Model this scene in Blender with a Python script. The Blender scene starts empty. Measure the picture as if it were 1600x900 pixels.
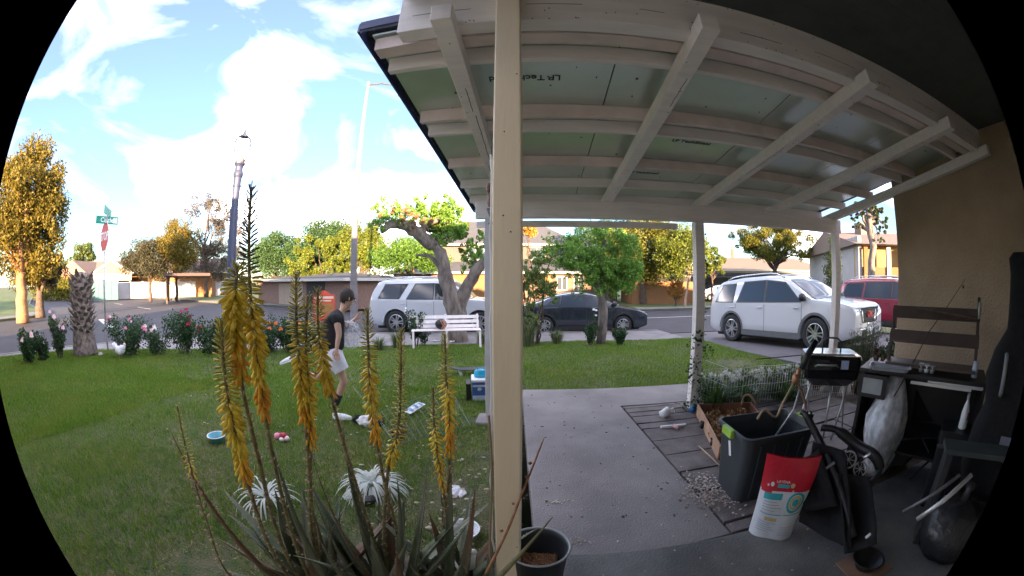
import bpy, math, random
import numpy as np
from mathutils import Matrix, Vector, Euler

# ------------------------------------------------------------------ camera, sky, sun, exposure
sc = bpy.context.scene
EYE = 1.45
PITCH = -1.0
cam_data = bpy.data.cameras.new('camera')
cam = bpy.data.objects.new('camera', cam_data)
sc.collection.objects.link(cam)
sc.camera = cam
cam.location = (0, 0, EYE)
cam.rotation_euler = (math.radians(90 + PITCH), 0, 0)
cam_data.type = 'PANO'                       # the wide doorbell lens: 10 degrees per 100 photo pixels
cam_data.sensor_width = 36
cam_data.panorama_type = 'FISHEYE_LENS_POLYNOMIAL'
cam_data.fisheye_fov = math.radians(163)
cam_data.fisheye_polynomial_k0 = 0
cam_data.fisheye_polynomial_k1 = -math.radians(160 / 36)
cam_data.fisheye_polynomial_k2 = 0
cam_data.fisheye_polynomial_k3 = 0
cam_data.fisheye_polynomial_k4 = 0
cam_data.clip_start = 0.02
cam_data.clip_end = 3000

SUN_AZ, SUN_EL = 160.0, 5.6                  # behind the house, to the right
world = bpy.data.worlds.new('World')
sc.world = world
world.use_nodes = True
wn, wl = world.node_tree.nodes, world.node_tree.links
wn.clear()
w_out = wn.new('ShaderNodeOutputWorld')
w_bg = wn.new('ShaderNodeBackground')
w_bg.inputs['Strength'].default_value = 0.15
w_sky = wn.new('ShaderNodeTexSky')
w_sky.sky_type = 'NISHITA'
w_sky.sun_disc = False
w_sky.sun_elevation = math.radians(SUN_EL)
w_sky.sun_rotation = math.radians(SUN_AZ)
w_sky.air_density = 1.0
w_sky.dust_density = 0.3
w_sky.ozone_density = 1.3
tc = wn.new('ShaderNodeTexCoord')
mp = wn.new('ShaderNodeMapping')
mp.inputs['Scale'].default_value = (1.25, 1.25, 2.6)
mp.inputs['Location'].default_value = (5.3, 1.1, 2.7)
nz = wn.new('ShaderNodeTexNoise')
nz.inputs['Scale'].default_value = 2.1
nz.inputs['Detail'].default_value = 7
nz.inputs['Roughness'].default_value = 0.52
nz.inputs['Distortion'].default_value = 0.9
cr = wn.new('ShaderNodeValToRGB')
cr.color_ramp.elements[0].position = 0.46
cr.color_ramp.elements[0].color = (0.009, 0.009, 0.009, 1)
cr.color_ramp.elements[1].position = 0.76
cr.color_ramp.elements[1].color = (1, 1, 1, 1)
for _p, _v in ((0.56, 0.035), (0.645, 0.30)):
    _el = cr.color_ramp.elements.new(_p)
    _el.color = (_v, _v, _v, 1)
mixc = wn.new('ShaderNodeMixRGB')
mixc.inputs['Color2'].default_value = (10.5, 9.5, 9.5, 1)
tint = wn.new('ShaderNodeMixRGB')            # multiplies the clear sky colour down to a dimmer blue
tint.blend_type = 'MULTIPLY'
tint.inputs['Fac'].default_value = 1
tint.inputs['Color2'].default_value = (0.105, 0.15, 0.225, 1)
wl.new(tc.outputs['Generated'], mp.inputs['Vector'])
wl.new(mp.outputs['Vector'], nz.inputs['Vector'])
wl.new(nz.outputs['Fac'], cr.inputs['Fac'])
wl.new(w_sky.outputs['Color'], tint.inputs['Color1'])
wl.new(tint.outputs['Color'], mixc.inputs['Color1'])
wl.new(cr.outputs['Color'], mixc.inputs['Fac'])
wl.new(mixc.outputs['Color'], w_bg.inputs['Color'])
wl.new(w_bg.outputs['Background'], w_out.inputs['Surface'])

sun_data = bpy.data.lights.new('sun', 'SUN')
sun = bpy.data.objects.new('sun', sun_data)
sc.collection.objects.link(sun)
sun_data.energy = 2.0
sun_data.angle = math.radians(0.5)
sun_data.color = (1.0, 0.70, 0.42)
_a, _e = math.radians(SUN_AZ), math.radians(SUN_EL)
to_sun = Vector((math.sin(_a) * math.cos(_e), math.cos(_a) * math.cos(_e), math.sin(_e)))
sun.rotation_euler = to_sun.to_track_quat('Z', 'Y').to_euler()

sc.view_settings.view_transform = 'Standard'
sc.view_settings.look = 'None'
sc.view_settings.exposure = 4.3
sc.view_settings.gamma = 1.0
sc.cycles.max_bounces = 8
sc.cycles.diffuse_bounces = 6
sc.cycles.transparent_max_bounces = 12

# ------------------------------------------------------------------ helpers
C = sc.collection
PI = math.pi
R = math.radians
rng = random.Random(7)


def ray(px, py):
    """bearing of a point of the photograph (1600 x 900) as a unit vector"""
    dx, dy = px - 800, 450 - py
    r = math.hypot(dx, dy) or 1e-6
    th = R(r / 10)
    x, y, z = math.sin(th) * dx / r, math.cos(th), math.sin(th) * dy / r
    c, s = math.cos(R(PITCH)), math.sin(R(PITCH))
    return Vector((x, c * y - s * z, s * y + c * z))


def at(px, py, dist):
    v = ray(px, py)
    h = math.hypot(v.x, v.y)
    return Vector((0, 0, EYE)) + v * (dist / h)


def gr(px, py, z=0.0):
    v = ray(px, py)
    return Vector((0, 0, EYE)) + v * ((z - EYE) / v.z)


def lawn_z(y):
    return -0.03 - 0.018 * y


def drive_z(y):
    return 0.20 - 0.050 * y


class MB:
    """collects shapes, links them as one mesh object"""

    def __init__(self, X=None):
        self.v, self.f, self.m, self.k = [], [], [], 0
        self.X = X

    def add(self, vs, fs):
        b = len(self.v)
        if self.X is not None:
            vs = [self.X @ Vector(p) for p in vs]
        self.v += [tuple(p) for p in vs]
        self.f += [tuple(b + i for i in f) for f in fs]
        self.m += [self.k] * len(fs)
        return self

    def box(self, x0, x1, y0, y1, z0, z1):
        return self.add([(x0, y0, z0), (x1, y0, z0), (x1, y1, z0), (x0, y1, z0), (x0, y0, z1), (x1, y0, z1), (x1, y1, z1), (x0, y1, z1)],
                        [(0, 3, 2, 1), (4, 5, 6, 7), (0, 1, 5, 4), (1, 2, 6, 5), (2, 3, 7, 6), (3, 0, 4, 7)])

    def obox(self, c, s, M=None):
        M = M or Matrix.Identity(3)
        vs = [Vector(c) + M @ Vector((a * s[0] / 2, b * s[1] / 2, d * s[2] / 2)) for d in (-1, 1) for a, b in ((-1, -1), (1, -1), (1, 1), (-1, 1))]
        return self.add(vs, [(0, 3, 2, 1), (4, 5, 6, 7), (0, 1, 5, 4), (1, 2, 6, 5), (2, 3, 7, 6), (3, 0, 4, 7)])

    def bar(self, p, q, w, h, up=(0, 0, 1)):
        p, q, up = Vector(p), Vector(q), Vector(up)
        d = (q - p).normalized()
        s = d.cross(up).normalized()
        u = s.cross(d).normalized()
        vs = [e + s * a * w / 2 + u * b * h / 2 for e in (p, q) for a, b in ((-1, -1), (1, -1), (1, 1), (-1, 1))]
        return self.add(vs, [(0, 1, 2, 3), (7, 6, 5, 4), (0, 4, 5, 1), (1, 5, 6, 2), (2, 6, 7, 3), (3, 7, 4, 0)])

    def tube(self, pts, rad, n=8, caps=True, flat=1.0):
        pts = [Vector(p) for p in pts]
        if not hasattr(rad, '__len__'):
            rad = [rad] * len(pts)
        rings, ref = [], Vector((0.13, 0.21, 0.97))
        last = None
        for i, p in enumerate(pts):
            d = (pts[min(i + 1, len(pts) - 1)] - pts[max(i - 1, 0)])
            if d.length < 1e-9:
                d = Vector((0, 0, 1))
            d.normalize()
            if last is None:
                s = d.cross(ref)
                if s.length < .1:
                    s = d.cross(Vector((1, 0, 0)))
            else:
                s = last - d * last.dot(d)
            s.normalize()
            last = s
            t = d.cross(s)
            rings.append([p + (s * math.cos(2 * PI * k / n) + t * flat * math.sin(2 * PI * k / n)) * rad[i] for k in range(n)])
        vs = [q for r_ in rings for q in r_]
        fs = []
        for i in range(len(pts) - 1):
            for k in range(n):
                a, b = i * n + k, i * n + (k + 1) % n
                fs.append((a, b, b + n, a + n))
        if caps:
            fs.append(tuple(range(n))[::-1])
            fs.append(tuple((len(pts) - 1) * n + k for k in range(n)))
        return self.add(vs, fs)

    def lathe(self, prof, n=24, M=None, close=False):
        M = M or Matrix.Identity(4)
        vs, fs = [], []
        for r_, z in prof:
            for k in range(n):
                vs.append(M @ Vector((r_ * math.cos(2 * PI * k / n), r_ * math.sin(2 * PI * k / n), z)))
        m = len(prof)
        for i in range(m if close else m - 1):
            for k in range(n):
                a, b = i * n + k, i * n + (k + 1) % n
                c, d = ((i + 1) % m) * n + (k + 1) % n, ((i + 1) % m) * n + k
                fs.append((a, b, c, d))
        return self.add(vs, fs)

    def ball(self, c, r_, n=10, m=6, jit=0.0):
        if not hasattr(r_, '__len__'):
            r_ = (r_, r_, r_)
        c = Vector(c)
        vs = [c + Vector((0, 0, -r_[2]))]
        for i in range(1, m):
            t = -PI / 2 + PI * i / m
            for k in range(n):
                a = 2 * PI * k / n
                j = 1 + rng.uniform(-jit, jit)
                vs.append(c + Vector((r_[0] * math.cos(t) * math.cos(a), r_[1] * math.cos(t) * math.sin(a), r_[2] * math.sin(t))) * j)
        vs.append(c + Vector((0, 0, r_[2])))
        fs = [(0, 1 + (k + 1) % n, 1 + k) for k in range(n)]
        for i in range(m - 2):
            for k in range(n):
                a, b = 1 + i * n + k, 1 + i * n + (k + 1) % n
                fs.append((a, b, b + n, a + n))
        t = len(vs) - 1
        o = 1 + (m - 2) * n
        fs += [(o + k, o + (k + 1) % n, t) for k in range(n)]
        return self.add(vs, fs)

    def poly(self, pts):
        return self.add(pts, [tuple(range(len(pts)))])

    def prism(self, pts, z0, z1):
        """pts: plan polygon (counter-clockwise); z0, z1 numbers or functions of (x, y)"""
        g0 = z0 if callable(z0) else (lambda x, y: z0)
        g1 = z1 if callable(z1) else (lambda x, y: z1)
        n = len(pts)
        vs = [(x, y, g0(x, y)) for x, y in pts] + [(x, y, g1(x, y)) for x, y in pts]
        fs = [tuple(range(n))[::-1], tuple(range(n, 2 * n))] + [(i, (i + 1) % n, n + (i + 1) % n, n + i) for i in range(n)]
        return self.add(vs, fs)

    def grid(self, fn, nu, nv):
        vs = [fn(i / nu, j / nv) for i in range(nu + 1) for j in range(nv + 1)]
        fs = [(i * (nv + 1) + j, (i + 1) * (nv + 1) + j, (i + 1) * (nv + 1) + j + 1, i * (nv + 1) + j + 1) for i in range(nu) for j in range(nv)]
        return self.add(vs, fs)

    def mesh(self, name, mats, smooth=False):
        me = bpy.data.meshes.new(name)
        me.from_pydata(self.v, [], self.f)
        for m_ in (mats if isinstance(mats, (list, tuple)) else [mats]):
            me.materials.append(m_)
        if any(self.m):
            me.polygons.foreach_set('material_index', self.m)
        if smooth:
            me.polygons.foreach_set('use_smooth', [True] * len(me.polygons))
        me.update()
        return me

    def build(self, name, mats, parent=None, smooth=False, bevel=0, wd=False, stuff=False, solid=0, sub=0, label=None):
        o = bpy.data.objects.new(name, self.mesh(name, mats, smooth))
        C.objects.link(o)
        if parent is not None:
            o.parent = parent
            if wd:                                   # modelled in world coordinates under an unturned thing
                o.location = -parent.location
                if parent.parent is not None:
                    o.location = (0, 0, 0)
        if solid:
            s = o.modifiers.new('solid', 'SOLIDIFY')
            s.thickness = solid
            s.offset = 0
        if bevel:
            b = o.modifiers.new('bevel', 'BEVEL')
            b.width = bevel
            b.segments = 2
            b.limit_method = 'ANGLE'
            b.angle_limit = R(40)
        if sub:
            s = o.modifiers.new('sub', 'SUBSURF')
            s.levels = s.render_levels = sub
        if stuff:
            o['kind'] = 'stuff'
        if label:
            o['label'] = label
        return o


def tag(o, label, cat, group=None):
    o['label'] = label
    o['category'] = cat
    if group:
        o['group'] = group
    return o


def thing(name, label, cat, loc=(0, 0, 0), rz=0, group=None):
    o = bpy.data.objects.new(name, None)
    C.objects.link(o)
    o.empty_display_size = 0.1
    o.location = loc
    o.rotation_euler = (0, 0, rz)
    return tag(o, label, cat, group)


def struct(o):
    o['kind'] = 'structure'
    return o


def lettering(text, size, mat, parent, M, name='lettering', extrude=0.0015, sx=1.0, bold=0.0):
    """flat printed or raised letters, centred at M, facing M's z axis"""
    cu = bpy.data.curves.new('text', 'FONT')
    cu.body = text
    cu.size = size
    cu.extrude = extrude
    cu.offset = bold
    cu.align_x = 'CENTER'
    cu.align_y = 'CENTER'
    t = bpy.data.objects.new('text', cu)
    C.objects.link(t)
    dg = bpy.context.evaluated_depsgraph_get()
    me = bpy.data.meshes.new_from_object(t.evaluated_get(dg))
    bpy.data.objects.remove(t)
    me.transform(Matrix.Diagonal((sx, 1, 1, 1)))
    me.transform(M)
    me.materials.clear()
    me.materials.append(mat)
    o = bpy.data.objects.new(name, me)
    C.objects.link(o)
    o.parent = parent
    return o


# ------------------------------------------------------------------ materials
def M_(name, col, rough=0.6, metal=0.0, vary=0.12, scale=6.0, bump=0.0, bscale=60.0, col2=None, spec=0.5, detail=4, trans=0.0, coat=0.0, stretch=None, thresh=None):
    m = bpy.data.materials.new(name)
    m.use_nodes = True
    n, l = m.node_tree.nodes, m.node_tree.links
    b = n['Principled BSDF']
    b.inputs['Roughness'].default_value = rough
    b.inputs['Metallic'].default_value = metal
    b.inputs['Specular IOR Level'].default_value = spec
    b.inputs['Transmission Weight'].default_value = trans
    b.inputs['Coat Weight'].default_value = coat
    t = n.new('ShaderNodeTexCoord')
    src = t.outputs['Object']
    if stretch:
        mp_ = n.new('ShaderNodeMapping')
        mp_.inputs['Scale'].default_value = stretch
        l.new(src, mp_.inputs['Vector'])
        src = mp_.outputs['Vector']
    if vary or col2:
        nt = n.new('ShaderNodeTexNoise')
        nt.inputs['Scale'].default_value = scale
        nt.inputs['Detail'].default_value = detail
        nt.inputs['Roughness'].default_value = 0.6
        l.new(src, nt.inputs['Vector'])
        rp = n.new('ShaderNodeValToRGB')
        lo, hi = thresh or (0.35, 0.65)
        rp.color_ramp.elements[0].position = lo
        rp.color_ramp.elements[1].position = hi
        c1 = tuple(max(0, c * (1 - vary)) for c in col)
        c2 = col2 or tuple(c * (1 + vary) for c in col)
        rp.color_ramp.elements[0].color = (*c1, 1)
        rp.color_ramp.elements[1].color = (*c2, 1)
        l.new(nt.outputs['Fac'], rp.inputs['Fac'])
        l.new(rp.outputs['Color'], b.inputs['Base Color'])
    else:
        b.inputs['Base Color'].default_value = (*col, 1)
    if bump:
        bt = n.new('ShaderNodeTexNoise')
        bt.inputs['Scale'].default_value = bscale
        bt.inputs['Detail'].default_value = 5
        l.new(src, bt.inputs['Vector'])
        bp = n.new('ShaderNodeBump')
        bp.inputs['Strength'].default_value = bump
        bp.inputs['Distance'].default_value = 0.02
        l.new(bt.outputs['Fac'], bp.inputs['Height'])
        l.new(bp.outputs['Normal'], b.inputs['Normal'])
    return m


def leaf_mat(name, c1, c2, c3=None, rough=0.55, trans=0.35, patch=None):
    """colour differs from leaf to leaf; light shines through a little"""
    m = bpy.data.materials.new(name)
    m.use_nodes = True
    n, l = m.node_tree.nodes, m.node_tree.links
    b = n['Principled BSDF']
    out = n['Material Output']
    g = n.new('ShaderNodeNewGeometry')
    rp = n.new('ShaderNodeValToRGB')
    rp.color_ramp.elements[0].color = (*c1, 1)
    rp.color_ramp.elements[1].color = (*c2, 1)
    if c3:
        e = rp.color_ramp.elements.new(0.5)
        e.color = (*c2, 1)
        rp.color_ramp.elements[-1].color = (*c3, 1)
    l.new(g.outputs['Random Per Island'], rp.inputs['Fac'])
    cout = rp.outputs['Color']
    if patch:                                # worn, yellower places of their own
        tcn = n.new('ShaderNodeTexCoord')
        pn = n.new('ShaderNodeTexNoise')
        pn.inputs['Scale'].default_value = 0.9
        pn.inputs['Detail'].default_value = 6
        pn.inputs['Roughness'].default_value = 0.65
        l.new(tcn.outputs['Object'], pn.inputs['Vector'])
        pr = n.new('ShaderNodeValToRGB')
        pr.color_ramp.elements[0].position = 0.47
        pr.color_ramp.elements[1].position = 0.68
        pr.color_ramp.elements[0].color = (0.009, 0.009, 0.009, 1)
        pr.color_ramp.elements[1].color = (.75, .75, .75, 1)
        l.new(pn.outputs['Fac'], pr.inputs['Fac'])
        pm = n.new('ShaderNodeMixRGB')
        l.new(pr.outputs['Color'], pm.inputs['Fac'])
        l.new(cout, pm.inputs['Color1'])
        pm.inputs['Color2'].default_value = (*patch, 1)
        cout = pm.outputs['Color']
    l.new(cout, b.inputs['Base Color'])
    b.inputs['Roughness'].default_value = rough
    b.inputs['Specular IOR Level'].default_value = 0.3
    tr = n.new('ShaderNodeBsdfTranslucent')
    l.new(cout, tr.inputs['Color'])
    mx = n.new('ShaderNodeMixShader')
    mx.inputs['Fac'].default_value = trans
    l.new(b.outputs['BSDF'], mx.inputs[1])
    l.new(tr.outputs['BSDF'], mx.inputs[2])
    l.new(mx.outputs['Shader'], out.inputs['Surface'])
    return m


def film_mat(name, col, alpha=0.45, rough=0.25):
    m = bpy.data.materials.new(name)
    m.use_nodes = True
    n, l = m.node_tree.nodes, m.node_tree.links
    b = n['Principled BSDF']
    b.inputs['Base Color'].default_value = (*col, 1)
    b.inputs['Roughness'].default_value = rough
    out = n['Material Output']
    tr = n.new('ShaderNodeBsdfTransparent')
    nt = n.new('ShaderNodeTexNoise')
    nt.inputs['Scale'].default_value = 9
    rp = n.new('ShaderNodeMapRange')
    rp.inputs['From Min'].default_value = 0.35
    rp.inputs['From Max'].default_value = 0.65
    rp.inputs['To Min'].default_value = alpha - 0.15
    rp.inputs['To Max'].default_value = min(1, alpha + 0.25)
    l.new(nt.outputs['Fac'], rp.inputs['Value'])
    mx = n.new('ShaderNodeMixShader')
    l.new(rp.outputs['Result'], mx.inputs['Fac'])
    l.new(tr.outputs['BSDF'], mx.inputs[1])
    l.new(b.outputs['BSDF'], mx.inputs[2])
    l.new(mx.outputs['Shader'], out.inputs['Surface'])
    return m


m_lawn = M_('lawn_soil', (0.045, 0.085, 0.018), 0.9, vary=0.3, scale=7, bump=0.9, bscale=60, detail=9, col2=(0.115, 0.10, 0.05))
m_grass = leaf_mat('grass_blade', (0.080, 0.155, 0.014), (0.13, 0.25, 0.024), (0.24, 0.33, 0.06), patch=(0.22, 0.27, 0.05))
m_dry = M_('dry_grass', (0.08, 0.10, 0.03), 0.95, vary=0.25, scale=0.5, bump=0.4, bscale=20, col2=(0.13, 0.125, 0.06))
m_verge = M_('verge_grass', (0.06, 0.10, 0.018), 0.95, vary=0.2, scale=0.7, bump=0.5, bscale=25, col2=(0.10, 0.135, 0.03))
m_asphalt = M_('asphalt', (0.040, 0.037, 0.049), 0.85, vary=0.12, scale=1.2, bump=0.25, bscale=120, col2=(0.050, 0.048, 0.058))
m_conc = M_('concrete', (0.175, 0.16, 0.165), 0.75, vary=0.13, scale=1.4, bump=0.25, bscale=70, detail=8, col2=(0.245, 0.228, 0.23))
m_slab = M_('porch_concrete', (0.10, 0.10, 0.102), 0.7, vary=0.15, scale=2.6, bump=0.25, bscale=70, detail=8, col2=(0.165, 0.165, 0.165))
m_kerb = M_('kerb_concrete', (0.19, 0.18, 0.175), 0.8, vary=0.12, scale=1.5, bump=0.2)
m_drive = M_('drive_concrete', (0.11, 0.105, 0.115), 0.8, vary=0.15, scale=0.8, bump=0.2, bscale=50, detail=8)
m_paver = M_('paver', (0.13, 0.115, 0.115), 0.8, vary=0.25, scale=5, bump=0.3, bscale=60, detail=7, col2=(0.19, 0.165, 0.165))
m_dirt = M_('dirt', (0.075, 0.055, 0.038), 0.95, vary=0.3, scale=9, bump=0.7, bscale=60, col2=(0.12, 0.095, 0.065))
m_line = M_('road_paint', (0.5, 0.5, 0.5), 0.7, vary=0.1, scale=3)
m_wood_w = M_('white_painted_wood', (0.84, 0.785, 0.76), 0.55, vary=0.05, scale=3, bump=0.12, bscale=30, stretch=(1, 8, 8))
m_wood_p = M_('pinkish_primed_wood', (0.74, 0.62, 0.585), 0.6, vary=0.1, scale=4, bump=0.15, bscale=30)
m_cream = M_('cream_painted_wood', (0.84, 0.73, 0.55), 0.5, vary=0.02, scale=3, bump=0.05, bscale=20, stretch=(4, 4, 0.6))
m_postshade = M_('shaded_post_paint', (0.60, 0.60, 0.64), 0.55, vary=0.07, scale=8, bump=0.1)  # white paint greyed to stand for the shade on the far left post
m_foil = M_('foil_sheathing', (0.60, 0.68, 0.63), 0.28, metal=0.65, vary=0.05, scale=2.5, bump=0.06, bscale=14)  # faint green in the silver stands for the lawn reflected in the foil
m_ink = M_('black_print', (0.03, 0.03, 0.035), 0.8, vary=0)
m_shing = M_('dark_shingle', (0.035, 0.04, 0.05), 0.9, vary=0.3, scale=20, bump=0.5)
m_flash = M_('blue_black_flashing', (0.035, 0.045, 0.12), 0.4, vary=0.1)
m_bouncecream = M_('cream_bounce_paint', (0.80, 0.70, 0.56), 0.9, vary=0.04, scale=2, bump=0.3, bscale=90)  # unseen front wall made pale to bounce light into the porch
m_stucco = M_('tan_stucco', (0.39, 0.30, 0.21), 0.9, vary=0.14, scale=1.3, bump=0.9, bscale=45, detail=8)
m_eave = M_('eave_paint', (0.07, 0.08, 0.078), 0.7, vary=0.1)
m_black = M_('black_plastic', (0.014, 0.014, 0.016), 0.45, vary=0.2)
m_blackf = M_('black_fabric', (0.009, 0.009, 0.011), 0.95, vary=0.3, scale=30, bump=0.4, bscale=200)
m_blackg = M_('black_enamel', (0.010, 0.010, 0.012), 0.18, vary=0, coat=0.4)
m_chrome = M_('steel', (0.62, 0.62, 0.64), 0.25, metal=1.0, vary=0.05)
m_alu = M_('dull_aluminium', (0.50, 0.50, 0.50), 0.45, metal=0.8, vary=0.1)
m_wire = M_('galvanised_wire', (0.62, 0.62, 0.58), 0.5, metal=0.2, vary=0.1)
m_rust = M_('rusty_metal', (0.23, 0.12, 0.07), 0.8, vary=0.3, scale=30, bump=0.3)
m_glass = M_('car_glass', (0.02, 0.024, 0.03), 0.05, vary=0, spec=0.6, coat=0.0)
m_glassb = M_('window_glass', (0.05, 0.06, 0.075), 0.06, vary=0, spec=0.8)
m_tyre = M_('tyre_rubber', (0.02, 0.02, 0.021), 0.8, vary=0.2)
m_rim = M_('alloy', (0.55, 0.56, 0.58), 0.28, metal=0.9, vary=0.03)
m_bark = M_('bark', (0.13, 0.10, 0.085), 0.95, vary=0.35, scale=7, bump=1.0, bscale=22, col2=(0.24, 0.20, 0.17), stretch=(1, 1, 0.35))
m_barkd = M_('dark_bark', (0.09, 0.06, 0.045), 0.95, vary=0.35, scale=7, bump=0.8, bscale=22)
m_skin = M_('skin', (0.58, 0.36, 0.27), 0.55, vary=0.06, scale=12)
m_white = M_('white_cloth', (0.70, 0.70, 0.76), 0.85, vary=0.05, bump=0.2, bscale=40)
m_whitep = M_('white_plastic', (0.75, 0.76, 0.78), 0.4, vary=0.04)
m_redp = M_('red_print', (0.55, 0.016, 0.024), 0.4, vary=0.06)
m_rock = M_('rock', (0.40, 0.38, 0.36), 0.9, vary=0.2, bump=0.4)


# ------------------------------------------------------------------ foliage
def leaf_arrays(cent, n, size, seed, spread=0.3, flatz=1.0, aspect=0.5, droop=0.0):
    """cent: array of clump centres (k,3) and radii (k,); n leaves in all -> verts, quads of pointed leaves"""
    g = np.random.default_rng(seed)
    cent = np.asarray(cent, float)
    w = cent[:, 3] ** 2
    idx = g.choice(len(cent), n, p=w / w.sum())
    d = g.normal(size=(n, 3))
    d /= np.linalg.norm(d, axis=1)[:, None]
    rad = cent[idx, 3] * g.uniform(0.25, 1.0, n) ** 0.6 * (1 + g.normal(0, spread * 0.35, n))
    p = cent[idx, :3] + d * rad[:, None] * np.array([1, 1, flatz])
    a = g.normal(size=(n, 3)) + d * 0.7
    a[:, 2] -= droop
    a /= np.linalg.norm(a, axis=1)[:, None]
    b = np.cross(a, g.normal(size=(n, 3)))
    b /= np.linalg.norm(b, axis=1)[:, None]
    s = size * g.uniform(0.6, 1.35, n)[:, None]
    v = np.empty((n, 4, 3))
    v[:, 0] = p - a * s * 0.5
    v[:, 1] = p + b * s * aspect * 0.5
    v[:, 2] = p + a * s * 0.5
    v[:, 3] = p - b * s * aspect * 0.5
    return v.reshape(-1, 3)


def quads_mesh(name, v, mat, nv=4):
    n = len(v) // nv
    me = bpy.data.meshes.new(name)
    me.vertices.add(len(v))
    me.vertices.foreach_set('co', v.astype(np.float32).ravel())
    me.loops.add(n * nv)
    me.loops.foreach_set('vertex_index', np.arange(n * nv, dtype=np.int32))
    me.polygons.add(n)
    me.polygons.foreach_set('loop_start', np.arange(0, n * nv, nv, dtype=np.int32))
    me.update(calc_edges=True)
    me.materials.append(mat)
    return me


def link_mesh(name, me, parent=None, stuff=False):
    o = bpy.data.objects.new(name, me)
    C.objects.link(o)
    if parent is not None:
        o.parent = parent
    if stuff:
        o['kind'] = 'stuff'
    return o


def clumps(blobs, k, seed, rr=(0.22, 0.5)):
    """blobs (x,y,z,rx,ry,rz) -> uneven clump centres near the blob surfaces"""
    g = random.Random(seed)
    out = []
    vol = [b[3] * b[4] * b[5] for b in blobs]
    for _ in range(k):
        b = g.choices(blobs, vol)[0]
        while True:
            d = Vector((g.gauss(0, 1), g.gauss(0, 1), g.gauss(0, 1)))
            if d.length > 1e-3:
                break
        d.normalize()
        t = g.uniform(0.35, 1.0) ** 0.7
        r_ = g.uniform(*rr) * (b[3] + b[4] + b[5]) / 3
        out.append((b[0] + d.x * b[3] * t, b[1] + d.y * b[4] * t, b[2] + d.z * b[5] * t, r_))
    return out


def limb(mb, p, q, r0, r1, seed, wob=0.08, n=6, seg=6):
    g = random.Random(seed)
    p, q = Vector(p), Vector(q)
    L = (q - p).length
    pts = [p.lerp(q, i / seg) + (Vector((g.uniform(-1, 1), g.uniform(-1, 1), g.uniform(-.5, .5))) * L * wob if 0 < i < seg else Vector()) for i in range(seg + 1)]
    mb.tube(pts, [r0 + (r1 - r0) * (i / seg) ** 0.8 for i in range(seg + 1)], n)
    return pts


def tree(name, label, cat, base, height, tr, blobs, nleaf, lsize, leafm, barkm, seed, nclump=60, rr=(0.2, 0.42), fork=0.35, group=None, aspect=0.5, droop=0.0, lean=(0, 0), limbs=9):
    """blobs relative to the base"""
    t = thing(name, label, cat, base, 0, group)
    cl = clumps(blobs, nclump, seed, rr)
    g = random.Random(seed + 5)
    mb = MB()
    top = Vector((lean[0], lean[1], height * fork))
    pts = limb(mb, (0, 0, -0.1), top, tr * 1.15, tr * 0.75, seed, 0.03, 9, 7)
    for i in range(limbs):
        c = cl[i * len(cl) // limbs]
        s = pts[-1] if i % 3 else pts[-2]
        mid = s.lerp(Vector(c[:3]), 0.5) + Vector((0, 0, 0.05 * height))
        limb(mb, s, mid, tr * 0.5, tr * 0.28, seed + i, 0.08, 6, 4)
        limb(mb, mid, c[:3], tr * 0.28, tr * 0.08, seed + i + 50, 0.08, 5, 4)
    mb.build('trunk', barkm, t, smooth=True)
    v = leaf_arrays(cl, nleaf, lsize, seed, aspect=aspect, droop=droop)
    link_mesh('crown', quads_mesh('crown', v, leafm), t)
    return t
# ------------------------------------------------------------------ the ground
def in_poly(xs, ys, poly):
    inside = np.zeros(len(xs), bool)
    j = len(poly) - 1
    for i in range(len(poly)):
        xi, yi = poly[i]
        xj, yj = poly[j]
        c = ((yi > ys) != (yj > ys)) & (xs < (xj - xi) * (ys - yi) / (yj - yi + 1e-12) + xi)
        inside ^= c
        j = i
    return inside


mb = MB()
mb.poly([(-900, -300, -0.47), (900, -300, -0.47), (900, 1500, -0.47), (-900, 1500, -0.47)])
struct(mb.build('ground', m_dry))

road = [(90, 15), (30, 12.9), (12.6, 12.5), (5.2, 12.4), (-1, 12.3), (-5.2, 11.6), (-8.6, 10.2), (-11.2, 7.6), (-12.7, 4), (-13.2, 0), (-13.4, -40),
        (-26, -40), (-26.2, 3), (-27.5, 7.5), (-31, 9.3), (-46, 12.0), (-110, 30), (-300, 86), (-300, 98), (-110, 47), (-61, 33.8), (-34, 27.5), (-20, 24.2), (-9, 22.3), (2, 21.4), (12, 22.4), (30, 24.5), (90, 30)]
mb = MB()
mb.prism(road, -0.46, -0.40)
struct(mb.build('road', m_asphalt))
mb = MB()
for a, b in (((5.5, 17.7), (26, 19.6)), ((-21.9, 10.3), (-17.2, 8.6))):
    mb.prism([(a[0], a[1]), (b[0], b[1]), (b[0] + .02, b[1] + .13), (a[0] + .02, a[1] + .13)] if a[0] > 0 else
             [(a[0], a[1]), (b[0], b[1]), (b[0] + .16, b[1] + .32), (a[0] + .16, a[1] + .32)], -0.41, -0.396)
# faded centre dashes on the long road to the left
for k in range(7):
    x = -30 - k * 9
    y = 18.3 + (-30 - x) * 0.245
    mb.prism([(x, y), (x + 3.5, y - .85), (x + 3.5, y - .73), (x, y + .12)], -0.41, -0.396)
struct(mb.build('road_marking', m_line))

far_edge = [(90, 30), (30, 24.5), (12, 22.4), (2, 21.4), (-9, 22.3), (-20, 24.2), (-34, 27.5), (-61, 33.8), (-110, 47), (-300, 98)]
mb = MB()
mb.prism(far_edge + [(-300, 400), (90, 400)], -0.46, -0.27)
struct(mb.build('far_lawn', m_verge))


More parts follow.
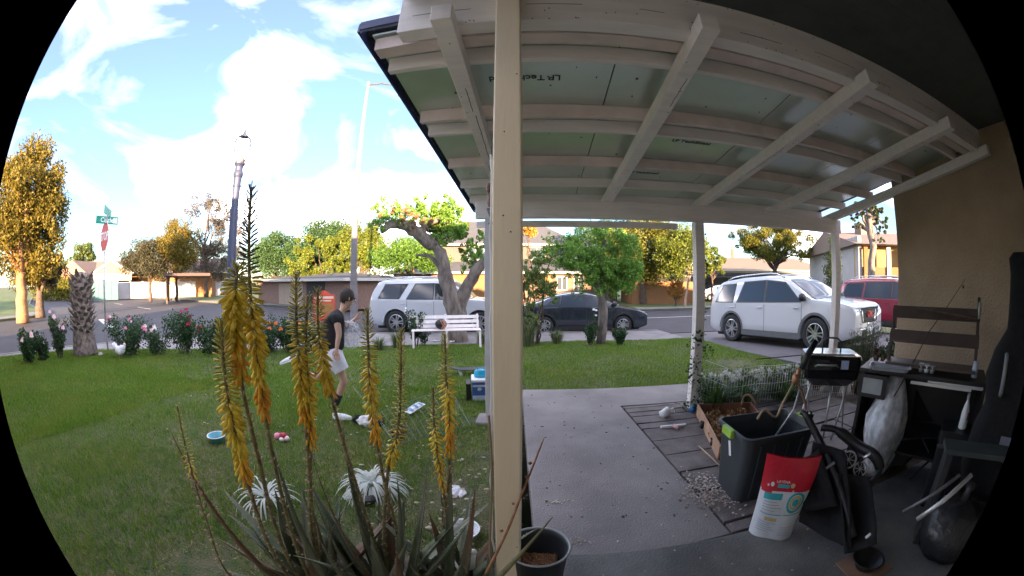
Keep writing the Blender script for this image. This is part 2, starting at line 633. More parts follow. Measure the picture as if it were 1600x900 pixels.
def kerb(pts, side, name='kerb', w=0.16, z0=-0.45, z1=-0.255):
    mb = MB()
    P = [Vector((x, y, 0)) for x, y in pts]
    off = []
    for i, p in enumerate(P):
        d = (P[min(i + 1, len(P) - 1)] - P[max(i - 1, 0)]).normalized()
        off.append(p + Vector((-d.y, d.x, 0)) * w * side)
    for i in range(len(P) - 1):
        a, b, c, d = P[i], P[i + 1], off[i + 1], off[i]
        q = [(v.x, v.y) for v in (a, b, c, d)]
        if side < 0:
            q = q[::-1]
        mb.prism(q, z0, z1)
    return struct(mb.build(name, m_kerb))


kerb(far_edge, -1)
mb = MB()
P = [Vector((x, y, 0)) for x, y in far_edge]
fw = [(p.x, p.y + 0.17) for p in P] + [(p.x, p.y + 1.5) for p in P[::-1]]
mb.prism(fw, -0.30, -0.258)
struct(mb.build('far_sidewalk', m_kerb))
west = [(-26, -40), (-26.2, 3), (-27.5, 7.5), (-31, 9.3), (-46, 12.0), (-110, 30), (-300, 86)]
mb = MB()
mb.prism((west + [(-300, -40)])[::-1], -0.46, -0.27)
struct(mb.build('corner_lawn', m_verge))
kerb(west, 1)
mb = MB()
mb.prism([(-31, 9.1), (-27.7, 7.3), (-26.4, 3), (-28, 3), (-29.1, 6.4), (-31.4, 7.8)][::-1], -0.30, -0.262)
struct(mb.build('corner_sidewalk', m_kerb))

lawn_edge = [(5.4, 9.85), (2.7, 10.0), (0.5, 9.96), (-0.67, 9.65), (-2.65, 9.15), (-4.44, 8.35), (-5.45, 7.75), (-6.9, 6.9), (-8.4, 5.95), (-9.4, 5.2), (-10.3, 4.2), (-10.8, 2.9), (-11.1, 0.5), (-11.2, -0.3)]
near_road = [(12.6, 12.5), (5.2, 12.4), (-1, 12.3), (-5.2, 11.6), (-8.6, 10.2), (-11.2, 7.6), (-12.7, 4), (-13.2, 0), (-13.2, -0.3)]
mb = MB()
mb.prism(lawn_edge + near_road[::-1][:-1] + [(5.4, 12.4)], -0.45, -0.262) if False else mb.prism((lawn_edge + near_road[::-1][:-1])[::-1], -0.45, -0.262)
struct(mb.build('sidewalk', m_conc))
kerb(near_road[1:], -1, z1=-0.25, w=-0.16)
lawn_poly = [(0.04, -0.1), (0.04, 4.86), (5.4, 4.70)] + lawn_edge
lawn_poly = lawn_poly
mb = MB()
mb.prism(lawn_poly, -0.46, lambda x, y: lawn_z(y))
struct(mb.build('lawn', m_lawn))

# blades of grass
g = np.random.default_rng(3)
bare = [(-0.35, 2.25, 0.42), (-0.75, 1.35, 0.5), (-1.6, 1.0, 0.3), (-0.15, 2.9, 0.25), (4.3, 6.2, 0.7), (3.7, 5.4, 0.4), (-0.45, 3.84, 0.17)]


def blades(n, x0, x1, y0, y1, h, w, seed):
    g = np.random.default_rng(seed)
    x = g.uniform(x0, x1, n)
    y = g.uniform(y0, y1, n)
    ok = in_poly(x, y, lawn_poly)
    # patchy growth
    f = np.sin(x * 1.7 + 1.3 * np.sin(y * 1.1)) * np.sin(y * 2.1 + np.sin(x * 2.3)) * 0.3 + 0.5 + 0.2 * np.sin(x * 5.3 + 2 * np.sin(y * 4.1)) * np.sin(y * 6.7 + x)
    ok &= g.uniform(0, 1, n) < 0.40 + 0.60 * f
    for bx, by, br in bare:
        d = np.hypot(x - bx, y - by) / br
        ok &= g.uniform(0, 1, n) > np.clip(1.25 - d, 0, 0.97)
    x, y, f = x[ok], y[ok], f[ok]
    n = len(x)
    a = g.uniform(0, 2 * PI, n)
    hh = h * g.uniform(0.5, 1.3, n) * (0.7 + 0.5 * f)
    lean = g.uniform(0.1, 0.9, n) * hh
    b = g.uniform(0, 2 * PI, n)
    z = lawn_z(y)
    v = np.empty((n, 3, 3))
    v[:, 0] = np.stack([x - np.cos(a) * w / 2, y - np.sin(a) * w / 2, z], 1)
    v[:, 1] = np.stack([x + np.cos(a) * w / 2, y + np.sin(a) * w / 2, z], 1)
    v[:, 2] = np.stack([x + np.cos(b) * lean, y + np.sin(b) * lean, z + hh], 1)
    return v.reshape(-1, 3)


v = np.concatenate([blades(380000, -5, 5.4, -0.1, 5.2, 0.042, 0.006, 1), blades(330000, -11.2, 5.4, 3.6, 10.1, 0.045, 0.011, 2), blades(230000, -11.2, -4.6, -0.3, 4.2, 0.045, 0.010, 3)])
d1 = blades(60000, -4, 0.2, -0.1, 4.0, .035, .006, 8)
P3 = d1.reshape(-1, 3, 3)
gg = np.random.default_rng(4)
cx_, cy_ = P3[:, 0, 0], P3[:, 0, 1]
near_bare = np.zeros(len(P3), bool)
for bx, by, br in bare[:4] + [(-2.2, 2.0, .5), (-1.2, 2.6, .35), (-0.5, 3.2, .4), (-2.9, 3.0, .4)]:
    near_bare |= np.hypot(cx_ - bx, cy_ - by) < br * 1.4 * gg.uniform(.4, 1.1, len(P3))
dry = P3[near_bare].copy()
dry[:, 2, 2] = dry[:, 0, 2] + .012
dry[:, 2, :2] = dry[:, 0, :2] + (dry[:, 2, :2] - dry[:, 0, :2]) * 3
tag(link_mesh('dry_straw', quads_mesh('dry_straw', dry.reshape(-1, 3), leaf_mat('straw', (.12, .09, .05), (.25, .20, .11), (.38, .33, .2), trans=.1), 3), stuff=True), 'dry straw coloured grass lying on the worn soil patches near the aloes', 'dry grass')
tag(link_mesh('grass', quads_mesh('grass', v, m_grass, 3), stuff=True), 'short mown green grass covering the front lawn', 'grass')

# concrete walk, porch slab, drive
mb = MB()
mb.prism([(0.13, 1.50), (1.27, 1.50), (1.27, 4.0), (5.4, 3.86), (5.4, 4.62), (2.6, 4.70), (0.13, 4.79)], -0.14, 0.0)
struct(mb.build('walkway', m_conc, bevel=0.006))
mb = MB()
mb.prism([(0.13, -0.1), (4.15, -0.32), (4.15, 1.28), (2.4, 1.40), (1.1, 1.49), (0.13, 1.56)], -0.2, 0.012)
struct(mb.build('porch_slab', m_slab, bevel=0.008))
mb = MB()
mb.prism([(5.45, 2.45), (12.6, 2.45), (12.6, 12.35), (5.45, 12.35)], lambda x, y: drive_z(y) - 0.1, lambda x, y: drive_z(y))
struct(mb.build('driveway', m_drive))
mb = MB()
mb.prism([(1.27, 1.2), (5.45, 1.2), (5.45, 4.2), (1.27, 4.2)], -0.2, -0.03)
struct(mb.build('porch_ground', m_dirt))
mb = MB()
mb.prism([(-1.3, -0.1), (0.03, -0.1), (0.03, 1.5), (-0.5, 1.55), (-1.1, 1.45), (-1.3, 1.0)], -0.2, -0.028)
struct(mb.build('flower_bed', m_dirt))

# pavers beside the walk
pv = thing('paving', 'weathered grey brown rectangular paving stones laid beside the concrete walk', 'paving', (1.27, 1.5, 0))
rows = [1.50, 1.62, 2.02, 2.34, 2.66, 2.97, 3.27, 3.42, 3.62, 3.76, 3.90, 3.985]
k = 0
for i in range(len(rows) - 1):
    xs = [1.285, 2.0, 2.72, 3.45, 4.12] if i % 2 else [1.285, 1.98, 2.40, 3.12, 4.12]
    for j in range(4):
        a, b = xs[j] + .008, xs[j + 1] - .008
        c, d = rows[i] + .009, rows[i + 1] - .009
        if c > 3.8 and a > 2.2:
            continue
        dz = rng.uniform(-.008, .004)
        t = [rng.uniform(-.006, .006) for _ in range(8)]
        mb = MB()
        mb.prism([(a + t[0], c + t[1]), (b + t[2], c + t[3]), (b + t[4], d + t[5]), (a + t[6], d + t[7])], -0.06, dz)
        mb.build('paver', m_paver, pv, wd=True, bevel=0.004)

# ------------------------------------------------------------------ the house and the patio cover (turned 4 degrees)
YAW = R(-4)
UV = Matrix.Rotation(YAW, 4, 'Z')


def uv(u, v, z=0):
    return UV @ Vector((u, v, z))


house = thing('house', 'tan stuccoed house with its porch corner and garage wing at the right edge', 'house', (0, 0, 0), YAW)
mb = MB()
mb.box(-14, 4.02, -0.32, -0.12, -0.4, 2.83)
mb.box(-14, -13.8, -9, -0.32, -0.4, 2.83)
mb.box(-14, 14, -9.2, -9, -0.4, 2.83)
mb.build('front_wall', m_bouncecream, house)
mb = MB()
mb.box(3.99, 4.20, -0.12, 2.66, -0.3, 2.83)
mb.box(4.20, 10.6, 2.46, 2.66, -0.3, 2.83)
mb.box(10.42, 10.6, -9, 2.46, -0.3, 2.83)
mb.build('garage_wall', m_stucco, house, bevel=0.01)
mb = MB()
mb.k = 0
mb.add([(-14.5, -9.6, 2.84), (11.1, -9.6, 2.84), (11.1, 0.22, 2.84), (-14.5, 0.22, 2.84), (-9.8, -4.7, 4.7), (6.4, -4.7, 4.7)],
       [(3, 2, 1, 0), (0, 1, 5, 4), (1, 2, 5), (2, 3, 4, 5), (3, 0, 4)])
mb.add([(4.05, 0.1, 2.845), (10.9, 0.1, 2.845), (10.9, 3.1, 2.845), (4.05, 3.1, 2.845), (7.4, 0.1, 3.9), (7.4, 3.1, 3.9), (7.4, -3.4, 3.95)],
       [(3, 2, 1, 0), (0, 3, 5, 6), (2, 1, 6, 5), (2, 5, 3), (0, 6, 1)])
mb.build('roof', m_shing, house)
# boarded soffit over the porch
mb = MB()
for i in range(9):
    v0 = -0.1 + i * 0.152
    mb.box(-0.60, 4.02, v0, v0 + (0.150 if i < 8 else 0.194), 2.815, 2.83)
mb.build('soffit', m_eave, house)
mb = MB()

cover = thing('patio_cover', 'white wooden patio cover on slim posts with foil backed roof panels', 'patio cover', (0, 0, 0), YAW)


def rz0(v):
    return 2.53 - (v - 1.25) * 0.086


# rafters, each a timber of its own
for u, du in ((-0.38, 0), (0.77, 0), (1.88, 0), (2.97, 0), (3.87, .27)):
    mb = MB()
    s = 0.046
    ua, u = u, u + du
    v0, v1 = 1.20, 4.72
    a, b = rz0(v0), rz0(v1)
    mb.add([(ua - s, v0, a), (ua + s, v0, a), (u + s, v1, b + .05), (u - s, v1, b + .05), (ua - s, v0, a + .088), (ua + s, v0, a + .088), (u + s, v1, b + .088), (u - s, v1, b + .088),
            (u - s, 4.3, rz0(4.3)), (u + s, 4.3, rz0(4.3))],
           [(0, 8, 9, 1), (8, 3, 2, 9), (4, 5, 6, 7), (0, 1, 5, 4), (1, 9, 2, 6, 5), (2, 3, 7, 6), (0, 4, 7, 3, 8)])
    mb.build('rafter', m_wood_w, cover, bevel=0.004)
mb = MB()
mb.box(-0.62, 4.02, 1.312, 1.40, 2.588, 2.95)
mb.build('house_side_beam', m_wood_w, cover, bevel=0.004)
mb = MB()
mb.box(-0.66, 4.20, 3.82, 3.91, 2.125, 2.306)
mb.build('outer_beam', m_wood_w, cover, bevel=0.004)
for v, h, mm in ((1.63, .089, m_wood_w), (2.235, .089, m_wood_p), (2.44, .089, m_wood_w), (3.08, .089, m_wood_p), (3.62, .089, m_wood_w), (4.15, .089, m_wood_w), (4.55, .089, m_wood_w)):
    mb = MB()
    z = rz0(v) + 0.09
    mb.box(-0.785, 3.93 + (.2 if v > 2.7 else 0), v, v + .04, z, z + h)
    mb.build('purlin', mm, cover, bevel=0.003)
mb = MB()
mb.box(-0.79, 3.93, 1.44, 1.53, rz0(1.45) + .095, rz0(1.45) + .172)
mb.build('ledger', m_wood_p, cover, bevel=0.003)
# foil sheathing
ue = [-0.81, 0.45, 1.67, 2.89, 4.02]
ve = [1.42, 3.10, 4.78]
panels = []
for i in range(4):
    for j in range(2):
        mb = MB()
        a, b, c, d = ue[i] + .004, ue[i + 1] - .004, ve[j] + .003, ve[j + 1] - .003
        z = lambda v: rz0(v) + 0.181
        mb.add([(a, c, z(c)), (b, c, z(c)), (b, d, z(d)), (a, d, z(d)), (a, c, z(c) + .011), (b, c, z(c) + .011), (b, d, z(d) + .011), (a, d, z(d) + .011)],
               [(0, 3, 2, 1), (4, 5, 6, 7), (0, 1, 5, 4), (1, 2, 6, 5), (2, 3, 7, 6), (3, 0, 4, 7)])
        panels.append(mb.build('sheathing_panel', m_foil, cover))
# nail tips and knots showing under the panels
mb = MB()
g_ = random.Random(4)
for _ in range(60):
    u, v = g_.uniform(-.7, 3.8), g_.uniform(1.7, 3.8)
    r_ = g_.uniform(.004, .010)
    z = rz0(v) + 0.178
    mb.ball((u, v, z), (r_ * g_.uniform(.7, 1.6), r_, .003), 6, 4)
o = mb.build('nail_tip', m_ink, cover, stuff=True)
# nail heads and drying cracks in the timbers
mb = MB()
for _ in range(90):
    u = g_.uniform(-.6, 3.9)
    mb.ball((u, 1.3105, 2.60 + .05 * g_.choice((0, 1, 4)) + g_.uniform(-.01, .01)), (.0035, .002, .0035), 6, 4)
for u in (-0.38, 0.77, 1.88, 2.97):
    for _ in range(16):
        v_ = g_.uniform(1.35, 3.7)
        mb.ball((u + g_.uniform(-.035, .035), v_, rz0(v_) - .0005), (.004, .004, .002), 6, 4)
for _ in range(5):
    mb.ball((-.102 + g_.uniform(-.04, .04), 1.2145, g_.uniform(.3, 2.6)), (.003, .002, .003), 6, 4)
mb.build('nail_head', m_ink, cover, stuff=True)
mb = MB()
for u, v0_, v1_, w_ in ((-.372, 1.75, 2.0, .004), (-.365, 2.05, 2.75, .0045), (-.39, 2.85, 3.3, .003), (.79, 1.6, 1.9, .003), (1.86, 2.2, 2.8, .003), (2.98, 1.9, 2.3, .003)):
    n_ = 10
    pts = [(u + g_.uniform(-.0025, .0025), v0_ + (v1_ - v0_) * i / n_, rz0(v0_ + (v1_ - v0_) * i / n_) - .0004) for i in range(n_ + 1)]
    for a, b in zip(pts, pts[1:]):
        mb.bar(a, b, w_, .001)
for u0_ in np.linspace(-.55, 3.6, 9):
    a = (u0_, 1.3112, 2.63 + g_.uniform(0, .1))
    mb.bar(a, (u0_ + g_.uniform(.12, .35), 1.3112, a[2] + g_.uniform(-.004, .004)), .001, .0022)
mb.build('timber_crack', m_ink, cover, stuff=True)
# printed sheathing mark, one the right way up and one turned round
sl = math.atan(0.086)


def on_panel(u, v, turn):
    return Matrix.Translation((u, v, rz0(v) + 0.1785)) @ Matrix.Rotation(-sl, 4, 'X') @ Matrix.Rotation(PI, 4, 'X') @ Matrix.Rotation(turn, 4, 'Z')


lettering('LP TechShield', 0.062, m_ink, panels[2], on_panel(1.27, 2.68, 0), bold=0.001, extrude=0.0005)
lettering('LP TechShield', 0.075, m_ink, panels[0], on_panel(-0.06, 1.93, PI), bold=0.001, extrude=0.0005)
lettering('LP TechShield', 0.055, m_ink, panels[3], on_panel(1.06, 3.42, 0), bold=0.001, extrude=0.0005)
mb = MB()
z1, z2 = rz0(1.345) + .196, rz0(4.8) + .196
mb.add([(-.84, 1.402, z1), (4.02, 1.402, z1), (4.2, 4.82, z2), (-.84, 4.82, z2), (-.84, 1.402, z1 + .018), (4.02, 1.402, z1 + .018), (4.2, 4.82, z2 + .018), (-.84, 4.82, z2 + .018)],
       [(0, 3, 2, 1), (4, 5, 6, 7), (0, 1, 5, 4), (1, 2, 6, 5), (2, 3, 7, 6), (3, 0, 4, 7)])
mb.build('roofing', m_shing, cover)
mb = MB()
mb.bar((-.848, 1.345, z1 - .01), (-.848, 4.83, z2 - .01), .012, .062)
mb.bar((-.842, 1.345, z1 - .005), (-.625, 1.345, z1 - .005), .012, .05)
mb.bar((-.84, 4.825, z2 - .01), (4.02, 4.825, z2 - .01), .012, .05)
mb.build('drip_edge', m_flash, cover)
mb = MB()
mb.box(-0.80, 1.92, 4.735, 4.775, 2.165, 2.245)
mb.build('fascia_board', m_wood_w, cover, bevel=0.003)

# posts
mb = MB()
mb.box(-0.152, -0.052, 1.215, 1.308, -0.1, 2.75)
mb.build('post', m_cream, cover, bevel=0.006, label='cream painted post close to the door')
for u, w in ((-0.512, .092), (1.825, .11), (4.10, .10)):
    mb = MB()
    mb.box(u - w / 2, u + w / 2, 3.82, 3.82 + w, -0.02, 2.123)
    mb.build('post', m_postshade if u < 1 else m_wood_w, cover, bevel=0.005)
mb = MB()
mb.box(-0.66, -0.36, 3.68, 3.99, -0.13, -0.055)
mb.build('post_footing', m_conc, cover, bevel=0.02)

# vine stems on the middle post
t = thing('climbing_vine', 'thin dark ivy creeping up the white post beside the wire fence', 'vine', uv(1.88, 3.80, 0))
v = []
mb = MB()
for s in range(3):
    pts = [(uv(1.885 + .012 * math.sin(z * 9 + s), 3.86 + .05 * s, z)) for z in np.linspace(0, 2.05 if s == 1 else .9, 14)]
    mb.tube(pts, .004, 5)
mb.build('stem', m_barkd, t, wd=True)
cl = [(*uv(1.895, 3.87, z), .035) for z in np.linspace(.05, 2.05, 30)] + [(*uv(1.85 + rng.uniform(-.1, .14), 3.8, z), .09) for z in np.linspace(.05, .85, 10)]
m_ivy = leaf_mat('ivy_leaf', (0.02, 0.045, 0.012), (0.045, 0.09, 0.025))
o = link_mesh('leaf', quads_mesh('leaf', leaf_arrays(cl, 520, .035, 5, aspect=.7), m_ivy), t, stuff=True)
o.location = -t.location

# white cable dropping down the near post
mb = MB()
g_ = random.Random(2)
pts = []
for i in range(34):
    z = 1.9 - i * 0.06
    pts.append(uv(-0.158 - .004 * (i % 5 == 0), 1.235 + .004 * math.sin(i), z))
    if i > 18:
        pts[-1] += Vector((-.008 * math.sin((i - 18) * .35) - .002 * g_.random(), 0, 0))
mb.tube(pts, .0042, 6)
tag(mb.build('cable', m_whitep, smooth=True), 'thin white cable running down the side of the near cream post', 'cable')
mb = MB()
pts = [uv(-0.168 + .008 * math.sin(i * .4), 1.22, 0.98 - i * .055) for i in range(20)]
mb.tube(pts, .005, 6)
tag(mb.build('bare_stem', M_('dry_stem', (0.30, 0.22, 0.15), 0.9), smooth=True), 'dry tan stem standing against the left side of the near cream post', 'stem')

# hanging wind chime
p = at(768, 288, 2.6)
t = thing('wind_chime', 'brown hanging wind chime dangling in front of the grey post', 'wind chime', p)
mb = MB()
mb.tube([(0, 0, .30), (0, 0, .01)], .003, 5)
mb.build('cord', m_black, t)
mb = MB()
mb.lathe([(.0, .02), (.03, .0), (.042, -.03), (.03, -.06), (.024, -.10), (.030, -.14), (.02, -.17), (.0, -.175)], 12)
mb.ball((-.012, -.02, -.045), .024, 8, 6)
mb.ball((.016, -.015, -.12), .022, 8, 6)
mb.build('ornament', M_('terracotta_brown', (0.20, 0.085, 0.055), .6, vary=.4, scale=40), t, smooth=True)
mb = MB()
mb.lathe([(.034, -.19), (.036, -.185), (.008, -.255), (.0, -.255)], 12)
mb.lathe([(.004, -.255), (.007, -.27), (.024, -.295), (.0, -.297)], 10)
mb.build('bell', m_black, t, smooth=True)
# ------------------------------------------------------------------ far houses, walls and street furniture
m_brown = M_('brown_siding', (0.162, 0.093, 0.063), 0.85, vary=0.1, scale=2, bump=0.2)
m_orange = M_('sun_warm_stucco', (0.216, 0.102, 0.042), 0.9, vary=0.07, scale=2, bump=0.3)  # orange-brown stucco with the low sun's orange pushed into the colour
m_tan = M_('tan_siding', (0.085, 0.08, 0.07), 0.85, vary=0.06, scale=2)
m_beige = M_('beige_panel', (0.270, 0.210, 0.168), 0.85, vary=0.08)
m_trim = M_('white_trim', (0.403, 0.384, 0.360), 0.6, vary=0.05)
m_roofg = M_('grey_shingle_roof', (0.060, 0.062, 0.075), 0.9, vary=0.12, scale=6, bump=0.3, stretch=(1, 1, 4))
m_roofb = M_('brown_shingle_roof', (0.162, 0.120, 0.102), 0.9, vary=0.12, scale=6, bump=0.3, stretch=(1, 1, 4))
m_roofo = M_('terracotta_roof', (0.252, 0.150, 0.102), 0.9, vary=0.12, scale=6, bump=0.3)
m_fence = M_('white_fence', (0.446, 0.418, 0.432), 0.8, vary=0.05, scale=1)
m_teal = M_('teal_paint', (0.07, 0.17, 0.17), 0.7, vary=0.1)
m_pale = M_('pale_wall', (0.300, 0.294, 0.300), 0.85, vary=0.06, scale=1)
m_sunyellow = M_('sunlit_yellow_stucco', (0.300, 0.192, 0.078), 0.85, vary=0.08, scale=1)  # yellow sunlight put into the colour of the apartment's lit face
m_dark = M_('dark_opening', (0.03, 0.028, 0.03), 0.9, vary=0.1)


def window(parent, M, w, h, trim=m_trim, mull=1, name='window'):
    """M maps x right, z up, -y outward"""
    mb = MB(M)
    f = .07
    mb.box(-w / 2 - f, w / 2 + f, -.06, .03, -h / 2 - f, -h / 2)
    mb.box(-w / 2 - f, w / 2 + f, -.06, .03, h / 2, h / 2 + f)
    mb.box(-w / 2 - f, -w / 2, -.06, .03, -h / 2, h / 2)
    mb.box(w / 2, w / 2 + f, -.06, .03, -h / 2, h / 2)
    for k in range(mull):
        x = -w / 2 + w * (k + 1) / (mull + 1)
        mb.box(x - .03, x + .03, -.045, .03, -h / 2, h / 2)
    fr = mb.build(name, trim, parent)
    mb = MB(M)
    mb.box(-w / 2, w / 2, -.02, .02, -h / 2, h / 2)
    mb.build('pane', m_glassb, fr)
    return fr


def hip_roof(parent, x0, x1, y0, y1, z, h, over=.5, mat=m_roofg, gable=False, name='roof'):
    mb = MB()
    x0, x1, y0, y1 = x0 - over, x1 + over, y0 - over, y1 + over
    yc = (y0 + y1) / 2
    d = 0 if gable else (y1 - y0) / 2
    mb.add([(x0, y0, z), (x1, y0, z), (x1, y1, z), (x0, y1, z), (x0 + d, yc, z + h), (x1 - d, yc, z + h)], [(3, 2, 1, 0), (0, 1, 5, 4), (1, 2, 5), (2, 3, 4, 5), (3, 0, 4)])
    r_ = mb.build(name, mat, parent)
    mb = MB()
    mb.box(x0 - .01, x1 + .01, y0 - .05, y0 - .01, z - .16, z + .03)
    mb.box(x0 - .05, x0 - .01, y0, y1, z - .16, z + .03)
    mb.box(x1 + .01, x1 + .05, y0, y1, z - .16, z + .03)
    mb.build('eave_trim', m_trim, r_)
    return r_


# two storey house across the road
p = Vector((-10.5, 31.5, -0.27))
h = thing('two_storey_house', 'two storey house with grey shingle roof behind the white bench and dark sedan', 'house', p, R(2))
mb = MB()
mb.box(0, 20.0, 0, 7, 0, 2.5)
mb.build('ground_floor_wall', m_brown, h)
mb = MB()
mb.box(4.8, 11.5, -.06, 0.02, 0.02, 2.44)
mb.build('stucco_wall', m_orange, h)
mb = MB()
mb.box(2.0, 4.4, -.04, 0.3, 0, 2.2)
mb.build('garage_opening', m_dark, h)  # solid dark box stands for the unlit garage inside
hip_roof(h, 0, 20.0, 0, 7, 2.55, 1.5, .7, m_roofg, name='lower_roof')
mb = MB()
mb.box(2.0, 16.5, 2.2, 9, 2.5, 5.15)
mb.build('upper_wall', m_tan, h)
hip_roof(h, 2.0, 16.5, 2.2, 9, 5.2, 2.7, .6, m_roofg, name='upper_roof')
for x, z, w, hh, y, ml in ((12.9, 4.35, 1.5, 1.15, 2.18, 1), (7.2, 4.35, 1.5, 1.15, 2.18, 1), (15.6, 4.35, 1.1, 1.1, 2.18, 1), (9.6, 1.35, 1.5, 1.3, -.06, 1), (14.9, 1.55, .8, 1.1, 0, 1), (16.4, 1.55, .8, 1.1, 0, 1), (18.4, 1.5, .9, 1.1, 0, 1)):
    window(h, Matrix.Translation((x, y, z)), w, hh, mull=ml)
mb = MB()
mb.box(13.3, 13.9, -.05, .02, 0, 2.45)
mb.build('downpipe_panel', m_orange, h)
mb = MB()
mb.tube([(16.8, 3.3, 5.9), (16.8, 3.3, 6.7)], .06, 6)
mb.build('vent_pipe', m_trim, h)

# low single storey building left of it
p = at(418, 470, 33)
h = thing('low_brown_house', 'long low brown house with pale fascia behind the red banner', 'house', (p.x, p.y, -0.27), R(-27))
mb = MB()
mb.box(-2, 11.5, 0, 6, 0, 1.85)
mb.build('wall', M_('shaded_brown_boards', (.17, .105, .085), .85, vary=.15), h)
for k in range(4):
    mb = MB()
    x = 2.4 + k * 1.02
    mb.box(x, x + 1.0, -.05, 0, 0.05, 1.65)
    mb.build('panel', m_beige, h)
mb = MB()
mb.box(6.9, 9.3, -.03, .1, 0, 1.95)
mb.build('doorway', m_dark, h)
hip_roof(h, -2, 11.5, 0, 6, 1.95, .45, .6, m_roofg)

# orange lit garden wall and low roof behind the small tree
p = Vector((9.3, 27.4, -0.27))
h = thing('garage_block', 'low stuccoed garage block in sunlit orange with dark eave right of the leafy yard tree', 'garage', p, R(-6))
mb = MB()
mb.box(0, 5.9, 0, 4.5, 0, 1.75)
mb.build('wall', m_orange, h)
mb = MB()
mb.box(-1.2, 6.1, 0.6, 5, 1.75, 2.15)
mb.build('eave_band', m_dark, h)
hip_roof(h, -1.0, 5.9, 1.2, 6, 2.2, 1.2, .5, m_roofg)
# carport with cars to its right
p = at(1046, 466, 37)
h = thing('long_carport', 'long dark carport roof behind the white sport utility car and parked cars', 'carport', (p.x, p.y, -0.27), R(-20))
mb = MB()
mb.box(-1, 12, 0, 5.5, 2.35, 2.65)
mb.build('roof', m_dark, h)
for x in (-.6, 3.4, 7.4, 11.5):
    mb = MB()
    mb.box(x, x + .14, .3, .44, 0, 2.35)
    mb.build('post', m_brown, h)
mb = MB()
mb.box(-1, 12, 5.5, 5.7, 0, 2.3)
mb.build('back_wall', m_pale, h)
p = at(1096, 452, 52)
h = thing('flat_roofed_house', 'pale low house with a shallow grey roof beyond the carport', 'house', (p.x, p.y, -0.27), R(-25))
mb = MB()
mb.box(0, 19, 0, 8, 0, 3.4)
mb.build('wall', m_pale, h)
hip_roof(h, 0, 19, 0, 8, 3.4, 1.9, .6, m_roofb)
mb = MB()
mb.box(5, 5.4, 4, 4.4, 4.7, 6.6)
mb.build('chimney', m_brown, h)

# apartment building on the right
c0 = at(1342, 440, 30)
h = thing('apartment_building', 'pale two storey apartment building with brown roof and sunlit balcony side', 'building', (c0.x, c0.y, -0.27), R(0))
la = Vector((7.7, 12.8, 0)).normalized()
lb = Vector((9.0, -5.5, 0)).normalized()


def quadwall(name, a, b, t, z0, z1, mat, parent):
    mb = MB()
    d = (b - a).normalized()
    nrm = Vector((d.y, -d.x, 0)) * t
    mb.prism([(a.x, a.y), (a.x + nrm.x, a.y + nrm.y), (b.x + nrm.x, b.y + nrm.y), (b.x, b.y)] if t > 0 else
             [(a.x, a.y), (b.x, b.y), (b.x + nrm.x, b.y + nrm.y), (a.x + nrm.x, a.y + nrm.y)], z0, z1)
    return mb.build(name, mat, parent)


O = Vector((0, 0, 0))
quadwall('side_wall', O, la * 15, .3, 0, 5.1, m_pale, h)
quadwall('front_wall', lb * .0 + la * 1.0, lb * 14 + la * 1.0, .3, 0, 4.4, m_sunyellow, h)
for k in range(6):
    a = lb * (0.4 + k * 2.1)
    quadwall('balcony_pillar', a, a + lb * .35, .25, 0, 4.3, m_trim if k % 2 else m_orange, h)
quadwall('balcony_rail', lb * .3, lb * 13, .12, 2.3, 2.9, m_orange, h)
for k in range(5):
    a = lb * (1.2 + k * 2.1) + la * .93
    X = Matrix.Translation(a + Vector((0, 0, 3.3))) @ Matrix.Rotation(math.atan2(lb.y, lb.x), 4, 'Z')
    window(h, X, 1.0, 1.5)
    window(h, Matrix.Translation((0, 0, -2.1)) @ X, 1.0, 1.3)
mb = MB()
A, B, D_, E_ = -lb * .5 - la * .9, lb * 15 - la * .9, lb * 15 + la * 16, -lb * .5 + la * 16
mb.add([(*A.xy, 4.45), (*B.xy, 4.45), (*D_.xy, 4.45), (*E_.xy, 4.45), (*(A + la * 8.4).xy, 6.3), (*(B + la * 8.4).xy, 6.3)], [(3, 2, 1, 0), (0, 1, 5, 4), (1, 2, 5), (2, 3, 4, 5), (3, 0, 4)])
mb.build('roof', m_roofb, h)
mb = MB()
q = lb * 3 + la * 6
mb.box(q.x - .6, q.x + .6, q.y - .4, q.y + .4, 5.0, 6.9)
mb.build('chimney', m_roofb, h)

# left side: white wall, gabled house, hedge, carport
p0, p1 = at(184, 457, 52), at(352, 457, 55)
d = Vector((p1.x - p0.x, p1.y - p0.y, 0))
L = d.length
h = thing('white_wall', 'long white panelled garden wall across the road on the left', 'wall', (p0.x, p0.y, -0.27), math.atan2(d.y, d.x))
n_ = 9
for k in range(n_):
    mb = MB()
    mb.box(k * L / n_ + .05, (k + 1) * L / n_ - .05, 0, .15, 0, 1.95)
    mb.build('panel', m_fence, h)
    mb = MB()
    mb.box(k * L / n_ - .12, k * L / n_ + .12, -.04, .19, 0, 2.05)
    mb.build('post', m_trim, h)
p = at(147, 457, 50)
h = thing('garden_gate_wall', 'dark teal board wall left of the white garden wall', 'wall', (p.x, p.y, -0.27), math.atan2(d.y, d.x))
for k in range(4):
    mb = MB()
    mb.box(k * .9 - .3, k * .9 + .57, 0, .12, 0, 2.15)
    mb.build('board', m_teal, h)
p = at(112, 445, 66)
h = thing('gabled_house', 'orange walled house with shallow gabled roofs far beyond the stop sign', 'house', (p.x, p.y, -0.27), R(28))
mb = MB()
mb.box(0, 26, 0, 9, 0, 3.2)
mb.build('wall', m_orange, h)
hip_roof(h, 0, 26, 0, 9, 3.2, 2.0, .8, m_roofb, gable=True)
mb = MB()
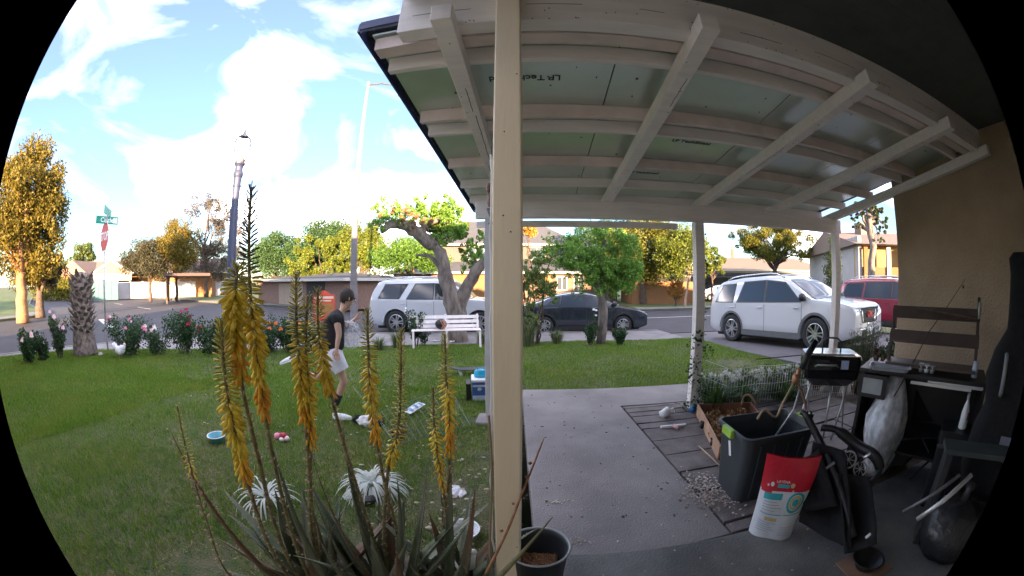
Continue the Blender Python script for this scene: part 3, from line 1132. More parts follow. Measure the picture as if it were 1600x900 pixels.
mb.add([(8, -4, 3.1), (15, -4, 3.1), (11.5, -4, 4.6), (8, 4, 3.1), (15, 4, 3.1), (11.5, 4, 4.6)], [(0, 1, 2), (0, 2, 5, 3), (2, 1, 4, 5), (0, 3, 4, 1)])
mb.build('porch_gable', m_roofo, h)
mb = MB()
mb.bar((7.6, -4.1, 3.0), (11.5, -4.1, 4.68), .1, .28)
mb.bar((15.4, -4.1, 3.0), (11.5, -4.1, 4.68), .1, .28)
mb.box(8, 15, -4.05, -3.98, 2.2, 3.05)
mb.build('barge_board', m_trim, h)
mb = MB()
mb.add([(-.8, -3, 3.1), (6, -3, 3.1), (2.6, -3, 5.0), (-.8, 4, 3.1), (6, 4, 3.1), (2.6, 4, 5.0)], [(0, 1, 2), (0, 2, 5, 3), (2, 1, 4, 5), (0, 3, 4, 1)])
mb.build('left_gable', m_roofo, h)
mb = MB()
mb.box(0, 5.4, -2.9, 0, 0, 3.1)
mb.build('wing_wall', m_orange, h)
p = at(262, 458, 47)
h = thing('open_carport', 'dark flat open carport roof on thin posts before the white wall', 'carport', (p.x, p.y, -0.27), R(-38))
mb = MB()
mb.box(1.0, 11.5, 0, 4.5, 2.35, 2.6)
mb.build('roof', M_('shaded_brown_fascia', (.07, .045, .04), .8), h)  # brown darkened to put this carport's shade into the colour
for x in (1.5, 4.6, 6.0, 9.0, 11.2):
    mb = MB()
    mb.box(x, x + .13, .2, .33, 0, 2.35)
    mb.build('post', m_barkd, h)
p = at(252, 445, 63)
h = thing('red_house', 'low red brick house showing between dark tree trunks above the white wall', 'house', (p.x, p.y, -0.27), R(35))
mb = MB()
mb.box(-9, 8, 0, 8, 0, 2.9)
mb.build('wall', M_('red_brick', (0.36, 0.12, 0.07), .9), h)
hip_roof(h, -9, 8, 0, 8, 2.9, 1.7, .6, m_roofb)

h = thing('right_shade_house', 'unseen low house added next door to cast shade, out to the right', 'house', (13.5, -13, -0.3), R(-4))  # unseen house, added to shade the walls across the road
mb = MB()
mb.box(0, 16, 0, 12, 0, 3.1)
mb.build('wall', m_pale, h)
hip_roof(h, 0, 16, 0, 12, 3.1, 2.2, .6, m_roofb)
# unseen house across the side street, added to shade the far left
h = thing('left_shade_house', 'unseen low pale house added across the side street to cast shade, out to the left', 'house', (-45, -26, -0.27), 0)
mb = MB()
mb.box(0, 17, 0, 10, 0, 3.1)
mb.build('wall', m_pale, h)
hip_roof(h, 0, 17, 0, 10, 3.1, 2.4, .6, m_roofb)
mb = MB()
mb.box(3, 4.0, 9.98, 10.04, 0, 2.1)
mb.build('door', m_trim, h)

# stop sign with street names
p = at(169, 548, 11.6)
t = thing('stop_sign', 'stop sign seen nearly edge on with two street name blades above it', 'road sign', (p.x, p.y, -0.30))
mb = MB()
mb.tube([(0, 0, -.1), (0, 0, 3.52)], .03, 8)
mb.build('post', m_alu, t, smooth=True)
rz = R(-8)
X = Matrix.Translation((0, -.04, 2.97)) @ Matrix.Rotation(rz - R(0), 4, 'Z')
oc = [(0.41 * math.cos(PI / 8 + k * PI / 4), 0.41 * math.sin(PI / 8 + k * PI / 4)) for k in range(8)]
mb = MB(X)
mb.add([(x, -.004, z) for x, z in oc] + [(x, .004, z) for x, z in oc], [tuple(range(8)), tuple(range(15, 7, -1))] + [(i, 8 + i, 8 + (i + 1) % 8, (i + 1) % 8) for i in range(8)])
pl = mb.build('border_plate', m_whitep, t)
oc2 = [(x * .93, z * .93) for x, z in oc]
mb = MB(X)
mb.add([(x, -.009, z) for x, z in oc2] + [(x, -.0045, z) for x, z in oc2], [tuple(range(8)), tuple(range(15, 7, -1))] + [(i, 8 + i, 8 + (i + 1) % 8, (i + 1) % 8) for i in range(8)])
mb.build('red_face', m_redp, t)
lettering('STOP', .30, m_whitep, t, X @ Matrix.Translation((0, -.0105, 0)) @ Matrix.Rotation(PI / 2, 4, 'X'), bold=.008)
m_green = M_('sign_green', (0.0, 0.26, 0.16), .5, vary=0)
for z, rr_, txt, w in ((3.62, R(-40), 'Gary', .92), (3.40, R(70), 'Circle', .70)):
    X = Matrix.Translation((0, 0, z)) @ Matrix.Rotation(rr_, 4, 'Z')
    mb = MB(X)
    mb.box(-w / 2, w / 2, -.008, .008, -.10, .10)
    b_ = mb.build('name_blade', m_green, t)
    lettering(txt, .17, m_whitep, b_, X @ Matrix.Translation((0, -.0105, 0)) @ Matrix.Rotation(PI / 2, 4, 'X'), bold=.004)
    mb = MB(X)
    mb.box(w / 2 - .16, w / 2 - .02, -.0095, -.0082, -.07, .07)
    mb.build('block_number', m_whitep, b_)

# ornamental lamp post
p = at(362, 470, 9.7)
t = thing('ornamental_street_lamp', 'ornamental dark blue lamp post with a clear acorn globe', 'street lamp', (p.x, p.y, -0.26))
m_lampblue = M_('blue_grey_enamel', (0.035, 0.042, 0.085), .45, vary=.08)
mb = MB()
mb.lathe([(.0, 0), (.26, 0), (.26, .12), (.20, .2), (.17, .55), (.19, .6), (.135, .7), (.125, 1.6), (.10, 4.05), (.115, 4.06), (.115, 4.09), (.10, 4.11), (.105, 4.28), (.125, 4.33), (.135, 4.37), (.125, 4.42), (.105, 4.47), (.105, 4.56), (.125, 4.60), (.15, 4.63), (.15, 4.68), (.0, 4.68)], 20)
mb.build('pole', m_lampblue, t, smooth=False)
mb = MB()
mb.lathe([(.12, 4.68), (.125, 4.76), (.10, 4.80), (.0, 4.80)], 16)
mb.build('lamp_holder', M_('copper_holder', (.35, .24, .2), .5), t, smooth=True)
gm = bpy.data.materials.new('clear_globe')
gm.use_nodes = True
gb = gm.node_tree.nodes['Principled BSDF']
gb.inputs['Base Color'].default_value = (.012, .015, .026, 1)
gb.inputs['Roughness'].default_value = .12
gtr = gm.node_tree.nodes.new('ShaderNodeBsdfTransparent')
gmx = gm.node_tree.nodes.new('ShaderNodeMixShader')
glw = gm.node_tree.nodes.new('ShaderNodeLayerWeight')
glw.inputs['Blend'].default_value = .5
glr = gm.node_tree.nodes.new('ShaderNodeValToRGB')  # view-angle ramp paints a dark opaque rim as the glass outline
glr.color_ramp.elements[0].position = 0.30
glr.color_ramp.elements[0].color = (.12, .12, .12, 1)
glr.color_ramp.elements[1].position = 0.56
glr.color_ramp.elements[1].color = (1, 1, 1, 1)
gm.node_tree.links.new(glw.outputs['Facing'], glr.inputs['Fac'])
gm.node_tree.links.new(glr.outputs['Color'], gmx.inputs['Fac'])
gm.node_tree.links.new(gtr.outputs['BSDF'], gmx.inputs[1])
gm.node_tree.links.new(gb.outputs['BSDF'], gmx.inputs[2])
gm.node_tree.links.new(gmx.outputs['Shader'], gm.node_tree.nodes['Material Output'].inputs['Surface'])
mb = MB()
mb.lathe([(.13, 4.69), (.19, 4.85), (.235, 5.05), (.245, 5.2), (.22, 5.31), (.15, 5.38), (.07, 5.42), (.045, 5.46), (.02, 5.5), (.0, 5.51)], 24)
gl = mb.build('globe', gm, t, smooth=True)
mb = MB()
mb.lathe([(.243, 5.19), (.251, 5.2), (.243, 5.21)], 24)
mb.lathe([(.15, 5.385), (.10, 5.42), (.05, 5.46), (.035, 5.50), (.04, 5.53), (.02, 5.58), (.0, 5.60)], 12)
mb.build('finial', m_lampblue, t, smooth=True)

# tall cobra head street light
p = at(553, 470, 13.0)
t = thing('tall_street_light', 'tall slim grey street light pole with a curved arm rising behind the person', 'street light', (p.x, p.y, -0.28))
mb = MB()
mb.lathe([(.0, 0), (.16, 0), (.16, .25), (.135, .3), (.13, 1.2), (.055, 9.35), (.0, 9.37)], 14)
mb.build('pole', M_('weathered_steel', (.15, .135, .14), .6, vary=.1), t, smooth=True)
rt = Vector((.9, .42, 0))
mb = MB()
mb.tube([(0, 0, 9.2), rt * .5 + Vector((0, 0, 9.32)), rt * 1.0 + Vector((0, -.1, 9.25)), rt * 1.35 + Vector((0, -.2, 8.95))], [.03, .028, .025, .022], 8)
mb.build('arm', m_barkd, t, smooth=True)
mb = MB()
mb.ball(rt * 1.45 + Vector((0, -.24, 8.78)), (.17, .12, .10), 10, 6)
mb.tube([rt * 1.36 + Vector((0, -.2, 8.95)), rt * 1.45 + Vector((0, -.24, 8.8))], [.03, .07], 8)
mb.build('lamp_head', m_barkd, t, smooth=True)

# ------------------------------------------------------------------ trees
lm_gold = leaf_mat('golden_leaf', (0.081, 0.068, 0.011), (0.149, 0.118, 0.017), (0.223, 0.161, 0.025))
lm_olive = leaf_mat('olive_leaf', (0.031, 0.034, 0.017), (0.062, 0.059, 0.031), (0.099, 0.087, 0.046))
lm_dull = leaf_mat('mauve_olive_leaf', (0.062, 0.059, 0.043), (0.105, 0.090, 0.068), (0.161, 0.124, 0.087))
lm_green = leaf_mat('green_leaf', (0.022, 0.055, 0.022), (0.05, 0.105, 0.035), (0.085, 0.15, 0.05))
lm_yg = leaf_mat('yellow_green_leaf', (0.050, 0.081, 0.009), (0.118, 0.155, 0.019), (0.211, 0.223, 0.031))
lm_bright = leaf_mat('bright_leaf', (0.034, 0.087, 0.012), (0.074, 0.161, 0.022), (0.136, 0.236, 0.037))
lm_pale = leaf_mat('pale_leaf', (0.062, 0.093, 0.025), (0.112, 0.155, 0.043), (0.186, 0.223, 0.074))
lm_near = leaf_mat('near_bright_leaf', (0.075, 0.16, 0.022), (0.15, 0.29, 0.042), (0.26, 0.42, 0.08))  # copy of bright_leaf, lightened because the near trees stand in shade
lm_nearpale = leaf_mat('near_pale_leaf', (0.09, 0.14, 0.035), (0.17, 0.24, 0.06), (0.28, 0.34, 0.11))  # pale_leaf raised the same way to offset the shade on near bushes
lm_rose = leaf_mat('rose_leaf', (0.016, 0.045, 0.016), (0.035, 0.085, 0.03), (0.06, 0.12, 0.04))
lm_pine = leaf_mat('pine_needle', (0.03, 0.05, 0.025), (0.06, 0.09, 0.035), (0.11, 0.14, 0.05))
lm_hedge = leaf_mat('hedge_leaf', (0.081, 0.093, 0.012), (0.149, 0.149, 0.019), (0.211, 0.186, 0.031))


def far_tree(name, label, px, D, ptop, pbot, wpx, lm, seed, n=7000, ls=.22, shape=None, base=-0.27, fork=.35, nc=60, tr=.2, rr=(.2, .42), bark=m_barkd, cat='tree', group=None, lean=(0, 0), limbs=9):
    """crown spans ptop..pbot in height and wpx across, at distance D"""
    b = at(px, 450, D)
    zt, zb = at(px, ptop, D).z - base, at(px, pbot, D).z - base
    w = wpx / 10 * PI / 180 * D / 2 * 1.28
    h2 = (zt - zb) / 2 * 1.06
    zc = (zt + zb) / 2
    shape = shape or [(0, 0, .15, .85, .85), (-.45, .1, -.1, .55, .7), (.45, -.1, -.15, .55, .7), (.1, .2, .5, .5, .5)]
    blobs = [(w * s[0], w * s[1], zc + h2 * s[2], w * s[3], w * s[3] * .9, h2 * s[4]) for s in shape]
    X = math.atan2(-b.x, b.y)
    t = tree(name, label, cat, (b.x, b.y, base), zt, tr, blobs, int(n * 2.6), ls * .74, lm, bark, seed, int(nc * 1.9), rr, fork * 1.0, group, lean=lean, limbs=limbs)
    t.rotation_euler = (0, 0, X)
    return t


far_tree('large_ash_tree', 'huge golden leaved tree with a sunlit trunk at the far left edge', 34, 25, 226, 440, 112, lm_gold, 11, 16000, .26, tr=.42, nc=90, bark=M_('sunlit_bark', (.30, .15, .07), .95, vary=.2, bump=.5), fork=.28, limbs=14,
         shape=[(.05, 0, .35, .75, .6), (-.45, .1, .1, .6, .7), (.45, -.1, -.15, .5, .75), (0, .2, -.45, .7, .45), (-.1, 0, .7, .45, .3)])
far_tree('large_ash_tree', 'shaded trunk and dark lower crown just right of the huge golden tree', 62, 28, 395, 452, 70, lm_olive, 12, 3500, .24, tr=.36, nc=30, fork=.4)
far_tree('olive_tree', 'dark round headed olive coloured tree before the white garden wall', 235, 44, 374, 440, 80, lm_olive, 13, 9000, .26, tr=.2, nc=60, fork=.35)
far_tree('olive_tree', 'golden lit smaller tree touching the dark olive coloured tree', 276, 43, 350, 438, 58, lm_gold, 14, 6500, .25, tr=.18, nc=50, fork=.3)
far_tree('eucalyptus_tree', 'tall thin mauve grey tree with sky gaps left of the ornamental lamp', 322, 50, 303, 448, 110, lm_dull, 15, 11000, .26, tr=.28, nc=75, rr=(.13, .27), fork=.4, limbs=16,
         shape=[(0, 0, .45, .55, .5), (-.5, .1, .1, .45, .6), (.5, -.1, .05, .45, .7), (.1, .2, -.4, .6, .4), (-.1, 0, .75, .35, .25)])
far_tree('palm_like_tree', 'pale yellow feathery tree rising above the gabled house roof', 131, 72, 380, 420, 36, lm_pale, 16, 1800, .5, tr=.25, nc=26, fork=.5, rr=(.2, .4))
far_tree('round_tree', 'small yellowish tree left of the gabled house over the hedge', 90, 68, 398, 445, 38, lm_hedge, 17, 2200, .4, tr=.2, nc=26)
far_tree('round_tree', 'dark green broad tree left of the tall aloe flower spikes', 432, 36, 371, 440, 74, lm_green, 18, 9000, .24, tr=.2, nc=60)
far_tree('round_tree', 'bushy dark green tree with yellow lit leaves above the low brown house', 506, 34, 343, 445, 92, lm_green, 19, 10000, .25, tr=.22, nc=70)
far_tree('yellow_green_tree', 'yellow lit drooping branches hanging in front of the dark bushy tree', 500, 31, 366, 462, 96, lm_yg, 20, 6600, .22, tr=.12, nc=34, rr=(.10, .22))  # yellow leaf colour stands for low sun on these branches
far_tree('yellow_green_tree', 'yellow green leafy tree just right of the tall street light pole', 566, 31, 342, 436, 68, lm_yg, 21, 6500, .23, tr=.18, nc=55)
far_tree('round_tree', 'bright green tree behind the gnarled trunk in the yard', 640, 27, 376, 430, 110, lm_bright, 22, 8000, .21, tr=.16, nc=60, fork=.4)
far_tree('round_tree', 'large golden green tree behind the leafy yard tree', 1005, 29, 340, 448, 120, lm_hedge, 23, 13000, .22, tr=.26, nc=85)
far_tree('round_tree', 'dark tree crown rising directly behind the leafy yard tree', 950, 31, 338, 430, 90, lm_green, 24, 8000, .24, tr=.26, nc=60)
far_tree('crape_myrtle', 'yellow green tree with thin curved trunk left of the middle white post', 1070, 26.5, 355, 440, 78, lm_yg, 25, 6500, .19, tr=.09, nc=60, fork=.42, bark=M_('pale_bark', (.33, .22, .16), .9), lean=(.4, 0))
far_tree('crape_myrtle', 'wispy yellow green crown just right of the middle white post', 1112, 28, 385, 435, 36, lm_yg, 26, 1500, .19, tr=.08, nc=26, rr=(.14, .3), fork=.5)
far_tree('sycamore_tree', 'tall loose golden green tree above the roof of the white sport utility car', 1212, 42, 343, 425, 118, lm_hedge, 27, 10000, .27, tr=.3, nc=55, rr=(.14, .28), fork=.42, limbs=18,
         shape=[(-.1, 0, .2, .6, .75), (-.6, .1, .35, .35, .5), (.5, -.1, 0, .4, .8), (.75, .2, .2, .25, .5)])
far_tree('pruned_juniper', 'narrow dark conifer pruned in tufts beside the right white post', 1302, 26, 347, 448, 22, lm_pine, 28, 3200, .15, tr=.12, nc=40, rr=(.35, .6), fork=.6,
         shape=[(0, 0, .75, .8, .2), (0, 0, .35, .8, .14), (.1, 0, -.1, .9, .35), (0, 0, -.6, 1.0, .35)])
far_tree('pine_tree', 'bare pine trunk with sparse tufts of needles before the apartment building', 1362, 24, 305, 400, 56, lm_pine, 29, 4200, .15, tr=.26, nc=60, rr=(.07, .16), fork=.8, bark=m_bark, limbs=20,
         shape=[(-.5, 0, .3, .35, .5), (.5, .1, .2, .35, .6), (0, 0, .6, .5, .3), (.3, 0, -.5, .3, .3)])
far_tree('round_bush', 'orange brown vase shaped bush on the grass across the road', 1056, 27, 441, 468, 24, leaf_mat('orange_leaf', (.18, .08, .02), (.32, .15, .03), (.4, .22, .05)), 30, 1600, .12, tr=.07, nc=24, fork=.2, cat='bush')
far_tree('round_bush', 'orange lit leafy shrub seen through the gap above the dark sedan', 826, 24, 352, 372, 26, leaf_mat('orange_leaf_b', (.25, .12, .02), (.42, .22, .04), (.5, .3, .08)), 31, 700, .2, tr=.07, nc=14, fork=.6, cat='tree')
# hedge beyond the crossing on the left
p0 = at(58, 452, 60)
t = thing('hedge', 'long yellow green clipped hedge beside the far road on the left', 'hedge', (p0.x, p0.y, -.3))
cl = []
for k in range(60):
    q = at(56 + k * 1.35, 448, 60 - k * .12)
    for z in (.5, 1.3, 2.0):
        cl.append((q.x + rng.uniform(-.4, .4), q.y + rng.uniform(-.4, .4), -.3 + z + rng.uniform(-.2, .3), .75))
o = link_mesh('foliage', quads_mesh('foliage', leaf_arrays(cl, 9000, .3, 40), lm_hedge), t)
o.location = -t.location
mb = MB()
for k in range(0, 60, 6):
    q = at(56 + k * 1.35, 448, 60 - k * .12)
    mb.tube([(q.x, q.y, -.4), (q.x, q.y, 1.4)], .06, 5)
mb.build('stem', m_barkd, t, wd=True, stuff=True)
# a far belt of trees beyond every roof
mb = MB()
cl = []
g_ = random.Random(9)
for az in np.arange(-78, 80, .8):
    D = 150
    h_ = 5.5 + 2.2 * math.sin(az * .31) + g_.uniform(-.9, .9)
    x, y = D * math.sin(R(az)), D * math.cos(R(az))
    cl += [(x, y, h_ * .25, 3.0), (x + g_.uniform(-2, 2), y, max(.5, h_ * .6), 2.2)]
tag(link_mesh('distant_woodland', quads_mesh('distant_woodland', leaf_arrays(cl, 22000, .9, 77), lm_olive), stuff=True), 'distant belt of trees along the horizon behind all the houses', 'woodland')

# ------------------------------------------------------------------ vehicles
def lerp_prof(prof, x):
    if x <= prof[0][0]:
        return prof[0][1]
    for (a, za), (b, zb) in zip(prof, prof[1:]):
        if x <= b:
            t = (x - a) / (b - a)
            return za + (zb - za) * t
    return prof[-1][1]


def smooth_prof(prof, k=0.06):
    """rounded corners"""
    def f(x):
        s = 0
        for i in range(-3, 4):
            s += lerp_prof(prof, x + i * k / 3)
        return s / 7
    return f


def wheel(parent, x, y, r, side, rimm, w=.22, spokes=5):
    X = Matrix.Translation((x, y, r)) @ Matrix.Rotation(PI / 2 * side, 4, 'X')      # lathe z axis points outward
    mb = MB(X)
    mb.lathe([(r * .66, -w), (r * .9, -w), (r * .985, -w + .03), (r, -w + .06), (r, -.05), (r * .985, -.02), (r * .9, .0), (r * .7, .005), (r * .66, -.01)], 30, close=True)
    wh = mb.build('wheel', m_tyre, parent, smooth=True)
    mb = MB(X)
    mb.lathe([(r * .67, -.01), (r * .63, -.005), (r * .60, -.03), (r * .58, -.12)], 30)
    mb.lathe([(0, -.02), (r * .13, -.022), (r * .15, -.05)], 14)
    for k in range(spokes):
        a = 2 * PI * k / spokes
        c, s = math.cos(a), math.sin(a)
        t_ = Vector((-s, c, 0))
        for off in (-.028, .028):
            p = Vector((c, s, 0)) * r * .10 + t_ * off * .6 + Vector((0, 0, -.04))
            q = Vector((c, s, 0)) * r * .62 + t_ * off * 1.7 + Vector((0, 0, -.03))
            mb.bar(p, q, .036, .04)
    mb.build('rim', rimm, wh)
    mb = MB(X)
    mb.lathe([(0, -.13), (r * .6, -.13)], 24)
    mb.build('brake_disc', m_dark, wh)
    return wh


def car(name, label, cat, loc, rz, L, W, prof, belt, wx, wr, paint, wins, wsh, rwin, tumble=.30, clear=.26, cladding=None, scale=1.0, group=None, kind='suv', front=True, hi_rim=m_rim, pil=None):
    t = thing(name, label, cat, loc, rz, group)
    t.scale = (scale,) * 3
    hl = L / 2
    top = smooth_prof(prof)

    def hw(x):
        u = abs(x) / hl
        return W / 2 * (1 - .03 * u ** 2 - .11 * max(0, (u - .80) / .20) ** 2.0)

    ar = wr + .055

    def arch(x):
        z = 0
        for c in wx:
            if abs(x - c) < ar:
                z = max(z, wr + math.sqrt(ar ** 2 - (x - c) ** 2))
        return z

    def bl(x):
        return min(belt(x) if callable(belt) else belt, top(x) - .05)

    def sy(x, z):
        h_ = hw(x)
        b_ = bl(x)
        if z <= b_:
            if z > .55:
                return h_ * (1 - .012 * (z - .55) / max(.05, b_ - .55))
            return h_
        return h_ * .988 - tumble * (z - b_)

    xs = sorted(set([round(-hl + L * i / 70, 4) for i in range(71)] + [round(c + s * ar * math.cos(a), 4) for c in wx for s in (-1, 1) for a in np.linspace(0.02, PI / 2, 7)]))
    rings = []
    for x in xs:
        tz, b_ = top(x), bl(x)
        u = abs(x) / hl
        zb = clear + .10 * max(0, (u - .85) / .15)
        az_ = arch(x)
        rows = [(0, max(zb, az_)), (hw(x) * .80, max(zb, az_)), (hw(x) * .95, max(zb, az_)), (hw(x) * .992, max(zb + .05, az_)), (hw(x), max(min(.55, b_ - .1), az_ + .004)),
                (sy(x, b_ - .04), max(b_ - .04, az_ + .008)), (sy(x, b_), max(b_, az_ + .012))]
        for s in (.35, .7, .88):
            z = b_ + (tz - b_) * s
            rows.append((sy(x, z), z))
        ye = sy(x, tz)
        rows += [(ye - .045, tz - .02 * (tz - b_ > .1) + .004), (ye - .13, tz + .006), (ye * .5, tz + .022), (0, tz + .028)]
        rings.append(rows)
    nr = len(rings[0])
    mb = MB()
    vs = []
    for x, rows in zip(xs, rings):
        vs += [(x, y, z) for y, z in rows] + [(x, -y, z) for y, z in rows[1:-1][::-1]]
    m = 2 * nr - 2
    fs = [(i * m + k, i * m + (k + 1) % m, (i + 1) * m + (k + 1) % m, (i + 1) * m + k) for i in range(len(xs) - 1) for k in range(m)]
    fs += [tuple(range(m))[::-1], tuple((len(xs) - 1) * m + k for k in range(m))]
    mb.add(vs, fs)
    body = mb.build('body', paint, t, smooth=True)
    me = body.data
    try:
        me.set_sharp_from_angle(angle=R(38))
    except Exception:
        pass

    def side_patch(mbx, poly4, off, sgn, n=8):
        (x0, z0), (x1, z1), (x2, z2), (x3, z3) = poly4
        def f(a, b):
            xa, za = x0 + (x1 - x0) * a, z0 + (z1 - z0) * a
            xb, zb_ = x3 + (x2 - x3) * a, z3 + (z2 - z3) * a
            x, z = xa + (xb - xa) * b, za + (zb_ - za) * b
            return (x, sgn * (sy(x, z) + off), z)
        mbx.grid(f, n, 4)

    for sgn in (-1, 1):
        for q in wins:
            mb = MB()
            side_patch(mb, q, .007, sgn)
            w_ = mb.build('window', m_glass, t, smooth=True)
            cx, cz = sum(p[0] for p in q) / 4, sum(p[1] for p in q) / 4
            mb = MB()
            q2 = [(cx + (x - cx) * 1.06 + (.012 if x > cx else -.012), cz + (z - cz) * 1.05 + (.016 if z > cz else -.016)) for x, z in q]
            side_patch(mb, q2, .003, sgn)
            mb.build('seal', m_black, w_, smooth=True)
    # windscreen and rear window
    for nm, (xa, xb), ins in (('windscreen', wsh, .13), ('rear_window', rwin, .16)):
        mb = MB()
        def f(a, b):
            x = xa + (xb - xa) * a
            tz = top(x)
            wy = sy(x, tz) - ins
            y = -wy + 2 * wy * b
            k = abs(y) / (wy + ins)
            nx = .012
            return (x + (nx if nm == 'windscreen' else -nx), y, tz + .008 + .022 * (1 - k) + .010)
        mb.grid(f, 14, 10)
        mb.build(nm, m_glass, t, smooth=True)
    # seams, handles, mirrors
    bz = belt(0) if callable(belt) else belt
    z0, z1 = .34, bz - .02
    for sgn in (-1, 1):
        for x in (pil or (.3,)):
            mb = MB()
            mb.grid(lambda a, b: (x - .006 + .012 * b, sgn * (sy(x, z0 + (z1 - z0) * a) + .002), z0 + (z1 - z0) * a), 8, 1)
            mb.build('door_seam', m_black, t)
    for sgn in (-1, 1):
        for x in [p - .16 for p in (pil or ())][:3]:
            z = bz - .12
            y = sgn * (sy(x, z) + .02)
            mb = MB()
            mb.box(x - .10, x + .08, y - .012, y + .012, z - .016, z + .016)
            mb.build('door_handle', paint, t, bevel=.008)
        mx_ = wsh[1] - .25 if wsh[1] > wsh[0] else wsh[0] - .25
        z = bz + .10
        y = sgn * (sy(mx_, z) + .13)
        mb = MB()
        mb.ball((mx_, y, z + .02), (.08, .13, .10), 12, 8)
        mb.box(mx_ - .03, mx_ + .03, min(y, sgn * sy(mx_, z)), max(y, sgn * sy(mx_, z)), z - .07, z - .02)
        mb.build('mirror', m_black, t, smooth=True)
    if kind == 'suv':
        for sgn in (-1, 1):
            y = sgn * (sy(0, top(0)) - .10)
            mb = MB()
            xr = [x for x in np.linspace(rwin[1] + .25 if rwin[1] > rwin[0] else rwin[0] + .25, wsh[0] - .15, 9)]
            mb.tube([(x, y, top(x) + (.075 if 0 < i < 8 else .02)) for i, x in enumerate(xr)], .018, 8)
            mb.build('roof_rail', m_chrome, t, smooth=True)
    # lower cladding, arch lips
    cl_ = cladding or m_black
    for sgn in (-1, 1):
        mb = MB()
        for c in wx:
            rin, rout = ar - .005, ar + .055
            def f(a, b):
                an = PI * a
                r_ = rin + (rout - rin) * b
                x, z = c + r_ * math.cos(an), wr + r_ * math.sin(an)
                return (x, sgn * (sy(x, min(z, bl(x))) + .012), z)
            mb.grid(f, 18, 1)
        xa, xb = wx[0] + ar, wx[1] - ar
        mb.grid(lambda a, b: (xa + (xb - xa) * a, sgn * (hw(xa + (xb - xa) * a) + .014), clear - .02 + .15 * b), 12, 1)
        mb.build('cladding', cl_, t)
    # wheel wells
    mb = MB()
    for c in wx:
        mb.box(c - ar + .02, c + ar - .02, -W / 2 * .78, W / 2 * .78, .18, wr + ar - .08)
    mb.box(-hl + .3, hl - .3, -W / 2 * .8, W / 2 * .8, .16, clear + .08)
    mb.build('underbody', m_dark, t)
    for x in wx:
        for sgn in (-1, 1):
            wheel(t, x, sgn * (W / 2 - .015), wr, -sgn, hi_rim)
    # front and rear ends
    xf = hl
    zf = top(hl - .02)
    return t, sy, top, hw


def nose(t, hw, L, zf, paint, grille='mesh', text=None, plate=True, lamp_z=.86, gh=.24, gz=.72, gw=.42):
    hl = L / 2
    X0 = hl
    mb = MB()
    mb.grid(lambda a, b: (X0 + .012 - .02 * abs(2 * a - 1) ** 2, (2 * a - 1) * (gw + .10 * (b)), gz - gh / 2 + gh * b), 10, 3)
    gr_ = mb.build('grille', m_black, t)
    mb = MB()
    for k in range(4):
        z = gz - gh / 2 + gh * (k + .5) / 4
        mb.box(X0 + .008, X0 + .018, -gw * .85, gw * .85, z - .006, z + .006)
    mb.tube([(X0 + .016, -gw - .1, gz + gh / 2), (X0 + .03, 0, gz + gh / 2 + .01), (X0 + .016, gw + .1, gz + gh / 2)], .014, 6)
    mb.tube([(X0 + .016, -gw - .1, gz + gh / 2), (X0 + .016, -gw, gz - gh / 2), (X0 + .03, 0, gz - gh / 2 - .01), (X0 + .016, gw, gz - gh / 2), (X0 + .016, gw + .1, gz + gh / 2)], .012, 6)
    mb.build('grille_bar', m_alu if text is None else m_dark, gr_)
    if text:
        lettering(text, .17, M_('emblem_red', (.62, .03, .03), .35, vary=0), gr_, Matrix.Translation((X0 + .035, 0, gz + .01)) @ Matrix.Rotation(PI / 2, 4, 'Z') @ Matrix.Rotation(PI / 2, 4, 'X'), name='emblem', extrude=.008, bold=.006)
    for sgn in (-1, 1):
        mb = MB()
        def f(a, b):
            y = .50 + .40 * a
            x = X0 + .012 - .30 * max(0, (y - .55)) ** 1.4 * 1.8
            return (x, sgn * y * hw(0), lamp_z - .085 + .17 * b * (1 - .25 * a) + .03 * a)
        mb.grid(f, 8, 4)
        hlp = mb.build('headlight', M_('headlight_glass', (.55, .58, .62), .08, vary=.3, scale=14, spec=.8, coat=.5), t, smooth=True)
        mb = MB()
        for y in (.56, .70):
            mb.ball((X0 - .02 - .1 * (y - .5), sgn * y * hw(0), lamp_z), (.045, .055, .055), 10, 6)
        mb.build('bulb', m_chrome, hlp, smooth=True)
        mb = MB()
        mb.ball((X0 - .03, sgn * .70 * hw(0), .42), (.05, .08, .05), 10, 6)
        mb.build('fog_light', m_whitep, t, smooth=True)
    mb = MB()
    mb.grid(lambda a, b: (X0 + .02 - .14 * abs(2 * a - 1) ** 3, (2 * a - 1) * .80 * hw(0), .30 + .17 * b), 12, 2)
    mb.build('bumper_intake', m_black, t)
    mb = MB()
    mb.tube([(X0 + .03 - .14 * abs(a) ** 3, a * .82 * hw(0), .50) for a in np.linspace(-1, 1, 11)], .018, 6)
    mb.build('bumper_trim', m_chrome, t, smooth=True)
    if plate:
        mb = MB()
        mb.box(X0 + .025, X0 + .04, -.155, .155, .34, .49)
        mb.build('licence_plate', m_whitep, t)


p_white = M_('white_car_paint', (.52, .53, .56), .22, vary=0, coat=.7, spec=.5)
p_dark = M_('dark_blue_car_paint', (.013, .019, .03), .20, vary=0, coat=.8, spec=.6)
p_red = M_('red_car_paint', (.19, .005, .022), .22, vary=0, coat=.7)
p_silver = M_('silver_car_paint', (.45, .46, .48), .25, metal=.4, vary=0, coat=.6)

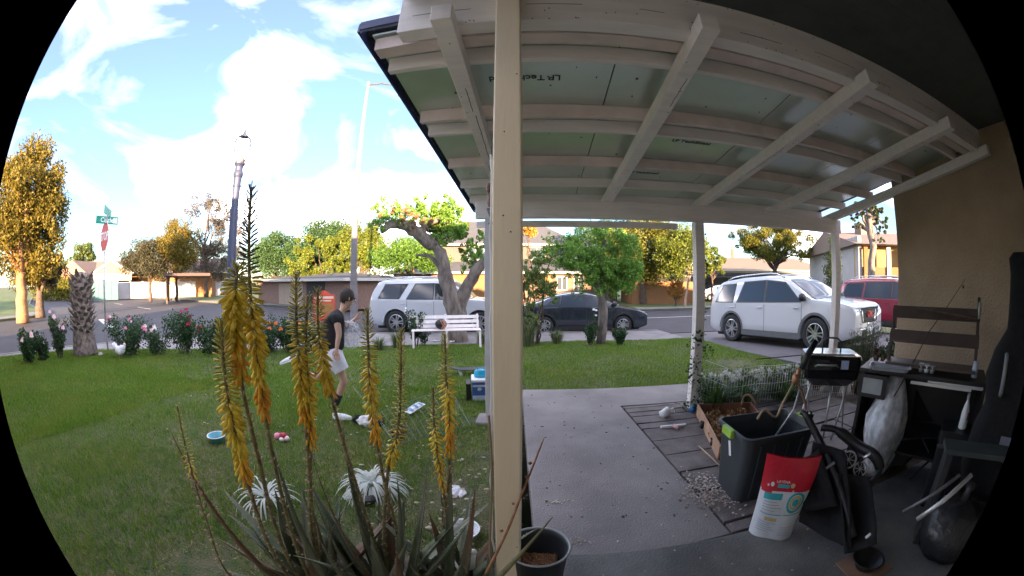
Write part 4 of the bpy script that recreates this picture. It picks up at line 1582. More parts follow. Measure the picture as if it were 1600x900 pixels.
# white mid-size car on the drive, nose towards the house
gp = [(-2.55, .80), (-2.53, 1.0), (-2.42, 1.28), (-2.22, 1.62), (-2.0, 1.72), (-1.2, 1.78), (-.3, 1.79), (.25, 1.74), (.62, 1.60), (1.36, 1.17), (1.9, 1.12), (2.3, 1.06), (2.48, .99), (2.55, .80)]
gmc_rear, gmc_front = at(1150, 450, 11.2), at(1270, 450, 9.5)
mid = (gmc_rear + gmc_front) / 2
dv = (gmc_front - gmc_rear)
ang = math.atan2(dv.y, dv.x)
side = Vector((-math.sin(ang), math.cos(ang), 0))          # left of the car
ctr = mid + side * 0.99
t, sy_, top_, hw_ = car('white_suv', 'white sport utility car parked on the drive with its nose towards the porch', 'car', (ctr.x, ctr.y, drive_z(ctr.y) + .0), ang, 5.05, 1.98, gp, 1.10, (-1.46, 1.46), .385, p_white,
                        [[(-2.18, 1.14), (-1.42, 1.13), (-1.38, 1.62), (-1.92, 1.60)], [(-1.22, 1.13), (-.22, 1.13), (-.24, 1.66), (-1.02, 1.65)], [(-.14, 1.13), (1.02, 1.13), (.46, 1.58), (-.16, 1.66)]],
                        (.50, 1.40), (-2.12, -2.44), pil=(-1.28, -.18, 1.06), cladding=M_('grey_cladding', (.10, .105, .115), .6), scale=1.03)
t.rotation_euler = (0, R(-2.8), ang)
nose(t, hw_, 5.05, .8, p_white, text='GMC', gz=.80, gh=.30, gw=.44, lamp_z=.90)
# white boxier car at the kerb behind the bench
fp = [(-2.4, .85), (-2.38, 1.1), (-2.3, 1.4), (-2.12, 1.70), (-1.9, 1.76), (-1.0, 1.80), (0, 1.79), (.35, 1.74), (.62, 1.60), (1.05, 1.16), (1.7, 1.12), (2.2, 1.05), (2.36, .92), (2.4, .7)]
a_, b_ = at(607, 450, 13.8), at(745, 450, 13.6)
c_ = Vector((-2.55, 13.42, 0))
t, sy_, top_, hw_ = car('white_suv', 'white boxy sport utility car parked at the kerb behind the white bench', 'car', (c_.x, c_.y, -.40), R(-3), 4.85, 1.92, fp, 1.12, (-1.40, 1.40), .39, p_white,
                        [[(-2.02, 1.18), (-1.30, 1.17), (-1.02, 1.62), (-1.80, 1.61)], [(-1.00, 1.16), (-.12, 1.16), (-.12, 1.64), (-.72, 1.63)], [(-.03, 1.16), (.82, 1.16), (.46, 1.58), (-.05, 1.64)]],
                        (.46, 1.10), (-2.06, -2.36), pil=(-1.0, -.08, .86), cladding=p_white, scale=1.08)
nose(t, hw_, 4.85, .8, p_white, gz=.84, gh=.22)
# dark sedan at the kerb
sp = [(-2.45, .70), (-2.42, .90), (-2.3, 1.0), (-1.85, 1.06), (-1.05, 1.34), (-.4, 1.44), (.15, 1.44), (.6, 1.33), (1.3, 1.0), (2.0, .88), (2.35, .76), (2.45, .6)]
sp_c = Vector((2.5, 13.35, -.40))
t, sy_, top_, hw_ = car('dark_sedan', 'dark blue sedan parked at the kerb behind the leafy yard tree', 'car', sp_c, R(-1), 4.75, 1.84, sp, .96, (-1.38, 1.42), .33, p_dark,
                        [[(-1.35, 1.0), (-.88, .99), (-.84, 1.30), (-1.02, 1.27)], [(-.80, .99), (.06, .99), (.04, 1.37), (-.72, 1.33)], [(.13, .99), (1.05, .99), (.52, 1.31), (.12, 1.37)]],
                        (.56, 1.32), (-.98, -1.78), clear=.2, pil=(-.84, .09, 1.12), kind='sedan', tumble=.42)
nose(t, hw_, 4.75, .7, p_dark, gz=.62, gh=.14, lamp_z=.68)
# red people carrier next to it on the drive
rp = [(-2.5, .8), (-2.48, 1.2), (-2.3, 1.62), (-2.0, 1.72), (-1, 1.76), (0, 1.75), (.4, 1.68), (1.5, 1.12), (2.1, .98), (2.4, .85), (2.5, .65)]
rc = at(1350, 450, 13.6)
t, sy_, top_, hw_ = car('red_minivan', 'dark red minivan parked beyond the white sport utility car', 'car', (rc.x + 1.9, rc.y - .5, -.12), R(-80), 5.0, 1.95, rp, 1.08, (-1.5, 1.45), .34, p_red,
                        [[(-2.2, 1.13), (-1.35, 1.12), (-1.3, 1.58), (-2.0, 1.56)], [(-1.2, 1.12), (-.1, 1.12), (-.1, 1.62), (-1.15, 1.6)], [(0, 1.12), (1.3, 1.12), (.5, 1.56), (0, 1.62)]],
                        (.5, 1.5), (-2.1, -2.42), pil=(-1.25, -.05, 1.32))
nose(t, hw_, 5.0, .8, p_red)
# small cars under the far carport
for (px, D, rz_, paint, lab, py) in ((1086, 36, R(-25), p_white, 'white car under the far carport just left of the middle post', 0), (1128, 35, R(-18), p_silver, 'silver car with visible wheel under the far carport right of the middle post', 0), (1062, 38, R(-160), p_dark, 'dark car in the far carport behind the orange bush', 0)):
    q = at(px, 450, D)
    car('parked_car', lab, 'car', (q.x, q.y, -.25), rz_, 4.5, 1.8, [(x * .92, z) for x, z in sp], .94, (-1.27, 1.3), .32, paint,
        [[(-.76, .98), (.04, .98), (.02, 1.34), (-.68, 1.3)], [(.12, .98), (.95, .98), (.48, 1.28), (.1, 1.34)]], (.52, 1.2), (-.9, -1.6), clear=.2, pil=(.08,), kind='sedan', tumble=.42, group='cars under the far carport')
# ------------------------------------------------------------------ yard trees and plants
# gnarled tree behind the bench
b = at(712, 500, 10.6)
b.z = lawn_z(10) - .02
t = thing('gnarled_tree', 'gnarled thick trunked tree with two bent limbs behind the white bench', 'tree', b)


def tp(px, py, D=10.6):
    return at(px, py, D) - b


mb = MB()
g_ = random.Random(3)


def gnarl(pts, rad, n=12):
    """a lumpy limb"""
    P, Rr = [], []
    for i in range(len(pts) - 1):
        for k in range(4):
            s = k / 4
            p = Vector(pts[i]).lerp(Vector(pts[i + 1]), s)
            P.append(p + Vector((g_.uniform(-1, 1), g_.uniform(-1, 1), g_.uniform(-1, 1))) * rad[i] * .10)
            Rr.append((rad[i] + (rad[i + 1] - rad[i]) * s) * g_.uniform(.9, 1.14))
    P.append(Vector(pts[-1]))
    Rr.append(rad[-1])
    mb.tube(P, Rr, n)


gnarl([(0, 0, -.1), tp(716, 500), tp(706, 470), tp(695, 430), tp(688, 395), tp(676, 378)], [.34, .27, .24, .20, .17, .14])
gnarl([tp(716, 490), tp(728, 450), tp(748, 418, 10.4), tp(766, 400, 10.3), tp(783, 388, 10.2), tp(800, 372, 10.1)], [.21, .17, .155, .14, .10, .06])
gnarl([tp(676, 384), tp(655, 366, 10.4), tp(632, 352, 10.3), tp(610, 350, 10.2), tp(596, 362, 10.1)], [.19, .18, .15, .12, .07])
gnarl([tp(655, 366, 10.4), tp(668, 350), tp(690, 340), tp(712, 352, 10.8)], [.12, .10, .07, .03], 8)
gnarl([tp(690, 420), tp(672, 400, 10.9), tp(650, 398, 11.1)], [.08, .06, .03], 7)
gnarl([tp(745, 430, 10.4), tp(740, 400, 10.6), tp(725, 380, 10.9)], [.08, .05, .02], 7)
mb.build('trunk', m_bark, t, smooth=True)


def crown_px(t, base, specs, n, ls, lm, seed, aspect=.5, rr=None, name='crown', droop=.3, sp=1.0):
    """specs: (px, py, D, rx px, ry px)"""
    g = random.Random(seed)
    cl = []
    for (px, py, D, rx, ry) in specs:
        k = R(.1) * D
        for _ in range(max(5, int(rx * ry / 14))):
            a, r_ = g.uniform(0, 2 * PI), g.uniform(0, 1) ** .5
            q = at(px, py, D) + Vector((math.cos(a) * r_ * rx * k * (1 + .1 * sp), g.uniform(-.8, .8) * rx * k * .9, math.sin(a) * r_ * ry * k * (1 + .15 * sp))) - base
            cl.append((q.x, q.y, q.z, g.uniform(.3, .7) * min(rx, ry) * k * .55))
    o = link_mesh(name, quads_mesh(name, leaf_arrays(cl, n, ls, seed, aspect=aspect, droop=droop), lm), t)
    return o


crown_px(t, b, [(608, 328, 10.2, 28, 17), (598, 348, 10.1, 18, 14), (648, 328, 10.4, 26, 16), (680, 330, 10.6, 36, 20), (700, 350, 10.8, 26, 30), (655, 342, 10.5, 24, 10), (594, 362, 10.1, 12, 8), (625, 345, 10.0, 22, 8), (690, 362, 10.3, 14, 12)], 17000, .066, lm_near, 61)
crown_px(t, b, [(688, 350, 11, 26, 18), (720, 365, 11, 12, 26), (640, 338, 10.6, 14, 10)], 7000, .066, lm_yg, 62, name='sunlit_leaves')
crown_px(t, b, [(735, 408, 10.6, 15, 24), (755, 375, 10.4, 20, 14), (738, 440, 10.6, 8, 10), (745, 395, 10.2, 14, 12)], 2600, .07, lm_near, 63, name='inner_leaves')
crown_px(t, b, [(620, 338, 10.1, 28, 10), (648, 348, 10.2, 26, 9)], 2600, .09, leaf_mat('dead_leaf', (.22, .12, .07), (.33, .20, .12), (.42, .28, .18)), 64, name='dead_leaves')

# leafy tree at the right part of the lawn
b = at(940, 500, 9.75)
b.z = lawn_z(9.5) - .02
t = thing('leafy_yard_tree', 'small bright green leafy tree at the lawn edge before the dark sedan', 'tree', b)
mb = MB()
D = 9.75
gnarl([(0, 0, -.1), tp(942, 490, D), tp(940, 455, D), tp(942, 430, D), tp(938, 400, D), tp(945, 375, D)], [.135, .12, .115, .09, .07, .04], 10)
gnarl([tp(940, 455, D), tp(920, 425, 9.6), tp(895, 405, 9.5), tp(870, 395, 9.4)], [.10, .07, .05, .02], 7)
gnarl([tp(941, 440, D), tp(960, 415, 9.9), tp(978, 395, 10)], [.07, .05, .02], 7)
for k in range(16):
    q = tp(866 + k * 8.3, 372 + 40 * ((k * 7) % 5) / 4, 9.5 + .05 * (k % 5))
    limb(mb, tp(938 + (k % 3) * 2, 425 - 12 * (k % 4), D), q, .028, .006, 500 + k, .07, 5, 5)
gnarl([tp(940, 420, D), tp(928, 390, 9.9), tp(915, 375, 10)], [.07, .05, .02], 7)
mb.build('trunk', m_bark, t, smooth=True)
crown_px(t, b, [(885, 392, 9.6, 32, 20), (930, 385, 9.7, 42, 22), (965, 405, 9.8, 32, 32), (925, 420, 9.6, 34, 24), (955, 440, 9.7, 30, 20), (900, 405, 9.4, 26, 18), (945, 365, 9.9, 36, 12), (912, 445, 9.6, 12, 10), (862, 385, 9.5, 18, 10), (850, 405, 9.4, 12, 8), (985, 430, 9.7, 14, 18), (905, 368, 9.8, 14, 8), (962, 462, 9.6, 18, 8), (990, 385, 9.8, 10, 8), (925, 352, 9.9, 10, 8), (856, 372, 9.4, 10, 7), (1000, 410, 9.7, 8, 12), (905, 458, 9.5, 9, 8), (875, 425, 9.3, 12, 8), (975, 368, 9.9, 12, 8)], 34000, .062, lm_near, 65, aspect=.42, droop=.6, sp=2.4)
# bushy small tree left of the sedan
b = at(832, 520, 9.5)
b.z = lawn_z(9.4) - .02
t = thing('willow_bush', 'tall loose light green bush between the near post and the dark sedan', 'bush', b)
mb = MB()
for k in range(7):
    limb(mb, (rng.uniform(-.12, .12), rng.uniform(-.12, .12), -.1), tp(810 + k * 9, rng.uniform(395, 440), 9.5), .03, .01, 70 + k, .05, 5, 5)
mb.build('stem', m_barkd, t, stuff=True)
crown_px(t, b, [(835, 415, 9.5, 20, 18), (845, 440, 9.4, 24, 18), (825, 455, 9.5, 16, 20), (850, 465, 9.4, 18, 16), (832, 488, 9.4, 16, 14), (812, 430, 9.5, 14, 24)], 9500, .062, lm_nearpale, 66, aspect=.4, droop=.7)


def grass_tuft(name, label, base, h, n, lm, seed, spread=.25, cat='plant', w=.012, group=None):
    t = thing(name, label, cat, base, 0, group)
    g = np.random.default_rng(seed)
    a = g.uniform(0, 2 * PI, n)
    l_ = h * g.uniform(.6, 1.1, n)
    le = g.uniform(.15, .8, n) * spread
    r0 = g.uniform(0, .3, n) * spread
    x0, y0 = np.cos(a) * r0, np.sin(a) * r0
    v = np.zeros((n, 2, 4, 3))
    px_, py_ = -np.sin(a) * w / 2, np.cos(a) * w / 2
    mx_, my_, mz = x0 + np.cos(a) * le * .35, y0 + np.sin(a) * le * .35, l_ * .65
    ex, ey, ez = x0 + np.cos(a) * le, y0 + np.sin(a) * le, l_ * g.uniform(.75, 1, n)
    v[:, 0, 0] = np.stack([x0 - px_, y0 - py_, 0 * x0], 1)
    v[:, 0, 1] = np.stack([x0 + px_, y0 + py_, 0 * x0], 1)
    v[:, 0, 2] = np.stack([mx_ + px_, my_ + py_, mz], 1)
    v[:, 0, 3] = np.stack([mx_ - px_, my_ - py_, mz], 1)
    v[:, 1, 0] = v[:, 0, 3]
    v[:, 1, 1] = v[:, 0, 2]
    v[:, 1, 2] = np.stack([ex + px_ * .2, ey + py_ * .2, ez], 1)
    v[:, 1, 3] = np.stack([ex - px_ * .2, ey - py_ * .2, ez], 1)
    link_mesh('leaf', quads_mesh('leaf', v.reshape(-1, 3), lm), t, stuff=True)
    return t


def lawn_at(px, D, y=450):
    q = at(px, y, D)
    return Vector((q.x, q.y, lawn_z(q.y) - .01))


lm_grassy = leaf_mat('coarse_grass', (.06, .09, .03), (.12, .17, .06), (.28, .26, .15))
grass_tuft('tall_grass', 'clump of tall dry tipped grass at the foot of the loose bush', lawn_at(826, 9.2), .75, 260, lm_grassy, 1, .5)
grass_tuft('tall_grass', 'pale dry grass clump right of the loose bush beside the sedan wheel', lawn_at(872, 9.6), .42, 160, lm_grassy, 2, .35)
grass_tuft('tall_grass', 'weedy green clump under the left end of the white bench', lawn_at(618, 9.2), .45, 180, lm_grassy, 3, .35)
grass_tuft('tall_grass', 'weedy green clump under the right end of the white bench', lawn_at(752, 9.5), .4, 160, lm_grassy, 4, .3)
grass_tuft('tall_grass', 'low weeds along the lawn edge between bench and white car wheel', lawn_at(590, 8.9), .35, 160, lm_grassy, 5, .4)


def shrub(name, label, cat, base, w, h, n, ls, lm, seed, flowers=None, group=None, stems=8, aspect=.6, fsize=.04, fl=None):
    t = thing(name, label, cat, base, 0, group)
    g = random.Random(seed)
    mb = MB()
    cl = []
    tips = []
    for k in range(stems):
        a = g.uniform(0, 2 * PI)
        r_ = g.uniform(.2, 1) * w / 2
        q = Vector((math.cos(a) * r_, math.sin(a) * r_, h * g.uniform(.65, 1.0)))
        mb.tube([(q.x * .2, q.y * .2, -.03), (q.x * .6, q.y * .6, q.z * .5), q], [.010, .008, .004], 5)
        tips.append(q)
        for s in (.35, .55, .75, .92):
            cl.append((q.x * s, q.y * s, q.z * s, w * g.uniform(.12, .2)))
    mb.build('stem', m_barkd, t, stuff=True)
    link_mesh('foliage', quads_mesh('foliage', leaf_arrays(cl, n, ls, seed, aspect=aspect), lm), t)
    for fm, cnt in (flowers or []):
        for k in range(int(cnt * 1.8)):
            q = g.choice(tips) + Vector((g.uniform(-.06, .06), g.uniform(-.06, .06), g.uniform(-.02, .09)))
            s = fsize * g.uniform(.8, 1.25)
            mb = MB(Matrix.Translation(q))
            for j in range(9):
                a = j * 2.4
                e = .35 + .07 * j
                d = Vector((math.cos(a) * math.cos(e), math.sin(a) * math.cos(e), math.sin(e) * .8 - .1))
                c_ = d * s * .55
                u_ = d.cross(Vector((0, 0, 1))).normalized() * s * .5
                w_ = d.cross(u_).normalized() * s * .5
                mb.add([c_ - u_ * .9, c_ - w_ + d * s * .2, c_ + u_ * .9, c_ + w_ + d * s * .1], [(0, 1, 2, 3)])
            mb.ball((0, 0, s * .15), s * .42, 6, 4)
            mb.build('bloom', fm, t)
    return t


f_pink = M_('pink_petal', (.78, .27, .40), .7, vary=.2, scale=30)
f_pale = M_('pale_pink_petal', (.85, .60, .66), .7, vary=.1, scale=30)
f_red = M_('crimson_petal', (.42, .015, .05), .6, vary=.2, scale=30)
f_white = M_('white_petal', (.85, .84, .82), .7, vary=.05)
f_orange = M_('orange_petal', (.85, .20, .06), .6, vary=.2, scale=30)
f_yellow = M_('yellow_petal', (.85, .62, .10), .6, vary=.2, scale=30)
RG = 'rose bushes along the lawn edge'
for i, (px, D, w, h_, fl, lab) in enumerate([
    (38, 9.9, .8, .75, [(f_pale, 3)], 'dark rose bush with few pale blooms at the far left edge'),
    (86, 10.2, .45, .85, [(f_pale, 4)], 'thin pink rose stem bush just left of the palm stump'),
    (62, 10.1, .5, .7, [(f_pale, 2)], 'low dark rose bush second from the left edge'),
    (196, 9.9, .95, .82, [(f_pale, 2), (f_pink, 4)], 'round rose bush with pink blooms behind the white chicken'),
    (238, 9.75, .6, .72, [(f_pale, 2), (f_white, 1)], 'sparse rose bush with pale blooms right of the pink one'),
    (285, 9.6, .8, .85, [(f_red, 4)], 'rose bush with dark red blooms left of the lamp post'),
    (327, 9.45, .8, .80, [(f_red, 4), (f_pink, 1)], 'rose bush with crimson blooms in front of the lamp post'),
    (368, 9.3, .75, .75, [(f_red, 1), (f_orange, 1)], 'rose bush directly behind the tallest aloe spike'),
    (408, 9.2, .8, .80, [(f_orange, 3), (f_yellow, 3)], 'rose bush with orange and yellow blooms right of the tallest aloe'),
    (448, 9.05, .7, .76, [(f_orange, 2), (f_pale, 1)], 'rose bush with a few orange blooms left of the running person'),
    (486, 9.0, .6, .72, [(f_yellow, 3), (f_orange, 2)], 'rose bush with yellow blooms just behind the running person'),
]):
    shrub('rose_bush', lab, 'rose bush', lawn_at(px, D - .25), w * (1.05, 1.5, 1.2, 1.35, 1.6, 1.25, 1.75, 1.3, 1.6, 1.2, 1.5)[i], h_ * (.9, 1.1, .8, 1.05, .85, 1.15, .95, 1.2, .9, 1.1, 1.0)[i], 2600 if w > .6 else 1300, .06, lm_rose, 200 + i, fl, RG, stems=11, fsize=.072)
shrub('flowering_plant', 'tall leafy plant with a dark bloom at the left end of the bench', 'plant', lawn_at(648, 9.4), .55, .95, 900, .06, lm_rose, 230, [(f_white, 2), (f_red, 1)], stems=7)
shrub('small_shrub', 'small dark green shrub left of the leafy yard tree trunk', 'shrub', lawn_at(922, 9.45), .5, .62, 1000, .055, lm_rose, 231, [(f_yellow, 0)])
shrub('small_shrub', 'round green shrub just right of the leafy yard tree trunk', 'shrub', lawn_at(971, 9.5), .5, .50, 1200, .055, lm_rose, 232, [(f_red, 1)])
shrub('flowering_plant', 'thin plant with a pale yellow flower spike before the sedan', 'plant', lawn_at(930, 9.3), .2, .95, 160, .05, lm_rose, 233, [(f_white, 2)], stems=2, fsize=.05)
shrub('small_shrub', 'sparse weedy shrub below the sedan rear door', 'shrub', lawn_at(868, 9.7), .4, .4, 300, .04, lm_rose, 234)
shrub('small_shrub', 'leafy weeds growing through the seat of the white bench', 'shrub', lawn_at(660, 9.5), .4, .5, 420, .05, lm_rose, 235)

# palm stump with old leaf bases
b = lawn_at(127, 10.2)
t = thing('palm_stump', 'stubby palm trunk stump covered in ragged dry leaf bases', 'palm stump', b)
m_boot = M_('palm_boot', (.13, .095, .08), .95, vary=.45, scale=12, bump=.8, bscale=40, col2=(.26, .21, .185))
mb = MB()
mb.lathe([(0, 0), (.36, 0), (.355, .1), (.33, .25), (.31, .5), (.27, .6), (.27, 1.7), (.18, 1.82), (0, 1.85)], 18)
mb.build('trunk', m_boot, t, smooth=True)
g_ = random.Random(8)
for k in range(110):
    a = k * 2.39996
    z = .48 + (k / 110) * 1.28
    r_ = .275 - .05 * max(0, z - 1.4)
    L = g_.uniform(.10, .19)
    out_ = Vector((math.cos(a), math.sin(a), 0))
    si = Vector((-math.sin(a), math.cos(a), 0)) * g_.uniform(.05, .085)
    p0 = out_ * r_ * .85 + Vector((0, 0, z))
    p1 = out_ * (r_ + g_.uniform(.04, .10)) + Vector((0, 0, z + L * .55))
    p2 = out_ * (r_ + g_.uniform(.06, .17)) + Vector((0, 0, z + L)) + si * g_.uniform(-1, 1)
    th = out_ * .03
    mb = MB()
    mb.add([p0 - si, p0 + si, p1 + si * .8, p1 - si * .8, p2 + si * .3, p2 - si * .3, p0 - si - th, p0 + si - th, p1 + si * .8 - th, p1 - si * .8 - th],
           [(0, 1, 2, 3), (3, 2, 4, 5), (7, 6, 9, 8), (8, 9, 5, 4), (1, 7, 8, 2), (6, 0, 3, 9), (2, 8, 4), (9, 3, 5)])
    mb.build('leaf_base', m_boot, t)

# white hen
b = lawn_at(181, 9.2)
t = thing('hen', 'white hen pecking beside the palm stump', 'hen', b, R(10))
mb = MB()
# one skinned body: tail - body - neck - head
mb.ball((0, 0, .20), (.15, .10, .10), 14, 10)
mb.ball((.10, 0, .235), (.09, .075, .09), 12, 8)
mb.tube([(.12, 0, .24), (.18, 0, .28), (.205, 0, .33)], [.07, .045, .032], 10)
mb.ball((.215, 0, .345), (.036, .028, .030), 10, 7)
for k in range(7):
    a = -.35 + k * .12
    mb.tube([(-.08, a * .05, .22), (-.17, a * .12, .28 + .02 * (k % 3)), (-.21 - .01 * k % 2, a * .2, .35)], [.05, .035, .01], 6, flat=.4)
mb.build('body', m_white, t, smooth=True)
mb = MB()
mb.add([(.245, -.008, .345), (.245, .008, .345), (.275, 0, .335), (.245, 0, .355)], [(0, 2, 3), (1, 3, 2), (0, 1, 2)])
mb.build('beak', M_('beak_horn', (.6, .4, .12), .5), t)
mb = MB()
mb.tube([(.195, 0, .366), (.205, 0, .382), (.215, 0, .376), (.225, 0, .386), (.236, 0, .374), (.246, 0, .366)], [.006, .010, .008, .011, .008, .004], 6)
mb.build('comb', M_('comb_red', (.55, .03, .03), .5), t)
for s in (-1, 1):
    mb = MB()
    mb.tube([(0, s * .04, .13), (.01, s * .04, .01)], .007, 6)
    for a in (-.5, 0, .5):
        mb.tube([(.01, s * .04, .006), (.01 + .05 * math.cos(a), s * .04 + .05 * math.sin(a), .004)], .004, 5)
    mb.build('leg', M_('leg_yellow', (.5, .35, .1), .6), t)
b = lawn_at(166, 10.0)
t = thing('white_stone', 'pale garden stones in a row under the roses by the stump', 'stone edging', b)
for k in range(7):
    mb = MB()
    q = lawn_at(150 + k * 46, 9.9 - .12 * k)
    mb.ball(q + Vector((0, 0, .03)), (.12, .07, .06), 8, 5, .15)
    mb.build('stone', m_rock, t, wd=True)

# white bench
b = at(645, 500, 8.95)
e = at(750, 500, 9.05)
b.z = e.z = lawn_z(8.8)
d = e - b
t = thing('garden_bench', 'long white slatted garden bench with weeds growing round it', 'bench', b, math.atan2(d.y, d.x))
L = d.length
m_bench = M_('chalky_white_paint', (.72, .66, .64), .6, vary=.08, scale=8)
for k, x in enumerate((.0, L * .5, L)):
    mb = MB()
    mb.bar((x, -.02, .0), (x, .03, .42), .05, .05, (1, 0, 0))
    mb.build('leg', m_bench, t)
    mb = MB()
    mb.bar((x, .52, .0), (x, .40, .42), .05, .05, (1, 0, 0))
    mb.bar((x, .40, .42), (x, .52, .80), .045, .045, (1, 0, 0))
    mb.build('leg', m_bench, t)
    mb = MB()
    mb.bar((x, .0, .40), (x, .42, .40), .045, .045)
    mb.build('seat_support', m_bench, t)
for k in range(4):
    mb = MB()
    y = .02 + k * .11
    mb.box(-.04, L + .04, y, y + .085, .425, .445)
    mb.build('seat_slat', m_bench, t, bevel=.004)
for k in range(3):
    z = .50 + k * .115
    y = .41 + (z - .42) * .31
    mb = MB()
    mb.bar((-.04, y, z), (L + .04, y, z), .018, .085, (0, .3, 1))
    mb.build('back_slat', m_bench, t, bevel=.004)
# basket on the bench
q = t.matrix_basis @ Vector((L * .42, .22, .448))
t2 = thing('patterned_bag', 'brown and black patterned ball shaped bag on the white bench seat', 'bag', q)
mb = MB()
mb.ball((0, 0, .13), (.15, .13, .13), 14, 9)
mb.build('bag_body', m_black, t2, smooth=True)
mb = MB()
for k in range(5):
    a = k * .5
    mb.tube([(.02 + .13 * math.sin(a + j * .35) * math.cos(j * .5 - 1), -.13 * math.cos(j * .5 - 1), .13 + .13 * math.sin(j * .5 - 1)) for j in range(5)], .010, 5)
mb.build('stripe', M_('tan_stripe', (.45, .22, .13), .7), t2)
# small white things lying under the bench
for k, (px, py) in enumerate(((680, 535), (706, 536))):
    q = gr(px, py, -.19)
    mb = MB(Matrix.Translation(q) @ Matrix.Rotation(k * 1.1, 4, 'Z'))
    mb.tube([(-.12, 0, .03), (-.02, .01, .045), (.06, 0, .03), (.13, .02, .04)], [.035, .045, .04, .02], 8, flat=.5)
    tag(mb.build('lawn_litter', m_whitep, smooth=True), ('white crumpled wrapper in the grass under the left half of the bench', 'white crumpled wrapper in the grass under the right half of the bench')[k], 'wrapper')

# red banner on the far verge
q = at(506, 468, 16.5)
t = thing('red_banner_sign', 'small red sign board with crown shaped top behind the aloe spikes', 'sign', (q.x, q.y, -.40))
X = Matrix.Rotation(R(18), 4, 'Z')
mb = MB(X)
w = .50
pts = [(-w, .15), (w, .15), (w, 1.30), (.32 * 1, 1.32), (.16, 1.44), (0, 1.50), (-.16, 1.44), (-.32, 1.32), (-w, 1.30)]
n = len(pts)
mb.add([(x, 0, z) for x, z in pts] + [(x, .03, z) for x, z in pts], [tuple(range(n)), tuple(range(2 * n - 1, n - 1, -1))] + [(i, n + i, n + (i + 1) % n, (i + 1) % n) for i in range(n)])
bd = mb.build('board', M_('banner_red', (.62, .07, .03), .6, vary=.1), t)
mb = MB(X)
mb.box(-w + .06, w - .06, -.006, -.001, 1.14, 1.24)
mb.box(-w + .16, w - .16, -.006, -.001, 1.02, 1.08)
mb.build('pale_band', M_('cream_print', (.75, .60, .45), .7), bd)
mb = MB(X)
mb.box(-w + .08, w - .08, -.006, -.001, .42, .94)
mb.build('picture', M_('yellow_print', (.70, .42, .08), .7, vary=.5, scale=7, col2=(.35, .10, .05)), bd)
mb = MB(X)
mb.box(-w + .02, -w + .08, .032, .06, -.05, 1.2)
mb.build('stake', m_wood_w, t)
mb = MB(X)
mb.box(w - .08, w - .02, .032, .06, -.05, 1.2)
mb.build('stake', m_wood_w, t)
# ------------------------------------------------------------------ aloes in front of the door
m_bud = M_('bud_green', (.34, .33, .06), .5, vary=.25, scale=25, col2=(.55, .46, .06))
m_yel = M_('aloe_yellow', (.82, .52, .025), .45, vary=.35, scale=30, col2=(.90, .74, .08))
m_ora = M_('aloe_orange', (.85, .36, .02), .45, vary=.2, scale=18, col2=(.88, .5, .03))
m_dbud = M_('bud_grey', (.10, .095, .075), .6, vary=.3, scale=30)
m_stalk = M_('aloe_stalk', (.19, .145, .075), .7, vary=.35, scale=40, bump=.3, col2=(.27, .25, .11))
m_scar = M_('dry_bract', (.38, .29, .20), .8, vary=.3)
m_aloe = M_('aloe_leaf', (.085, .135, .065), .5, vary=.3, scale=4, bump=.15, bscale=25, col2=(.19, .20, .14), stretch=(3, 3, .6))
m_aloer = M_('aloe_leaf_red', (.26, .115, .075), .55, vary=.35, scale=5, bump=.15, col2=(.16, .15, .10))
m_tooth = M_('aloe_tooth', (.45, .36, .24), .7)


def catmull(pts, n):
    P = [Vector(p) for p in pts]
    P = [P[0] * 2 - P[1]] + P + [P[-1] * 2 - P[-2]]
    out = []
    m = len(P) - 3
    for i in range(m):
        for k in range(n):
            s = k / n
            a, b, c, d = P[i:i + 4]
            out.append(.5 * ((2 * b) + (c - a) * s + (2 * a - 5 * b + 4 * c - d) * s * s + (3 * b - a - 3 * c + d) * s ** 3))
    out.append(P[-2])
    return out


def blossom(mb, p, ax, L, r_):
    """a small closed trumpet"""
    ax = ax.normalized()
    s = ax.cross(Vector((.3, .2, .9))).normalized()
    t_ = ax.cross(s)
    vs = []
    for f, k in ((0, .45), (.35, .95), (.75, 1.0), (1.0, .62)):
        for j in range(5):
            a = 2 * PI * j / 5
            vs.append(p + ax * L * f + (s * math.cos(a) + t_ * math.sin(a)) * r_ * k)
    fs = [(i * 5 + j, i * 5 + (j + 1) % 5, (i + 1) * 5 + (j + 1) % 5, (i + 1) * 5 + j) for i in range(3) for j in range(5)] + [(15, 16, 17, 18, 19)]
    mb.add(vs, fs)


